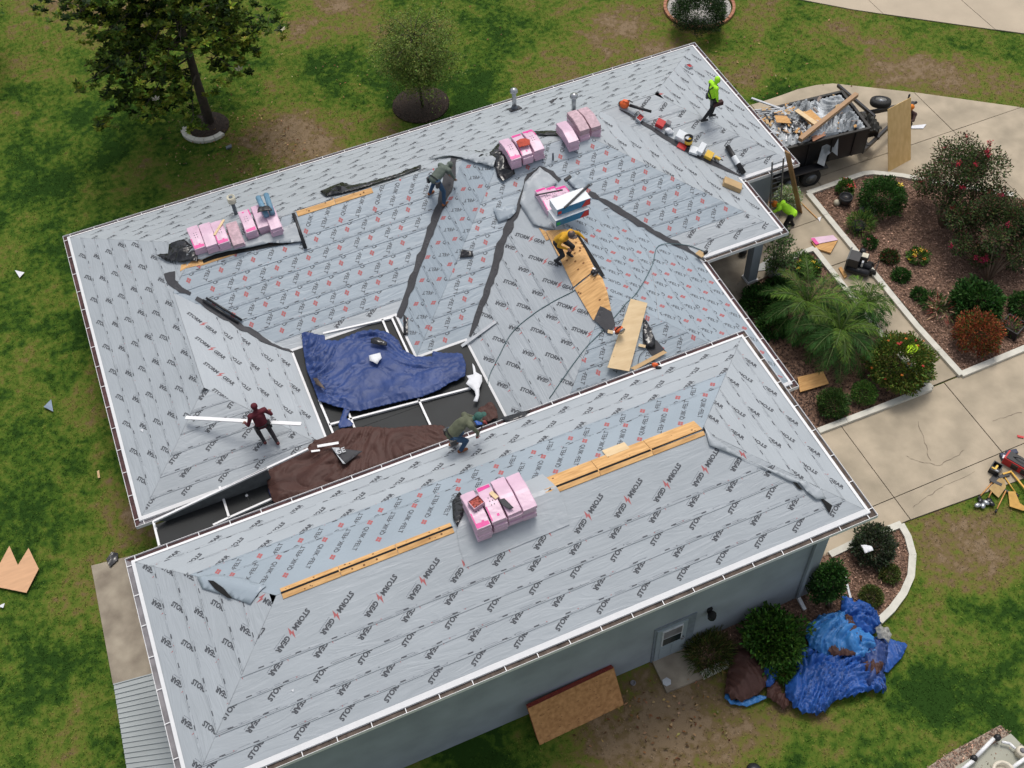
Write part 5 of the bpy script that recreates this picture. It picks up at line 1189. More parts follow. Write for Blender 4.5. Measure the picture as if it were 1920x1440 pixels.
c = P0[0]; b.add([p-c for p in P0], [(0, 1, 2, 3, 4, 8), (4, 5, 6, 7, 8)], M_load); o = b.build('hanging_sheet', None, c); m_ = o.modifiers.new('s', 'SOLIDIFY'); m_.thickness = .01; tag(o, 'torn grey sheet hanging over the near side of the trailer', 'sheet')
stick('lumber_board', 'long brown timber lying diagonally over the trailer load', 'timber', at(1500, 262, 2.2), at(1606, 177, 2.25), .16, .14, mat('tan_timber', (.4, .25, .14), .7, var=.08, scale=2, stretch=(1, 5, 1)))
stick('lumber_board', 'short pale board lying in the trailer under the timber', 'board', at(1493, 206, 2.2), at(1530, 232, 2.15), .18, .03, M_plyn)
stick('lumber_board', 'vertical white strip sticking up at the left of the trailer load', 'strip', at(1474, 235, 2.0), at(1474, 265, 1.9), .06, .03, M_white)
flat('plywood_scrap', 'orange plywood scrap at the left of the trailer load', 'plywood', [(1452, 217), (1475, 218), (1484, 232), (1456, 230)], 2.12, M_cardd, .02)
flat('plywood_scrap', 'orange scrap between pale board and timber in the trailer', 'plywood', [(1500, 214), (1520, 206), (1540, 224), (1520, 236)], 2.08, M_cardd, .02)
flat('plywood_scrap', 'brown scrap near the trailer side below the timber', 'plywood', [(1520, 252), (1545, 243), (1548, 254), (1524, 266)], 1.9, mat('reddish_scrap', (.4, .2, .12), .8), .02)
o = cloth('black_felt', PP([(1483, 222), (1522, 236), (1516, 256), (1486, 252)], 2.0), lambda x, y: 2.0, M_bplas, .1, .06, 1.5, 5); tag(o, 'black felt sheet in the middle of the trailer load', 'felt')
o = cloth('black_cover', PP([(1600, 202), (1622, 210), (1640, 222), (1655, 240), (1645, 246), (1625, 244), (1612, 232)], 1.7), lambda x, y: 1.55, mat('olive_black_cover', (.02, .019, .014), .5, bump=.02, bscale=8), .35, .05, 2.0, 6); tag(o, 'bunched black mesh cover over the trailer front corner', 'cover')
dbs = MB(); dm = [M_load, M_cardd, M_card, M_blk, M_silver, mat('shingle_bits', (.25, .2, .17), .9)]
for k in range(240):
    x, y = random.uniform(-4.2, -.2), random.uniform(-.95, .95)
    if random.random() < .75: x = random.uniform(-4.2, -2.3)
    p = world_l(x, y, random.uniform(1.85, 2.1)); rr_ = Matrix.Rotation(random.uniform(0, 3.1), 3, 'Z') @ Matrix.Rotation(random.uniform(-.6, .6), 3, 'X'); dbs.box(p, (random.uniform(.06, .34), random.uniform(.02, .12), random.uniform(.004, .02)), random.choice(dm), rr_)
o = dbs.build('loose_debris'); tag(o, 'small loose roofing scraps in the trailer', 'debris', None, 'stuff')
stick('gutter_piece', 'thin pale metal strip sticking out behind the trailer', 'metal strip', at(1409, 184, 1.9), at(1462, 203, 1.9), .08, .04, M_silver)
for i in range(5): stick('gutter_piece', ['back most', 'second', 'middle', 'fourth', 'nearest'][i]+' of the thin metal strips at the back of the trailer load', 'metal strip', at(1415+i*3, 206+i*3, 1.9), at(1500-i*6, 200+i*5, 1.98), .04, .02, M_silver, grp='thin metal strips on the trailer')
# ------------------------------------------------------------------ compressor on the walkway
cp = W(1608, 510, 0); co_ = empty('compressor', tuple(cp), math.radians(-48)); tag(co_, 'black air compressor with engine standing on the walkway', 'compressor')
for s_ in (-1, 1): MB().lathe((-.5, s_*.16, .28), [(.02, -.02), (.12, .0), (.13, .05), (.13, .85), (.12, .9), (.02, .92)], M_blk, 16, True, Matrix.Rotation(math.pi/2, 3, 'Y')).build('air_tank', co_) if False else MB().tube([(-.45, s_*.16, .22), (-.4, s_*.16, .22), (.35, s_*.16, .22), (.4, s_*.16, .22)], [.06, .13, .13, .06], M_blk, 14).build('air_tank', co_)
MB().box((-.22, 0, .55), (.36, .46, .34), M_blk).build('engine', co_)
MB().box((-.42, 0, .5), (.05, .6, .5), mat('dark_grey_panel', (.08, .085, .08), .5)).build('belt_guard', co_)
MB().box((.08, .12, .62), (.24, .24, .22), M_blk).box((.08, .12, .735), (.2, .2, .02), mat('cream_panel', (.6, .55, .42), .5)).build('air_filter', co_)
MB().lathe((-.05, .3, .5), [(.1, 0), (.12, .1), (.1, .26), (.03, .3)], M_blk, 12).build('pump_head', co_)
MB().box((.08, -.18, .62), (.06, .1, .2), M_silver).build('gauge_panel', co_)
MB().tube([(.4, .22, .3), (.55, .22, .55), (.55, -.22, .55), (.4, -.22, .3)], .018, M_blk, 6).build('handle', co_)
wt = MB(); wt.tube([(.45, -.05, .14), (.45, .05, .14)], .14, M_rubber, 16); wt.build('wheel', co_)
wt = MB(); wt.tube([(.3, .3, .14), (.3, .38, .14)], .14, M_rubber, 16); wt.build('wheel', co_)
flat('brick', 'orange brown wood block at the left of the compressor', 'block', [(1572, 504), (1577, 502), (1588, 519), (1583, 523)], .04, M_cardd, .06)
# ------------------------------------------------------------------ porch things, pots
def pot(name, label, px, py, r, h, m, soil=True, z=.05):
    p = W(px, py, z); o = empty(name, tuple(p)); tag(o, label, 'planter'); MB().lathe((0, 0, 0), [(r*.62, 0), (r*.9, h*.35), (r, h*.75), (r*.98, h), (r*.86, h), (r*.84, h*.85)], m, 22).build('pot_body', o)
    if soil: MB().lathe((0, 0, h*.8), [(r*.86, 0), (r*.4, .015), (0.001, .02)], M_dmulch, 18).build('soil', o)
    return o
M_potw = mat('grey_white_glaze', (.42, .43, .42), .4, var=.08)
pot('large_pot', 'large grey-white round pot with dark soil beside the porch column', 1451, 515, .34, .55, M_potw)
pot('black_pot', 'black pot on the mulch with red flowers', 1583, 382, .24, .36, M_blk); pot('black_pot', 'black pot holding the spiky plant with silvery flowers', 1607, 433, .24, .3, M_blk)
sb = MB(); sb.ball((0, 0, .0), .12, mat('cream_stone', (.55, .5, .38), .7)); tag(sb.build('stone_ball', None, tuple(W(1569, 380, .14))), 'cream stone ball beside the red flower pot', 'ball')
sb = MB(); sb.ball((0, 0, .0), .16, mat('grey_glass', (.05, .06, .065), .2)); tag(sb.build('gazing_ball', None, tuple(W(1532, 494, .18))), 'dark grey gazing ball at the tip of the porch bed', 'ball')
sq = empty('square_planter', tuple(W(1893, 622, .0)), .4); tag(sq, 'square black planter with a pinkish plant at the right edge', 'planter'); b = MB()
for x, y, dx, dy in ((-.3, 0, .03, .6), (.3, 0, .03, .6), (0, -.3, .6, .03), (0, .3, .6, .03)): b.box((x, y, .2), (dx, dy, .4), M_blk)
b.box((0, 0, .15), (.58, .58, .3), M_dmulch); b.build('planter_box', sq)
flat('step_stone', 'pale stepping stone behind the large pot', 'stone', [(1418, 500), (1440, 488), (1436, 508), (1418, 510)], .08, M_potw, .05)
flat('silver_trim', 'small silver metal piece in the dark bed left of the palms', 'metal strip', [(1433, 565), (1458, 568), (1459, 571), (1433, 569)], .12, M_silver, .02)
stick('garden_sign', 'thin brown stick lying on the walkway by the plank', 'stick', at(1500, 378, .06), at(1532, 409, .06), .03, .02, M_cardd)
lampb = MB(); lampb.ball((0, 0, 0), (.14, .14, .16), M_blk); tag(lampb.build('porch_bowl', None, tuple(W(1393, 473, .25))), 'small black bowl hanging plant pot under the porch roof', 'pot')
# ------------------------------------------------------------------ tools on the lawn corner at right
hm = M_wood
def long_tool(name, label, cat, a, b, head, col=None):
    A, B_ = at(*a, .06), at(*b, .06); d = (B_-A).normalized(); o = empty(name, tuple(A)); MB().tube([Vector(), (B_-A)], .02, col or mat('orange_handle', (.6, .3, .1), .5), 8).build('handle', o)
    y = Vector((0, 0, 1)).cross(d); R3 = Matrix((d, y, Vector((0, 0, 1)))).transposed(); h = MB(); L = (B_-A)
    if head == 'shovel': h.box(L+d*.14, (.3, .24, .02), M_blk, R3)
    elif head == 'rake': h.box(L, (.05, .4, .03), M_blk, R3); [h.box(L+y*(i-4)*.045+Vector((0, 0, -.03)), (.1, .012, .04), M_blk, R3) for i in range(9)]
    elif head == 'broom': h.box(L+d*.05, (.1, .34, .08), M_blk, R3)
    h.build('head', o); g2 = MB().tube([-d*.0, -d*.12], .03, M_blk, 8); g2.build('grip', o); tag(o, label, cat); return o
long_tool('flat_shovel', 'orange handled flat shovel, leftmost of the tools on the grass corner', 'shovel', (1838, 930), (1862, 903), 'shovel')
long_tool('scraper_fork', 'orange handled roofing fork right of the plywood scrap', 'fork', (1869, 955), (1886, 920), 'rake')
long_tool('flat_shovel', 'short orange handled shovel with its head at the concrete edge', 'shovel', (1853, 934), (1866, 908), 'broom')
long_tool('push_broom', 'black headed push broom with yellow handle near the red tool bag', 'broom', (1905, 925), (1884, 895), 'broom', mat('yellow_handle', (.7, .4, .06), .5))
stick('yellow_bar', 'yellow bar running off the right edge under the red bag', 'bar', at(1897, 886, .1), at(1945, 945, .1), .05, .04, mat('yellow_handle', (.7, .4, .06), .5))
stick('yellow_bar', 'second yellow bar beside the red bag, the shorter one', 'bar', at(1880, 889, .1), at(1897, 884, .1), .05, .04, mat('yellow_handle', (.7, .4, .06), .5))
flat('plywood_scrap', 'tan curved plywood scrap among the shovels', 'plywood', [(1854, 917), (1877, 893), (1884, 903), (1886, 914), (1872, 934)], .07, mat('tan_scrap', (.42, .28, .11), .7), .02)
flat('plywood_scrap', 'orange curved plywood scrap at the right edge of the lawn corner', 'plywood', [(1890, 922), (1903, 922), (1912, 944), (1930, 956), (1918, 958), (1893, 950)], .07, mat('orange_scrap', (.52, .3, .07), .7), .02)
def gbox(name, label, cat, px, py, dims, m, rz, z=0.03):
    b = MB(); b.box((0, 0, dims[2]/2), dims, m); o = b.build(name, None, tuple(W(px, py, z)), rz); bv = o.modifiers.new('b', 'BEVEL'); bv.width = .02; bv.segments = 2; tag(o, label, cat); return o
tb = empty('tool_bag', tuple(W(1865, 882, .03)), .5); tag(tb, 'small black open tool bag with yellow tools on the driveway', 'tool bag')
b = MB(); 
for x, y, dx, dy in ((-.16, 0, .03, .26), (.16, 0, .03, .26), (0, -.13, .35, .03), (0, .13, .35, .03)): b.box((x, y, .1), (dx, dy, .2), M_blk)
b.box((0, 0, .03), (.33, .26, .05), M_blk); b.build('bag_body', tb); MB().box((.02, 0, .12), (.18, .06, .06), M_yel).box((-.06, .05, .13), (.05, .14, .05), M_yel).box((-.08, -.05, .14), (.04, .1, .03), M_silver).build('tools_inside', tb)
rb = gbox('red_tool_bag', 'red and black tool bag at the right picture edge', 'tool bag', 1910, 877, (.36, .95, .3), M_red, .45); MB().box((0, 0, .31), (.3, .85, .03), M_blk).build('bag_top', rb); MB().tube([(0, -.3, .3), (0, -.1, .42), (0, .1, .42), (0, .3, .3)], .015, M_blk, 6).build('handle', rb)
for yy in (-.2, .1): MB().box((-.19, yy, .16), (.03, .2, .2), M_blk).build('pocket', rb)
gbox('blue_box', 'blue and white box on the driveway above the black bag', 'box', 1886, 859, (.34, .26, .12), mat('navy_case', (.03, .04, .08), .5), -.3); flat('paper_sheet', 'white paper lid on the blue box on the driveway', 'lid', [(1881, 853), (1896, 856), (1893, 862), (1879, 859)], .17, M_boxwh, .01)
gbox('blue_bag', 'dark blue pouch behind the blue and white box', 'pouch', 1896, 850, (.34, .16, .1), mat('navy_case', (.03, .04, .08), .5), -.2)
for i, (x, y) in enumerate(((1832, 949), (1838, 941), (1848, 944), (1853, 940), (1842, 950), (1858, 946))):
    sb = MB(); sb.ball((0, 0, .05), (.11, .08, .06), M_bplas if i % 2 else M_steel, 10, 6); o = sb.build('knee_pad', None, tuple(W(x, y, .02)), i); tag(o, ['black round pad at the left end of the small gear heap', 'silver cap left of the small gear heap', 'black round pad in the middle of the small gear heap', 'silver piece in the middle of the gear heap', 'black disc below the gear heap', 'silver piece at the right of the gear heap'][i], 'gear')
flat('red_stick', 'small red strip lying on the driveway at the right edge', 'strip', [(1907, 816), (1920, 819), (1919, 822), (1908, 820)], .05, M_red, .02)
# ------------------------------------------------------------------ pump pad at the lower right corner
pg = PP([(1738, 1440), (1780, 1412), (1874, 1361), (1893, 1378), (1925, 1410), (1990, 1500), (1700, 1500)]); bed('pump_gravel', pg, mat('pinkish_gravel', (.2, .15, .12), .9, var=.5, scale=18, bump=.02, bscale=30, world=True, col2=(.32, .26, .2)), .04, 2500, M_chip)
pq = MB().prism(PP([(1790, 1440), (1893, 1378), (1930, 1415), (2000, 1500), (1740, 1500)]), 0, .1, mat('pale_green_slab', (.38, .38, .31), .8, var=.1, scale=1, world=True)).build('pump_slab'); tag(pq, kind='structure')
pp_ = empty('pool_pump', tuple(W(1905, 1430, .1))); tag(pp_, 'cream pool pump with white pipes on its slab at the lower right corner', 'pump'); pc = Vector(W(1905, 1430, .1))
M_cream = mat('cream_plastic', (.66, .6, .48), .4)
def ptube(a, b, r, m, nm, z=.3): MB().tube([at(*a, z)-pc, at(*b, z)-pc], r, m, 12).build(nm, pp_)
ptube((1863, 1385), (1829, 1420), .05, M_white, 'pipe'); ptube((1826, 1425), (1800, 1446), .05, M_white, 'pipe'); ptube((1878, 1391), (1893, 1394), .035, M_white, 'pipe', .25); ptube((1893, 1394), (1904, 1404), .035, M_white, 'pipe', .25); ptube((1925, 1420), (1895, 1442), .05, M_white, 'pipe')
for a in ((1870, 1383), (1826, 1422)): 
    c = at(*a, .3)-pc; MB().ball(c, (.1, .09, .1), M_blk, 12, 8).build('valve', pp_)
c = at(1914, 1411, .2)-pc; MB().lathe(c, [(.12, -.2), (.14, 0), (.14, .1), (.12, .14), (.06, .15)], M_cream, 20).build('strainer', pp_); MB().lathe(c, [(.07, .15), (.06, .19), (.02, .2)], M_greyg, 14).build('strainer_lid', pp_)
c = at(1877, 1452, .2)-pc; MB().lathe(c, [(.26, -.1), (.28, .2), (.27, .24), (.2, .24), (.2, .1)], M_cream, 28).build('filter_rim', pp_)
sb = MB().lathe((0, 0, 0), [(.18, 0), (.2, .05), (.16, .1), (.05, .13)], M_blk, 16); tag(sb.build('drain_cover', None, tuple(W(1413, 1446, 0))), 'dark round cover at the bottom picture edge on the lawn', 'cover')
tg = MB().lathe((0, 0, 0), [(.07, 0), (.075, .04), (.055, .04), (.05, .01)], M_greyg, 16); tag(tg.build('pipe_ring', None, tuple(W(1187, 1281, .02))), 'small grey ring cap in the ground left of the door slab', 'cap')
# ------------------------------------------------------------------ tarp pile at the front corner
def pile(label, name, pts, z0, hgt, m, amp, sd, f=1.4, st=.045):
    pl = PP(jag(pts, 4), z0); B_ = np.array(densify(pl, .2)); 
    def zf(x, y): d = float(np.min(np.hypot(B_[:, 0]-x, B_[:, 1]-y))); return z0+hgt*min(1, d/.55)**.6
    o = cloth(name, pl, zf, m, amp*1.25, .032, f*1.1, sd, None, .01, True, .15); tag(o, label, 'tarp', None); return o
pile('royal blue crumpled tarp, largest sheet of the heap on the front lawn corner', 'blue_tarp', [(1493, 1222), (1520, 1222), (1555, 1232), (1600, 1232), (1640, 1250), (1660, 1290), (1655, 1303), (1625, 1300), (1600, 1310), (1560, 1320), (1545, 1340), (1530, 1345), (1503, 1342), (1485, 1330), (1470, 1310), (1470, 1285), (1490, 1262)], .04, .3, M_blue3, .22, 1)
pile('light blue crumpled tarp in the middle of the heap', 'light_blue_tarp', [(1535, 1160), (1575, 1150), (1600, 1175), (1640, 1205), (1643, 1232), (1610, 1240), (1560, 1238), (1515, 1220), (1508, 1200), (1510, 1180)], .12, .36, M_blue2, .22, 2)
pile('royal blue tarp at the back of the heap below the kerb end', 'blue_tarp', [(1576, 1122), (1600, 1132), (1625, 1135), (1645, 1160), (1648, 1180), (1630, 1200), (1600, 1195), (1585, 1170), (1574, 1150)], .06, .32, M_blue3, .22, 3)
pile('flat blue tarp corner pointing right over the grass', 'blue_tarp', [(1640, 1195), (1660, 1198), (1701, 1210), (1690, 1235), (1665, 1262), (1645, 1262), (1630, 1240)], .04, .12, M_blue3, .08, 4)
pile('dark blue tarp fold at the right of the heap', 'blue_tarp', [(1615, 1205), (1650, 1200), (1663, 1225), (1655, 1265), (1660, 1300), (1620, 1290), (1610, 1250)], .1, .3, M_blue, .2, 5)
pile('brown tarp patch inside the blue heap', 'brown_tarp', [(1610, 1250), (1630, 1240), (1655, 1245), (1650, 1262), (1637, 1272), (1622, 1262)], .3, .18, M_btarp, .14, 6, 2)
pile('thin brown tarp roll between the light and royal blue sheets', 'brown_tarp', [(1547, 1212), (1570, 1212), (1605, 1226), (1600, 1233), (1560, 1232), (1548, 1222)], .34, .16, M_btarp, .12, 7, 2)
pile('small brown tarp patch at the top of the heap', 'brown_tarp', [(1582, 1155), (1592, 1155), (1612, 1190), (1620, 1208), (1600, 1205), (1588, 1180)], .36, .16, M_btarp, .12, 17, 2)
pile('brown folded tarp lying left of the blue heap', 'brown_tarp', [(1370, 1232), (1388, 1220), (1410, 1222), (1425, 1245), (1436, 1290), (1420, 1306), (1390, 1320), (1370, 1316), (1357, 1303), (1362, 1270)], .05, .4, M_btarp, .12, 8, .8)
pile('brown tarp tail lying between the folded brown tarp and the blue heap', 'brown_tarp', [(1437, 1290), (1455, 1278), (1465, 1300), (1480, 1325), (1468, 1334), (1450, 1318), (1436, 1310)], .05, .16, M_btarp, .14, 9)
pile('blue tarp patch between the shrub and the brown tarp', 'blue_tarp', [(1427, 1250), (1450, 1252), (1460, 1268), (1445, 1292), (1436, 1290)], .1, .22, M_blue3, .14, 10)
pile('light blue edge showing under the folded brown tarp', 'light_blue_tarp', [(1360, 1300), (1380, 1314), (1420, 1305), (1442, 1308), (1400, 1326), (1370, 1322), (1358, 1310)], .04, .08, M_blue2, .06, 11)
pile('grey and white plastic wad on top of the tarp heap', 'grey_plastic', [(1638, 1180), (1655, 1178), (1670, 1190), (1665, 1208), (1645, 1200)], .3, .2, mat('grey_wad', (.3, .3, .28), .6), .15, 12, 2)
o = cloth('white_sheet', PP([(1612, 1026), (1632, 1028), (1636, 1036), (1620, 1042)], .9), lambda x, y: 1.0, M_whitef, .1, .06, 2, 4); tag(o, 'white paper caught on the dark shrub in the corner bed', 'paper')
o = cloth('safety_shirt', PP([(1694, 663), (1703, 656), (1712, 657), (1721, 664), (1712, 672), (1705, 676), (1694, 674)], 1.15), lambda x, y: 1.42, mat('hi_vis_yellow', (.55, .85, .02), .6), .12, .04, 2.5, 4); tag(o, 'bright yellow safety shirt thrown over the flowering bush', 'shirt')
stick('wood_lath', 'thin grey wooden lath standing in the corner bed beside the blue tarp', 'lath', at(1584, 1080, .1), at(1597, 1130, .12), .06, .03, M_silver)
# ------------------------------------------------------------------ people on and around the roof
M_skin = mat('skin', (.30, .16, .10), .6, var=.05)
def person(label, loc, face, J, shirt, pants, boots, head_m, hat=None, roof=None, sleeves=True, gloves=None, hood=True, extra=None, name='person'):
    """J: joint positions (x right, y forward, z up); one continuous body grown from tapered limbs"""
    D = dict(pel=(0, 0, .95), che=(0, .0, 1.28), nec=(0, .02, 1.47), hea=(0, .05, 1.62), look=(0, 1, -.2), shL=(-.19, 0, 1.4), elL=(-.25, .0, 1.13), haL=(-.25, .12, .9), shR=(.19, 0, 1.4), elR=(.25, 0, 1.13), haR=(.25, .12, .9),
             hiL=(-.1, 0, .92), knL=(-.11, .03, .5), anL=(-.12, 0, .08), hiR=(.1, 0, .92), knR=(.11, .03, .5), anR=(.12, 0, .08))
    D.update(J); D = {k: Vector(v) for k, v in D.items()}; Rz = Matrix.Rotation(face, 3, 'Z'); base = Vector(loc)
    if roof:
        for s_ in 'LR':
            wv = base+Rz @ Vector((D['an'+s_].x, D['an'+s_].y, 0)); dz = roof.z(wv.x, wv.y)-base.z+.02; D['an'+s_].z += dz; D['kn'+s_].z += dz*.6
    toe = {}
    for s_ in 'LR':
        f = (D['kn'+s_]-D['an'+s_]); fwd = Vector((f.x*.2, 1, 0)).normalized(); toe[s_] = D['an'+s_]+fwd*.17+Vector((0, 0, -.035))
    lk = D['look'].normalized(); H = D['hea']
    SEG = [('pel', 'che', .135, .15, 0), ('che', 'nec', .15, .075, 0), ('shL', 'shR', .085, .085, 0)]
    seg = [(D[a], D[b], ra, rb, m) for a, b, ra, rb, m in SEG]
    seg += [(D['che']+(D['pel']-D['che'])*.2+Vector((x, 0, 0)), D['pel']+Vector((x*.8, 0, 0)), .12, .12, 0) for x in (-.06, .06)]
    seg += [(D['nec'], H, .06, .065, 4), (H-lk*.02+Vector((0, 0, .03)), H+lk*.015-Vector((0, 0, .03)), .098, .082, 5)]
    for s_ in 'LR':
        sm = 0 if sleeves else 2
        seg += [(D['sh'+s_], D['el'+s_], .066, .048, 0), (D['el'+s_], D['ha'+s_], .05, .034, sm), (D['hi'+s_], D['kn'+s_], .105, .068, 1), (D['kn'+s_], D['an'+s_], .07, .05, 1), (D['an'+s_]+Vector((0, -.03, 0)), toe[s_], .052, .042, 3)]
        seg += [(D['pel'], D['hi'+s_], .125, .11, 1)]
    nose = H+lk*.105+Vector((0, 0, -.005)); seg.append((nose, nose+Vector((0, 0, -.02)), .016, .02, 5))
    side = lk.cross(Vector((0, 0, 1))).normalized() if abs(lk.z) < .95 else Vector((1, 0, 0))
    if not hood:
        for q in (-1, 1): seg.append((H+side*.088*q, H+side*.095*q+Vector((0, 0, .03)), .016, .018, 2))
    b = MB(); dm = M_skin
    for a, c, ra, rb, m in seg:
        d = c-a; L = max(d.length, 1e-3); n = 7; rings = [a+d*i/(n-1) for i in range(n)]; rr_ = [ra+(rb-ra)*i/(n-1) for i in range(n)]
        b.tube(rings if L > .01 else [a, a+Vector((0, 0, .01))], rr_ if L > .01 else [ra, ra], dm, 14); b.ball(a, ra, dm, 14, 8); b.ball(c, rb, dm, 14, 8)
    t = b.build('tmp'); r_ = t.modifiers.new('r', 'REMESH'); r_.mode = 'VOXEL'; r_.voxel_size = .017; r_.use_smooth_shade = True
    s2_ = t.modifiers.new('s', 'SMOOTH'); s2_.factor = .5; s2_.iterations = 2
    dg = bpy.context.evaluated_depsgraph_get(); dg.update(); me = bpy.data.meshes.new_from_object(t.evaluated_get(dg)); bpy.data.objects.remove(t); me.name = 'body'; me.materials.clear()
    ms = [shirt, pants, M_skin, boots, head_m, M_skin]
    for m in ms: me.materials.append(m)
    n = len(me.polygons); C = np.zeros(n*3); me.polygons.foreach_get('center', C); C = C.reshape(-1, 3); best = np.full(n, 9.); mi = np.zeros(n, np.int32)
    for a, c, ra, rb, m in seg:
        a_ = np.array(a); d = np.array(c)-a_; L2 = max(d@d, 1e-9); tt = np.clip(((C-a_)@d)/L2, 0, 1); ds2 = np.linalg.norm(C-(a_+tt[:, None]*d), axis=1)-(ra+(rb-ra)*tt); k = ds2 < best-1e-4; best[k] = ds2[k]; mi[k] = m
    hd_ = mi == 5; v = C-np.array(H); v /= np.linalg.norm(v, axis=1, keepdims=True)+1e-9; fac = v@np.array(lk); up = v@np.array((Vector((0, 0, 1))-lk*lk.z).normalized())
    mi[hd_ & ((fac < (.45 if hood else .15)) | (up > .55))] = 4
    me.polygons.foreach_set('material_index', mi); me.polygons.foreach_set('use_smooth', np.ones(n, bool)); me.update()
    root = empty(name, tuple(base), face); tag(root, label, 'person'); o = bpy.data.objects.new('body', me); COL.objects.link(o); o.parent = root
    # wrinkled clothes
    up2 = Vector((0, 0, 1))
    for s_ in 'LR':
        d = (D['ha'+s_]-D['el'+s_]).normalized(); w_ = D['ha'+s_]; y = up2.cross(d); y = y.normalized() if y.length > .1 else Vector((1, 0, 0)); z = d.cross(y); h = MB(); gm = gloves or M_skin
        q = 1 if s_ == 'L' else -1
        h.tube([w_-d*.01, w_+d*.04, w_+d*.09], [.03, .042, .034], gm, 8)
        for i, (off, ln) in enumerate(((-.03, .07), (-.01, .08), (.01, .075), (.03, .06))): p = w_+d*.085+y*off; h.tube([p, p+d*ln*.5-z*.008, p+d*ln*.85-z*.03], [.011, .0095, .008], gm, 6)
        p = w_+d*.03+y*.035*q; h.tube([p, p+d*.03+y*.025*q, p+d*.06+y*.03*q-z*.015], [.012, .011, .009], gm, 6); h.build('hand', root)
    for q in (-1, 1):
        p = H+lk*.088+side*.032*q+Vector((0, 0, .015)); e = MB().ball(p, .012, M_black, 8, 6); e.build('eye', root)
    if hat:
        h = MB(); h.ball(H+Vector((0, 0, .035))-lk*.01, (.112, .118, .095), hat, 16, 9); 
        bl2 = lk-up2*lk.z; bl2 = bl2.normalized() if bl2.length > .1 else Vector((0, 1, 0)); c = H+bl2*.13+Vector((0, 0, .03)); h.ball(c, (.08, .08, .015), hat, 12, 6); h.build('cap', root)
    if extra: extra(root, D)
    return root
def belt(m):
    def f(root, D):
        a = D['pel']; b = MB()
        for i in range(14):
            t = 2*math.pi*i/14; t2 = 2*math.pi*(i+1)/14; ax = (D['che']-a).normalized(); x = Vector((1, 0, 0)); y = ax.cross(x).normalized()
            b.beam(a+ax*.03+(x*math.cos(t)*.165+y*math.sin(t)*.15), a+ax*.03+(x*math.cos(t2)*.165+y*math.sin(t2)*.15), .05, .02, m, ax)
        for s_ in (-1, 1): b.box(a+Vector((s_*.19, -.03, -.08)), (.08, .16, .2), m)
        b.build('tool_belt', root)
    return f
def harness(root, D):
    b = MB(); c, s1_, s2_ = D['che'], D['shL'], D['shR']
    for s_, q in ((s1_, -1), (s2_, 1)):
        b.tube([s_+Vector((-.07*q, .07, .06)), c+Vector((.02*q, .17, .0)), D['pel']+Vector((.12*q, .12, .08))], .02, M_blk, 6); b.tube([s_+Vector((-.07*q, .07, .06)), s_+Vector((-.08*q, -.08, .03)), c+Vector((0, -.17, -.02)), D['pel']+Vector((.12*q, -.12, .08))], .02, M_blk, 6)
    b.tube([c+Vector((-.16, .1, -.08)), c+Vector((0, .17, -.08)), c+Vector((.16, .1, -.08))], .018, M_blk, 6); b.build('harness', root); belt(M_blk)(root, D)
    MB().box(D['haR']+Vector((0, .02, -.08)), (.14, .34, .14), mat('dark_maroon_bag', (.05, .015, .015), .7)).build('tool_pouch', root)
def facing(a, b, roof=RM): p, q = roof.hit(*a), roof.hit(*b); return math.atan2(q[1]-p[1], q[0]-p[0])-math.pi/2
def rl(px, py, roof=RM): p = roof.hit(px, py); return (p[0], p[1], roof.z(p[0], p[1]))
C_ = lambda n, c, **k: mat('cloth_'+n, c, .8, var=.12, scale=7, bump=.012, bscale=14, **k)
person('worker in a neon yellow hooded shirt with black harness walking on the right roof end', rl(1330, 224), facing((1330, 225), (1375, 228)),
       dict(look=(0, 1, -.5), hea=(0, .13, 1.58), nec=(0, .05, 1.45), knL=(-.1, .2, .52), anL=(-.1, .1, .08), knR=(.1, -.02, .5), anR=(.1, -.32, .1), elR=(.26, .02, 1.13), haR=(.2, .1, .86), elL=(-.25, .05, 1.12), haL=(-.2, .2, .92)),
       C_('neon', (.42, .85, .03)), C_('black', (.018, .018, .02)), M_blk, C_('neon', 0), roof=RM, extra=harness)
bent = dict(pel=(0, -.12, .88), hiL=(-.12, -.1, .85), hiR=(.12, -.1, .85), che=(0, .22, 1.02), nec=(0, .45, 1.0), hea=(0, .6, .96), look=(0, .45, -1), shL=(-.19, .36, 1.02), shR=(.19, .36, 1.02), elL=(-.22, .5, .74), haL=(-.14, .62, .5), elR=(.22, .46, .74), haR=(.14, .6, .48), knL=(-.2, .02, .47), knR=(.22, .02, .47), anL=(-.26, -.16, .08), anR=(.3, -.1, .08))
person('worker in grey green hooded top and jeans bending over the left dark valley strip', rl(824, 372), facing((815, 372), (850, 338)), bent,
       C_('sage', (.115, .14, .115)), C_('jeans', (.03, .07, .13)), mat('tan_boots', (.25, .09, .035), .8), C_('sage', 0), roof=RM, extra=belt(M_blk))
person('worker in a mustard shirt and dark cap stepping on the bare orange deck', rl(1053, 487), facing((1050, 490), (1085, 505)),
       dict(pel=(0, -.12, .76), hiL=(-.11, -.1, .74), hiR=(.11, -.1, .74), che=(0, .1, 1.04), nec=(0, .26, 1.18), hea=(0, .38, 1.27), look=(.1, .8, -1), shL=(-.2, .18, 1.13), shR=(.2, .18, 1.13), elL=(-.4, .3, 1.0), haL=(-.44, .5, .86), elR=(.28, .12, .88), haR=(.12, .32, .76), knL=(-.22, .25, .48), anL=(-.18, .12, .08), knR=(.18, .2, .5), anR=(.16, -.08, .08)),
       C_('mustard', (.62, .33, .02)), C_('charcoal', (.025, .025, .028)), M_blk, M_skin, hat=mat('brown_cap', (.08, .06, .055), .7), roof=RM, hood=False)
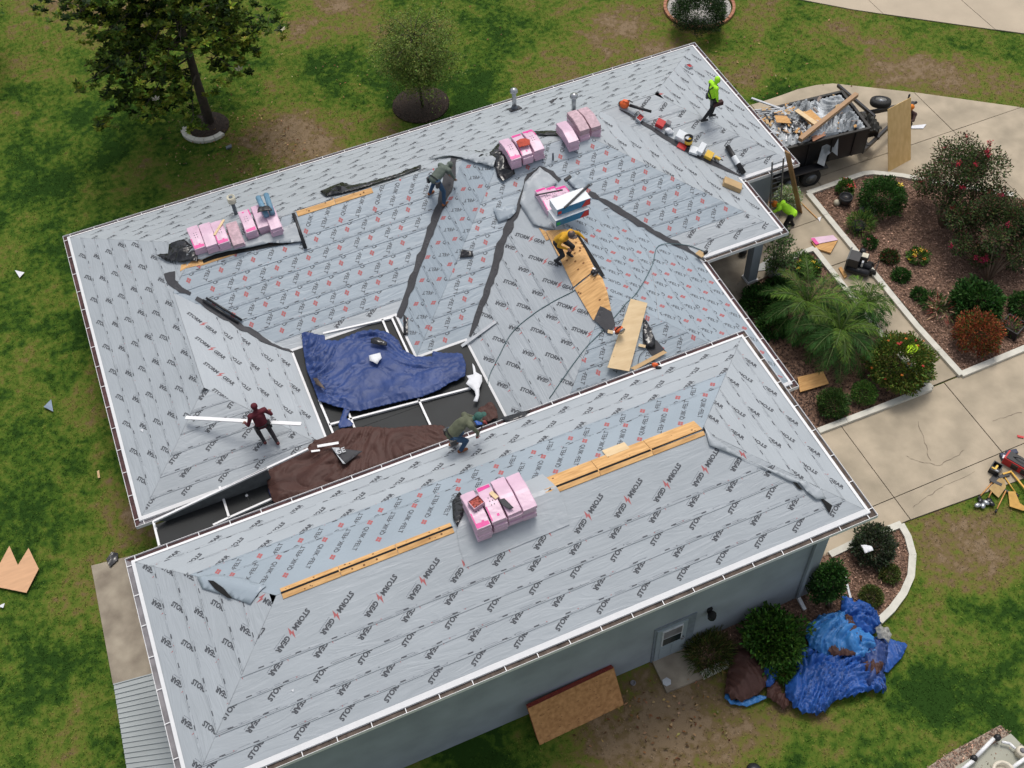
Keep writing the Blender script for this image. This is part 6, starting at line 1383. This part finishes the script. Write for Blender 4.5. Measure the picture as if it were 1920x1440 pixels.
person('worker in a maroon hooded top seen from behind carrying a long white trim strip', rl(503, 828), facing((505, 830), (483, 790)),
       dict(pel=(0, -.02, .86), che=(0, .06, 1.17), nec=(0, .1, 1.35), hea=(0, .14, 1.5), look=(0, 1, -.4), shL=(-.2, .06, 1.28), shR=(.2, .06, 1.28), elL=(-.34, .02, 1.03), haL=(-.36, .26, .88), elR=(.34, .02, 1.03), haR=(.36, .26, .88), hiL=(-.1, 0, .84), hiR=(.1, 0, .84), knL=(-.14, .18, .46), anL=(-.1, -.02, .08), knR=(.16, .1, .44), anR=(.2, -.2, .08)),
       C_('maroon', (.10, .012, .02)), C_('darkgrey', (.035, .03, .035)), mat('red_shoes', (.12, .03, .03), .7), C_('maroon', 0), roof=RM, extra=belt(M_blk))
pm = Vector(rl(503, 828)); zz_ = pm.z+.84
stick('carried_trim_strip', 'long white metal strip held across by the maroon worker', 'trim', at(348, 783, zz_-.1), at(565, 795, zz_+.05), .11, .03, M_white)
g2 = dict(bent); g2.update(hea=(.02, .66, 1.0), look=(0, .8, -.9), elR=(.25, .5, .72), haR=(.14, .52, .42), elL=(-.2, .62, .72), haL=(-.1, .8, .56), knL=(-.16, .22, .42), knR=(.18, .2, .42), anL=(-.2, -.08, .08), anR=(.2, .0, .08), pel=(0, -.12, .74), hiL=(-.12, -.1, .72), hiR=(.12, -.1, .72))
def hammer(root, D): MB().tube([D['haL']+Vector((0, .05, 0)), D['haL']+Vector((.2, -.25, -.2))], .014, M_blk, 6).build('pry_bar', root); belt(M_blk)(root, D)
gp = W(858, 842, HG+.15)
person('worker in an olive top and teal cap crouching over the garage back gutter', (gp[0], gp[1], RG.z(gp[0], gp[1])), facing((850, 845), (905, 822), RG), g2,
       C_('olive', (.11, .12, .075)), C_('jeans', 0), mat('tan_boots', 0), C_('teal', (.04, .11, .09)), hat=C_('teal', 0), roof=RG, gloves=mat('red_glove', (.3, .05, .04), .7), extra=hammer)
person('person in a neon yellow vest and orange gloves bending on the walkway under the ladder', tuple(W(1474, 432, .03)), .6, dict(bent, haL=(-.3, .55, .9), elL=(-.3, .45, .95)),
       C_('neon', 0), C_('black', 0), M_blk, C_('orangecap', (.7, .2, .02)), hat=C_('orangecap', 0), gloves=C_('orangecap', 0))
bp_ = W(1690, 266, .03)
person('person in dark clothes and orange cap holding the upright plywood from behind', tuple(bp_), math.radians(110), dict(elL=(-.3, .2, 1.3), haL=(-.2, .45, 1.35), elR=(.3, .2, 1.2), haR=(.3, .45, 1.2)),
       C_('darkred', (.06, .03, .025)), C_('black', 0), M_blk, C_('orangecap', 0), hat=C_('orangecap', 0))
# ------------------------------------------------------------------ plants and trees
def leafmat():
    m = bpy.data.materials.new('leaf'); m.use_nodes = True; n = m.node_tree; b = n.nodes['Principled BSDF']; at_ = n.nodes.new('ShaderNodeAttribute'); at_.attribute_name = 'tint'
    n.links.new(at_.outputs['Color'], b.inputs['Base Color']); b.inputs['Roughness'].default_value = .6; b.inputs['Specular IOR Level'].default_value = .2
    tr_ = n.nodes.new('ShaderNodeBsdfTranslucent'); n.links.new(at_.outputs['Color'], tr_.inputs['Color']); mx = n.nodes.new('ShaderNodeMixShader'); mx.inputs[0].default_value = .25
    n.links.new(b.outputs[0], mx.inputs[1]); n.links.new(tr_.outputs[0], mx.inputs[2]); n.links.new(mx.outputs[0], n.nodes['Material Output'].inputs[0]); return m
M_leaf = leafmat(); M_bark = mat('grey_brown_bark', (.07, .055, .045), .9, var=.3, scale=5, bump=.02, bscale=12); M_barkp = mat('pale_bark', (.28, .2, .14), .8, var=.2)
def tints(N, cols, lo=.4, hi=1.65, jit=.12):
    c = 1.2*np.array(cols, float)[rng.integers(0, len(cols), N)]; v = rng.uniform(lo, hi, (N, 1)); return np.column_stack([np.clip(c*v*(1+rng.normal(0, jit, (N, 3))), .002, .9), np.ones(N)])
def wr(px, z, py=None): 
    p = W(px, py if py is not None else 600, z); return float(np.linalg.norm(p-CAM))/F_PX
def shell(c, R_, N, clump=.35, fill=.45, low=-.5, sd=0.):
    """points through an uneven ellipsoid crown, thicker towards its lumpy outside"""
    d = rng.normal(size=(N*2, 3)); d /= np.linalg.norm(d, axis=1, keepdims=True); d = d[d[:, 2] > low][:N]; f = np.array([fn(a*2.2, b*2.2, e*2.2+sd) for a, b, e in d]); f2 = np.array([fn(a*6, b*6, e*6+sd) for a, b, e in d])
    r = (1+clump*f*1.2+clump*.5*f2)*(fill+(1-fill)*rng.random(len(d))**.45); return np.array(c)+d*r[:, None]*np.array(R_), d
def bush(name, label, px, py, rp, cols, n=1500, leaf=.085, hz=.8, flow=None, cat='bush', clump=.3, wd=.45, stem=True, fl_n=0, fl_r=.05, up=.6, low=-.55, fill=.4):
    z = .5; p = W(px, py, z); R_ = rp*float(np.linalg.norm(p-CAM))/F_PX; h = R_*hz; p = W(px, py, h*.95); root = empty(name, (p[0], p[1], 0)); tag(root, label, cat)
    strap_ = wd < .3; n = int(n*(1.2 if strap_ else 2.0)); leaf = leaf*(1.0 if strap_ else 1.3); C, d = shell((0, 0, h*.95), (R_, R_, h), n, clump, fill, low, px*.13); D = d+rng.normal(0, .5, d.shape); D[:, 2] += up; leaves('foliage', C, D, leaf, leaf*wd, M_leaf, root, tints(len(C), cols))
    if stem:
        b = MB()
        for k in range(5): a = k*1.3; b.tube([(0, 0, 0), (.2*R_*math.cos(a), .2*R_*math.sin(a), h*.5), (.6*R_*math.cos(a), .6*R_*math.sin(a), h*1.2)], [.02, .012, .005], M_bark, 5)
        b.build('stem', root)
    if flow:
        for k in range(fl_n):
            a = rng.uniform(0, 6.28); e = rng.uniform(.1, 1.4); q = Vector((R_*math.cos(a)*math.cos(e), R_*math.sin(a)*math.cos(e), h*.95+h*math.sin(e)))*1.0; b = MB(); m = flow[k % len(flow)]
            for j in range(5):
                t = j*1.257; u = Vector((math.cos(t), math.sin(t), .3))*fl_r; v = Vector((math.cos(t+.6), math.sin(t+.6), .3))*fl_r; b.add([q, q+u, q+(u+v)*.75, q+v], [(0, 1, 2, 3)], m)
            b.build('flower', root)
    return root
M_fr = mat('red_petal', (.6, .02, .03), .5); M_fy = mat('yellow_petal', (.8, .55, .03), .5); M_fp = mat('pink_petal', (.5, .08, .12), .5); M_fo = mat('orange_petal', (.75, .2, .02), .5); M_fw = mat('white_petal', (.6, .62, .6), .5); M_fc = mat('cream_petal', (.7, .62, .5), .5)
DG = [(.02, .06, .012), (.03, .08, .015), (.04, .1, .02)]; MG = [(.04, .1, .018), (.06, .13, .022), (.09, .16, .03)]; OL = [(.07, .09, .02), (.1, .11, .03), (.05, .08, .02)]
bush('hibiscus_bush', 'round dark green bush with two yellow flowers in the upper garden bed', 1655, 370, 38, DG+MG[:1], 3000, .075, .8, [M_fy], fl_n=2, fl_r=.09)
bush('potted_flower', 'leafy plant with red flowers in the black pot at the upper bed corner', 1585, 352, 14, MG, 500, .08, 1.1, [M_fr], fl_n=4, fl_r=.08, cat='plant', stem=False)
bush('spiky_plant', 'light green strappy plant in the second black pot', 1614, 418, 22, MG+[(.16, .2, .05)], 500, .22, .7, None, cat='plant', wd=.14, stem=False)
bush('silvery_plant', 'silvery white flowering plant behind the second black pot', 1627, 396, 14, [(.35, .36, .36), (.2, .25, .2), (.45, .45, .46)], 500, .05, .7, None, cat='plant', stem=False)
bush('rose_plant', 'small dark plant with a pale flower, second row of the garden bed', 1632, 455, 12, DG, 350, .07, .9, [M_fp], fl_n=2, fl_r=.05, cat='plant', stem=False)
bush('small_plant', 'small dark green plant in the mulch left of the orange flowers', 1690, 516, 15, DG, 400, .08, .6, None, cat='plant', stem=False)
bush('small_plant', 'small dark plant in the mulch above the pink bromeliad', 1723, 552, 13, DG, 350, .08, .6, None, cat='plant', stem=False)
bush('red_leaf_plant', 'small plant with reddish leaves left of the orange flower plant', 1668, 481, 15, [(.1, .03, .02), (.04, .08, .02), (.03, .06, .015)], 400, .08, .6, None, cat='plant', stem=False)
bush('orange_flower_plant', 'low plant with orange and yellow flowers in the garden bed', 1721, 481, 18, MG, 400, .08, .5, [M_fo, M_fy], fl_n=10, fl_r=.06, cat='plant', stem=False)
bush('bromeliad', 'spiky bromeliad with cream and pink leaves in the garden bed', 1766, 580, 20, [(.45, .3, .2), (.3, .08, .06), (.1, .12, .04)], 130, .3, .6, None, cat='plant', wd=.14, stem=False, clump=.1, up=.3)
bush('bromeliad_leaves', 'dark green strappy plant behind the pink bromeliad', 1750, 568, 20, DG, 200, .25, .5, None, cat='plant', wd=.14, stem=False)
bush('round_shrub', 'dark green broad leaved shrub above the red tinged shrub', 1833, 566, 40, DG, 2200, .12, .75, None)
bush('red_tip_shrub', 'round shrub with orange red new leaves near the bed corner', 1835, 625, 38, [(.18, .04, .02), (.22, .07, .025), (.06, .1, .02), (.28, .08, .03)], 3000, .07, .9, None)
bush('planter_plant', 'pink and green leaves growing in the square planter', 1894, 612, 17, [(.09, .14, .03), (.3, .09, .07), (.05, .1, .02)], 250, .16, .8, None, cat='plant', wd=.2, stem=False)
bush('dark_shrub', 'dark shrub cut by the right picture edge in the garden bed', 1922, 572, 26, DG, 900, .09, .8, None)
bush('yellow_flower_plant', 'low plant with yellow flowers behind the palms near the gazing ball', 1515, 502, 20, MG, 500, .1, .6, [M_fy], fl_n=9, fl_r=.05, cat='plant', stem=False)
bush('ixora_bush', 'large round green bush with small red flowers at the kerb corner', 1689, 680, 56, [(.06, .12, .02), (.1, .15, .025), (.13, .13, .025)], 6500, .075, .85, [M_fr, M_fo], fl_n=16, fl_r=.035, clump=.2)
bush('small_round_bush', 'small round green bush left of the large flowering bush', 1620, 737, 23, MG, 1500, .05, .85, None, clump=.15)
bush('small_round_bush', 'dark green low bush below the brown plywood piece by the roof', 1562, 756, 29, [(.03, .07, .015), (.05, .09, .02)], 1800, .06, .7, None)
bush('grey_leaf_shrub', 'dark olive shrub with a paper on top in the corner bed', 1640, 1022, 37, [(.04, .055, .03), (.07, .08, .05), (.03, .05, .02)], 2600, .07, .8, None)
bush('olive_shrub', 'small olive shrub right of the dark shrub in the corner bed', 1668, 1075, 18, OL, 900, .05, .7, None)
bush('olive_shrub', 'small round yellow-green shrub above the blue tarp in the corner bed', 1634, 1118, 20, OL, 1100, .05, .8, None, clump=.12)
bush('leafy_shrub', 'large bright green leafy shrub growing over the tarp pile', 1452, 1195, 50, [(.04, .11, .015), (.07, .15, .02), (.03, .07, .012)], 2600, .11, .8, None, clump=.6, fill=.2)
bush('sprig_shrub', 'light green shoots hanging over the gap between brown and blue tarps', 1470, 1262, 18, [(.06, .15, .02), (.04, .1, .015)], 260, .1, .9, None, cat='plant', clump=.5, stem=False)
bush('grass_clump', 'yellow tipped ornamental grass clump beside the door slab', 1330, 1222, 40, [(.05, .08, .015), (.12, .11, .03), (.03, .05, .01)], 1500, .26, .55, None, cat='ornamental grass', wd=.08, stem=False, up=.9, fill=.15)
bush('low_shrub', 'dark low ground shrub left of the palms by the porch', 1425, 563, 34, DG, 1300, .1, .35, None)
bush('low_shrub', 'dark leafy shrub between porch column and palms', 1462, 545, 30, DG, 1100, .1, .4, None)
bush('low_shrub', 'small green shrub left of the palm trunks near the roof edge', 1450, 610, 28, DG+MG[:1], 1000, .1, .4, None)
bush('variegated_shrub', 'cream and green variegated plant behind the ladder', 1477, 372, 22, [(.45, .5, .3), (.2, .3, .1), (.5, .55, .4)], 1200, .08, .9, None)
bush('pink_flower_shrub', 'green fern like plant above the yellow flowers at the porch bed', 1500, 487, 20, MG, 600, .12, .5, None, cat='plant', wd=.2, stem=False)
# ring bed with bush at the top
rc = W(1311, 14, 0); rr0 = 60*float(np.linalg.norm(rc-CAM))/F_PX
b = MB(); b.lathe((0, 0, 0), [(rr0*.93, 0), (rr0*.92, .03), (.01, .04)], mat('white_gravel', (.42, .4, .37), .9, var=.5, scale=16, world=True, bump=.02, bscale=30), 40); gv = b.build('gravel_ring', None, tuple(rc)); tag(gv, kind='structure')
rg = empty('brick_ring', tuple(rc)); tag(rg, 'round orange brick edging ring round the white gravel at the top', 'edging')
bk0 = None
for k in range(44):
    a = 2*math.pi*k/44
    if bk0 is None: bk0 = MB().box((0, 0, 0), (.12, .19, .1), mat('orange_brick', (.38, .17, .1), .85, var=.2)).build('brick', rg); o = bk0
    else: o = bk0.copy(); COL.objects.link(o); o.parent = rg
    o.location = (rr0*math.cos(a), rr0*math.sin(a), .06); o.rotation_euler = (random.uniform(-.05, .05), 0, a)
bush('ring_bush', 'dense dark green bush in the white gravel ring at the top', 1313, 20, 46, [(.02, .045, .015), (.035, .07, .02), (.05, .085, .03)], 9000, .06, .95, None, clump=.25)
# crape myrtles
def shrub_tree(label, px, py, rp, base, h0, cols, n, fl, fln, sd, name='crape_myrtle', leaf=.07, spread=.75):
    B_ = W(*base, 0); zc_ = h0; p = W(px, py, zc_); R_ = rp*float(np.linalg.norm(p-CAM))/F_PX; root = empty(name, (B_[0], B_[1], 0)); tag(root, label, 'shrub'); c = Vector(p)-Vector(B_)
    rr2 = random.Random(sd); b = MB(); cl = []
    for k in range(30):
        a = rr2.uniform(0, 6.28); e = rr2.uniform(-.75, 1.35); rad = rr2.uniform(.55, 1.05); q = c+Vector((math.cos(a)*math.cos(e)*R_*rad, math.sin(a)*math.cos(e)*R_*rad, math.sin(e)*h0*spread*rad)); cl.append(q)
        m_ = q*.45+Vector((0, 0, .1)); b.tube([Vector((.05*math.cos(a), .05*math.sin(a), 0)), m_, q], [.028, .016, .006], M_barkp, 5)
    b.build('stem', root); C = []; D = []
    for q in cl:
        k = n//17; d = rng.normal(size=(k, 3)); d /= np.linalg.norm(d, axis=1, keepdims=True); s_ = rr2.uniform(.28, .46)*R_/1.5+.12; C.append(np.array(q)+d*(rng.random((k, 1))**.5)*s_*np.array([1, 1, 1.2])); D.append(d+np.array([0, 0, .5])+rng.normal(0, .4, d.shape))
    C = np.concatenate(C); D = np.concatenate(D); leaves('foliage', C, D, leaf*1.25, leaf*.75, M_leaf, root, tints(len(C), cols))
    for k in range(fln):
        q = cl[rr2.randrange(len(cl))]; dirn = (q-c).normalized(); q = q+dirn*.3+Vector((rr2.uniform(-.15, .15), rr2.uniform(-.15, .15), rr2.uniform(.1, .35))); N = 40; d = rng.normal(size=(N, 3)); d /= np.linalg.norm(d, axis=1, keepdims=True); leaves('flower_cluster', np.array(q)+d*.09*rng.random((N, 1)), d, .05, .04, M_leaf, root, tints(N, fl, .6, 1.3))['kind'] = 'stuff'
    return root
CM = [(.045, .075, .022), (.065, .105, .03), (.07, .08, .03), (.03, .055, .018), (.11, .055, .04)]
shrub_tree('tall crape myrtle with red flowers, upper one in the garden bed', 1798, 345, 68, (1765, 425), 1.55, CM, 9000, [(.35, .02, .04), (.5, .03, .06)], 16, 3)
shrub_tree('wide crape myrtle with pinkish red flowers, lower one near the right edge', 1862, 440, 68, (1850, 525), 1.3, CM, 10500, [(.4, .03, .08), (.28, .03, .06)], 18, 5)
shrub_tree('conical dark green shrub against the garage corner', 1553, 1092, 24, (1553, 1140), 1.1, DG, 4200, [(.03, .08, .01)], 0, 8, 'corner_shrub', .07)
pl = shrub_tree('small green tree growing from the large pot by the porch', 1462, 472, 28, (1450, 515), 1.35, [(.05, .09, .03), (.08, .12, .04)], 800, [(.4, .3, .1)], 0, 9, 'potted_tree', .08)
# palms
def palm(label, px, py, base, L, n, sd, hgt):
    rr2 = random.Random(sd); B_ = W(*base, 0); root = empty('palm', (B_[0], B_[1], 0), 0); tag(root, label, 'palm'); T = Vector(W(px, py, hgt))-Vector(B_)
    MB().tube([(0, 0, 0), T*.5+Vector((.03, 0, 0)), T], [.11, .09, .1], M_bark, 9).build('trunk', root)
    for k in range(n):
        az = k*2.4+rr2.uniform(-.2, .2); el = .25+1.1*(k/n)+rr2.uniform(-.1, .1); ln = L*rr2.uniform(.85, 1.1); pts = []; p = T.copy(); d = Vector((math.cos(az)*math.cos(el), math.sin(az)*math.cos(el), math.sin(el)))
        for i in range(13): pts.append(p.copy()); p = p+d*ln/12; d = (d+Vector((0, 0, -.17))).normalized()
        C, D = [], []
        for i in range(1, 49):
            f = i/49*12; a = pts[int(f)].lerp(pts[min(12, int(f)+1)], f-int(f)); t = (pts[min(12, int(f)+1)]-pts[int(f)]).normalized(); s_ = t.cross(Vector((0, 0, 1))).normalized()
            for q in (-1, 1): C.append(a); D.append(s_*q*.8+t*.75+Vector((rr2.uniform(-.1, .1), 0, .15-.25*rr2.random())))
        C = np.array(C); ll = np.array([.32*math.sin(math.pi*min(.97, (i//2+4)/53))+.07 for i in range(len(C))])
        g = rr2.uniform(.7, 1.25); base_c = (.085, .15, .02) if k > n*.75 else (.035, .095, .018)
        fo = leaves('frond', C, np.array(D), ll, .022, M_leaf, root, tints(len(C), [tuple(x*g for x in base_c)], .7, 1.3, .08), .25)
        MB().tube(pts, [.012]*12+[.004], mat('green_midrib', (.1, .15, .04), .6), 4).build('midrib', fo)
palm('feathery green palm, the upper left one of the three in the porch bed', 1512, 575, (1520, 610), 1.75, 34, 1, .95)
palm('feathery green palm, the lower one in the middle of the porch bed', 1573, 628, (1575, 665), 1.75, 34, 2, .95)
palm('smaller palm at the right kerb of the porch bed', 1618, 575, (1612, 600), 1.15, 22, 4, .9)
# big magnolia
def tree_branches(root, tips, base_r, trunk, m=M_bark):
    b = MB(); k = len(trunk); b.tube(trunk, [base_r*(1-.7*i/(k-1)) for i in range(k)], m, 10); b.build('trunk', root); lb = MB()
    for st_, tip, r in tips:
        mid = st_.lerp(tip, .5)+Vector((0, 0, .12*(tip-st_).length)); lb.tube([st_, mid, tip], [r, r*.6, r*.2], m, 6)
    lb.build('limbs', root)
mb_ = W(393, 230, 0); mg = empty('magnolia_tree', tuple(mb_)); tag(mg, 'large dark glossy magnolia tree with a few white flowers at the upper left', 'tree')
H_ = 8.6; trunk = [Vector((0, 0, -.1)), Vector((.02, 0, 2)), Vector((.1, .05, 4.2)), Vector((.1, .1, 6.4)), Vector((.15, .1, H_))]
rr2 = random.Random(12); tips = []; clus = []
for k in range(46):
    z0 = 1.9+6.2*(k/46)**.9; az = k*2.4+rr2.uniform(-.3, .3); R_ = (3.55*math.sqrt(max(.05, 1-((z0-4.3)/5.0)**2)))*rr2.uniform(.72, 1.08)
    if z0 < 3.2 and math.cos(az-.2) > -.1: continue
    if z0 < 3.2: R_ = max(R_, 3.1)
    st_ = Vector((.07, .05, z0)); tip = Vector((R_*math.cos(az), R_*math.sin(az), z0+R_*rr2.uniform(-.02, .22))); tips.append((st_, tip, .04))
    for j in range(24):
        f = rr2.uniform(.2, 1.06); c = st_.lerp(tip, f); sp_ = .75*(1.15-f*.55); q = c+Vector((rr2.gauss(0, sp_), rr2.gauss(0, sp_), rr2.gauss(.1, .28)))
        if abs(q.x) < .5 and q.y < .2 and q.z < 5.2: continue
        if q.x > 3.6: q.x -= .5
        clus.append(q)
        if j < 5: tips.append((c-Vector((0, 0, .05)), q, .02))
tree_branches(mg, tips, .2, trunk)
C, D, T_ = [], [], []
cc_ = Vector((0, 0, 4.2))
for q in clus:
    for j in range(4):
        q2 = q+Vector((rr2.gauss(0, .17), rr2.gauss(0, .17), rr2.gauss(0, .1))); k = 12; a = np.arange(k)*2.4+rr2.uniform(0, 6); e = rng.uniform(-.1, .9, k); C.append(np.tile(np.array(q2), (k, 1))); D.append(np.stack([np.cos(a)*np.cos(e), np.sin(a)*np.cos(e), np.sin(e)], 1)); g = rr2.choice([0, 1, 1, 2])
        T_.append(tints(k, [[(.016, .034, .007)], [(.075, .12, .016)], [(.2, .24, .03)]][g], .7, 1.35))  # sunlit leaf tops and dark gaps in the crown are put into these tints
C = np.concatenate(C); D = np.concatenate(D); leaves('crown', C, D, .21, .1, M_leaf, mg, np.concatenate(T_), .1)
for k, (px, py) in enumerate(((308, 190), (441, 140), (530, 104), (485, 142), (283, 36))):
    p = min(clus, key=lambda q: (lambda e: math.hypot(960+F_PX*e.dot(Vector(CR))/e.dot(Vector(_fw))-px, 720-F_PX*e.dot(Vector(CU))/e.dot(Vector(_fw))-py)-q.z*2)(q+Vector(mb_)-Vector(CAM)))+Vector((0, -.1, .18)); b = MB()
    for j in range(6): t = j*1.047; u = Vector((math.cos(t), math.sin(t), .5))*.11; v = Vector((math.cos(t+.7), math.sin(t+.7), .5))*.11; b.add([p, p+u, p+(u+v)*.8, p+v], [(0, 1, 2, 3)], M_fc)
    b.build('flower', mg)
def ringpart(label, c, R_, a0, a1, n, m, wd=.22, h=.12):
    root = empty('edging_ring', tuple(c)); tag(root, label, 'edging')
    for k in range(n):
        b0 = a0+(a1-a0)*k/n+.01; b1 = a0+(a1-a0)*(k+1)/n-.01; MB().prism([(R_*math.cos(b0), R_*math.sin(b0)), (R_*math.cos((b0+b1)/2), R_*math.sin((b0+b1)/2)), (R_*math.cos(b1), R_*math.sin(b1)), ((R_-wd)*math.cos(b1), (R_-wd)*math.sin(b1)), ((R_-wd)*math.cos((b0+b1)/2), (R_-wd)*math.sin((b0+b1)/2)), ((R_-wd)*math.cos(b0), (R_-wd)*math.sin(b0))], 0, h, m).build('edging_stone', root)
    return root
tc = W(387, 238, 0); ringpart('broken white concrete ring round the foot of the magnolia', tc, .98, 2.6, 5.3, 6, M_kerb)
b = MB().lathe((0, 0, 0), [(.9, 0), (.88, .03), (.01, .07)], M_dmulch, 28); tag(b.build('magnolia_mulch', None, tuple(tc)), kind='structure')
# small airy tree
sb_ = W(793, 203, 0); stt = empty('young_oak', tuple(sb_)); tag(stt, 'small airy young tree standing in a round dark mulch ring', 'tree')
trunk = [Vector((0, 0, 0)), Vector((-.03, 0, 1.2)), Vector((-.08, .05, 2.2)), Vector((-.1, .05, 3.4))]; tips = []; C, D, T_ = [], [], []
for k in range(70):
    z0 = 1.15+2.3*(k/70); az = k*2.4; R_ = 1.55*math.sqrt(max(.05, 1-((z0-2.2)/1.8)**2))*rr2.uniform(.65, 1.1); st_ = Vector((-.05, .03, z0)); tip = Vector((R_*math.cos(az), R_*math.sin(az), z0+.25*R_+rr2.uniform(-.1, .35))); tips.append((st_, tip, .018))
    for j in range(17):
        f = rr2.uniform(.25, 1.1); c = np.array(st_.lerp(tip, f))+rng.normal(0, .17, 3); n = 16; C.append(c+rng.normal(0, .12, (n, 3))); D.append(rng.normal(size=(n, 3))+np.array([0, 0, -.2])); T_.append(tints(n, [(.15, .2, .04), (.2, .25, .06), (.08, .13, .025)], .6, 1.3))
tree_branches(stt, tips, .055, trunk); leaves('crown', np.concatenate(C), np.concatenate(D), .1, .036, M_leaf, stt, np.concatenate(T_), .1)
mc = W(789, 196, 0); b = MB().lathe((0, 0, 0), [(1.13, 0), (1.08, .04), (.5, .08), (.01, .1)], M_dmulch, 36); tag(b.build('tree_mulch', None, tuple(mc)), kind='structure')
N = 1500; a = rng.uniform(0, 6.28, N); r = 1.12*np.sqrt(rng.random(N)); ch = leaves('mulch_chips', np.column_stack([mc[0]+r*np.cos(a), mc[1]+r*np.sin(a), np.full(N, .09)-.05*r]), rng.normal(size=(N, 3))*[1, 1, .2], .08, .03, M_dchip, None, None, 0); tag(ch, kind='stuff')
# tree cut by the top left corner
et = empty('edge_tree', tuple(W(-60, 130, 0))); tag(et, 'dark tree mostly outside the upper left picture edge', 'tree'); C, d = shell((0, 0, 4.2), (2.2, 2.2, 3.2), 9000, .5, .3, -.7, 4); leaves('crown', C, d+rng.normal(0, .5, d.shape), .16, .07, M_leaf, et, tints(len(C), DG, .5, 1.2)); MB().tube([(0, 0, 0), (0, 0, 4)], [.2, .1], M_bark, 8).build('trunk', et)
# fallen leaves and litter on the lawns
N = 900; pts = []
for (px, py, s_) in ((500, 260, 120), (380, 260, 90), (1250, 1340, 100), (700, 60, 200), (1400, 120, 150), (500, 300, 90)):
    q = rng.normal((px, py), s_*.6, (150, 2)); pts += [W(x, y, .05) for x, y in q]
pts = np.array(pts); ok = ~inpoly(pts[:, :2], MP) & ~inpoly(pts[:, :2], GP); pts = pts[ok]; lf = leaves('fallen_leaves', pts, rng.normal(size=pts.shape)*[1, 1, .1], .11, .06, M_leaf, None, tints(len(pts), [(.22, .12, .05), (.3, .2, .1), (.15, .07, .03)])); tag(lf, kind='stuff')
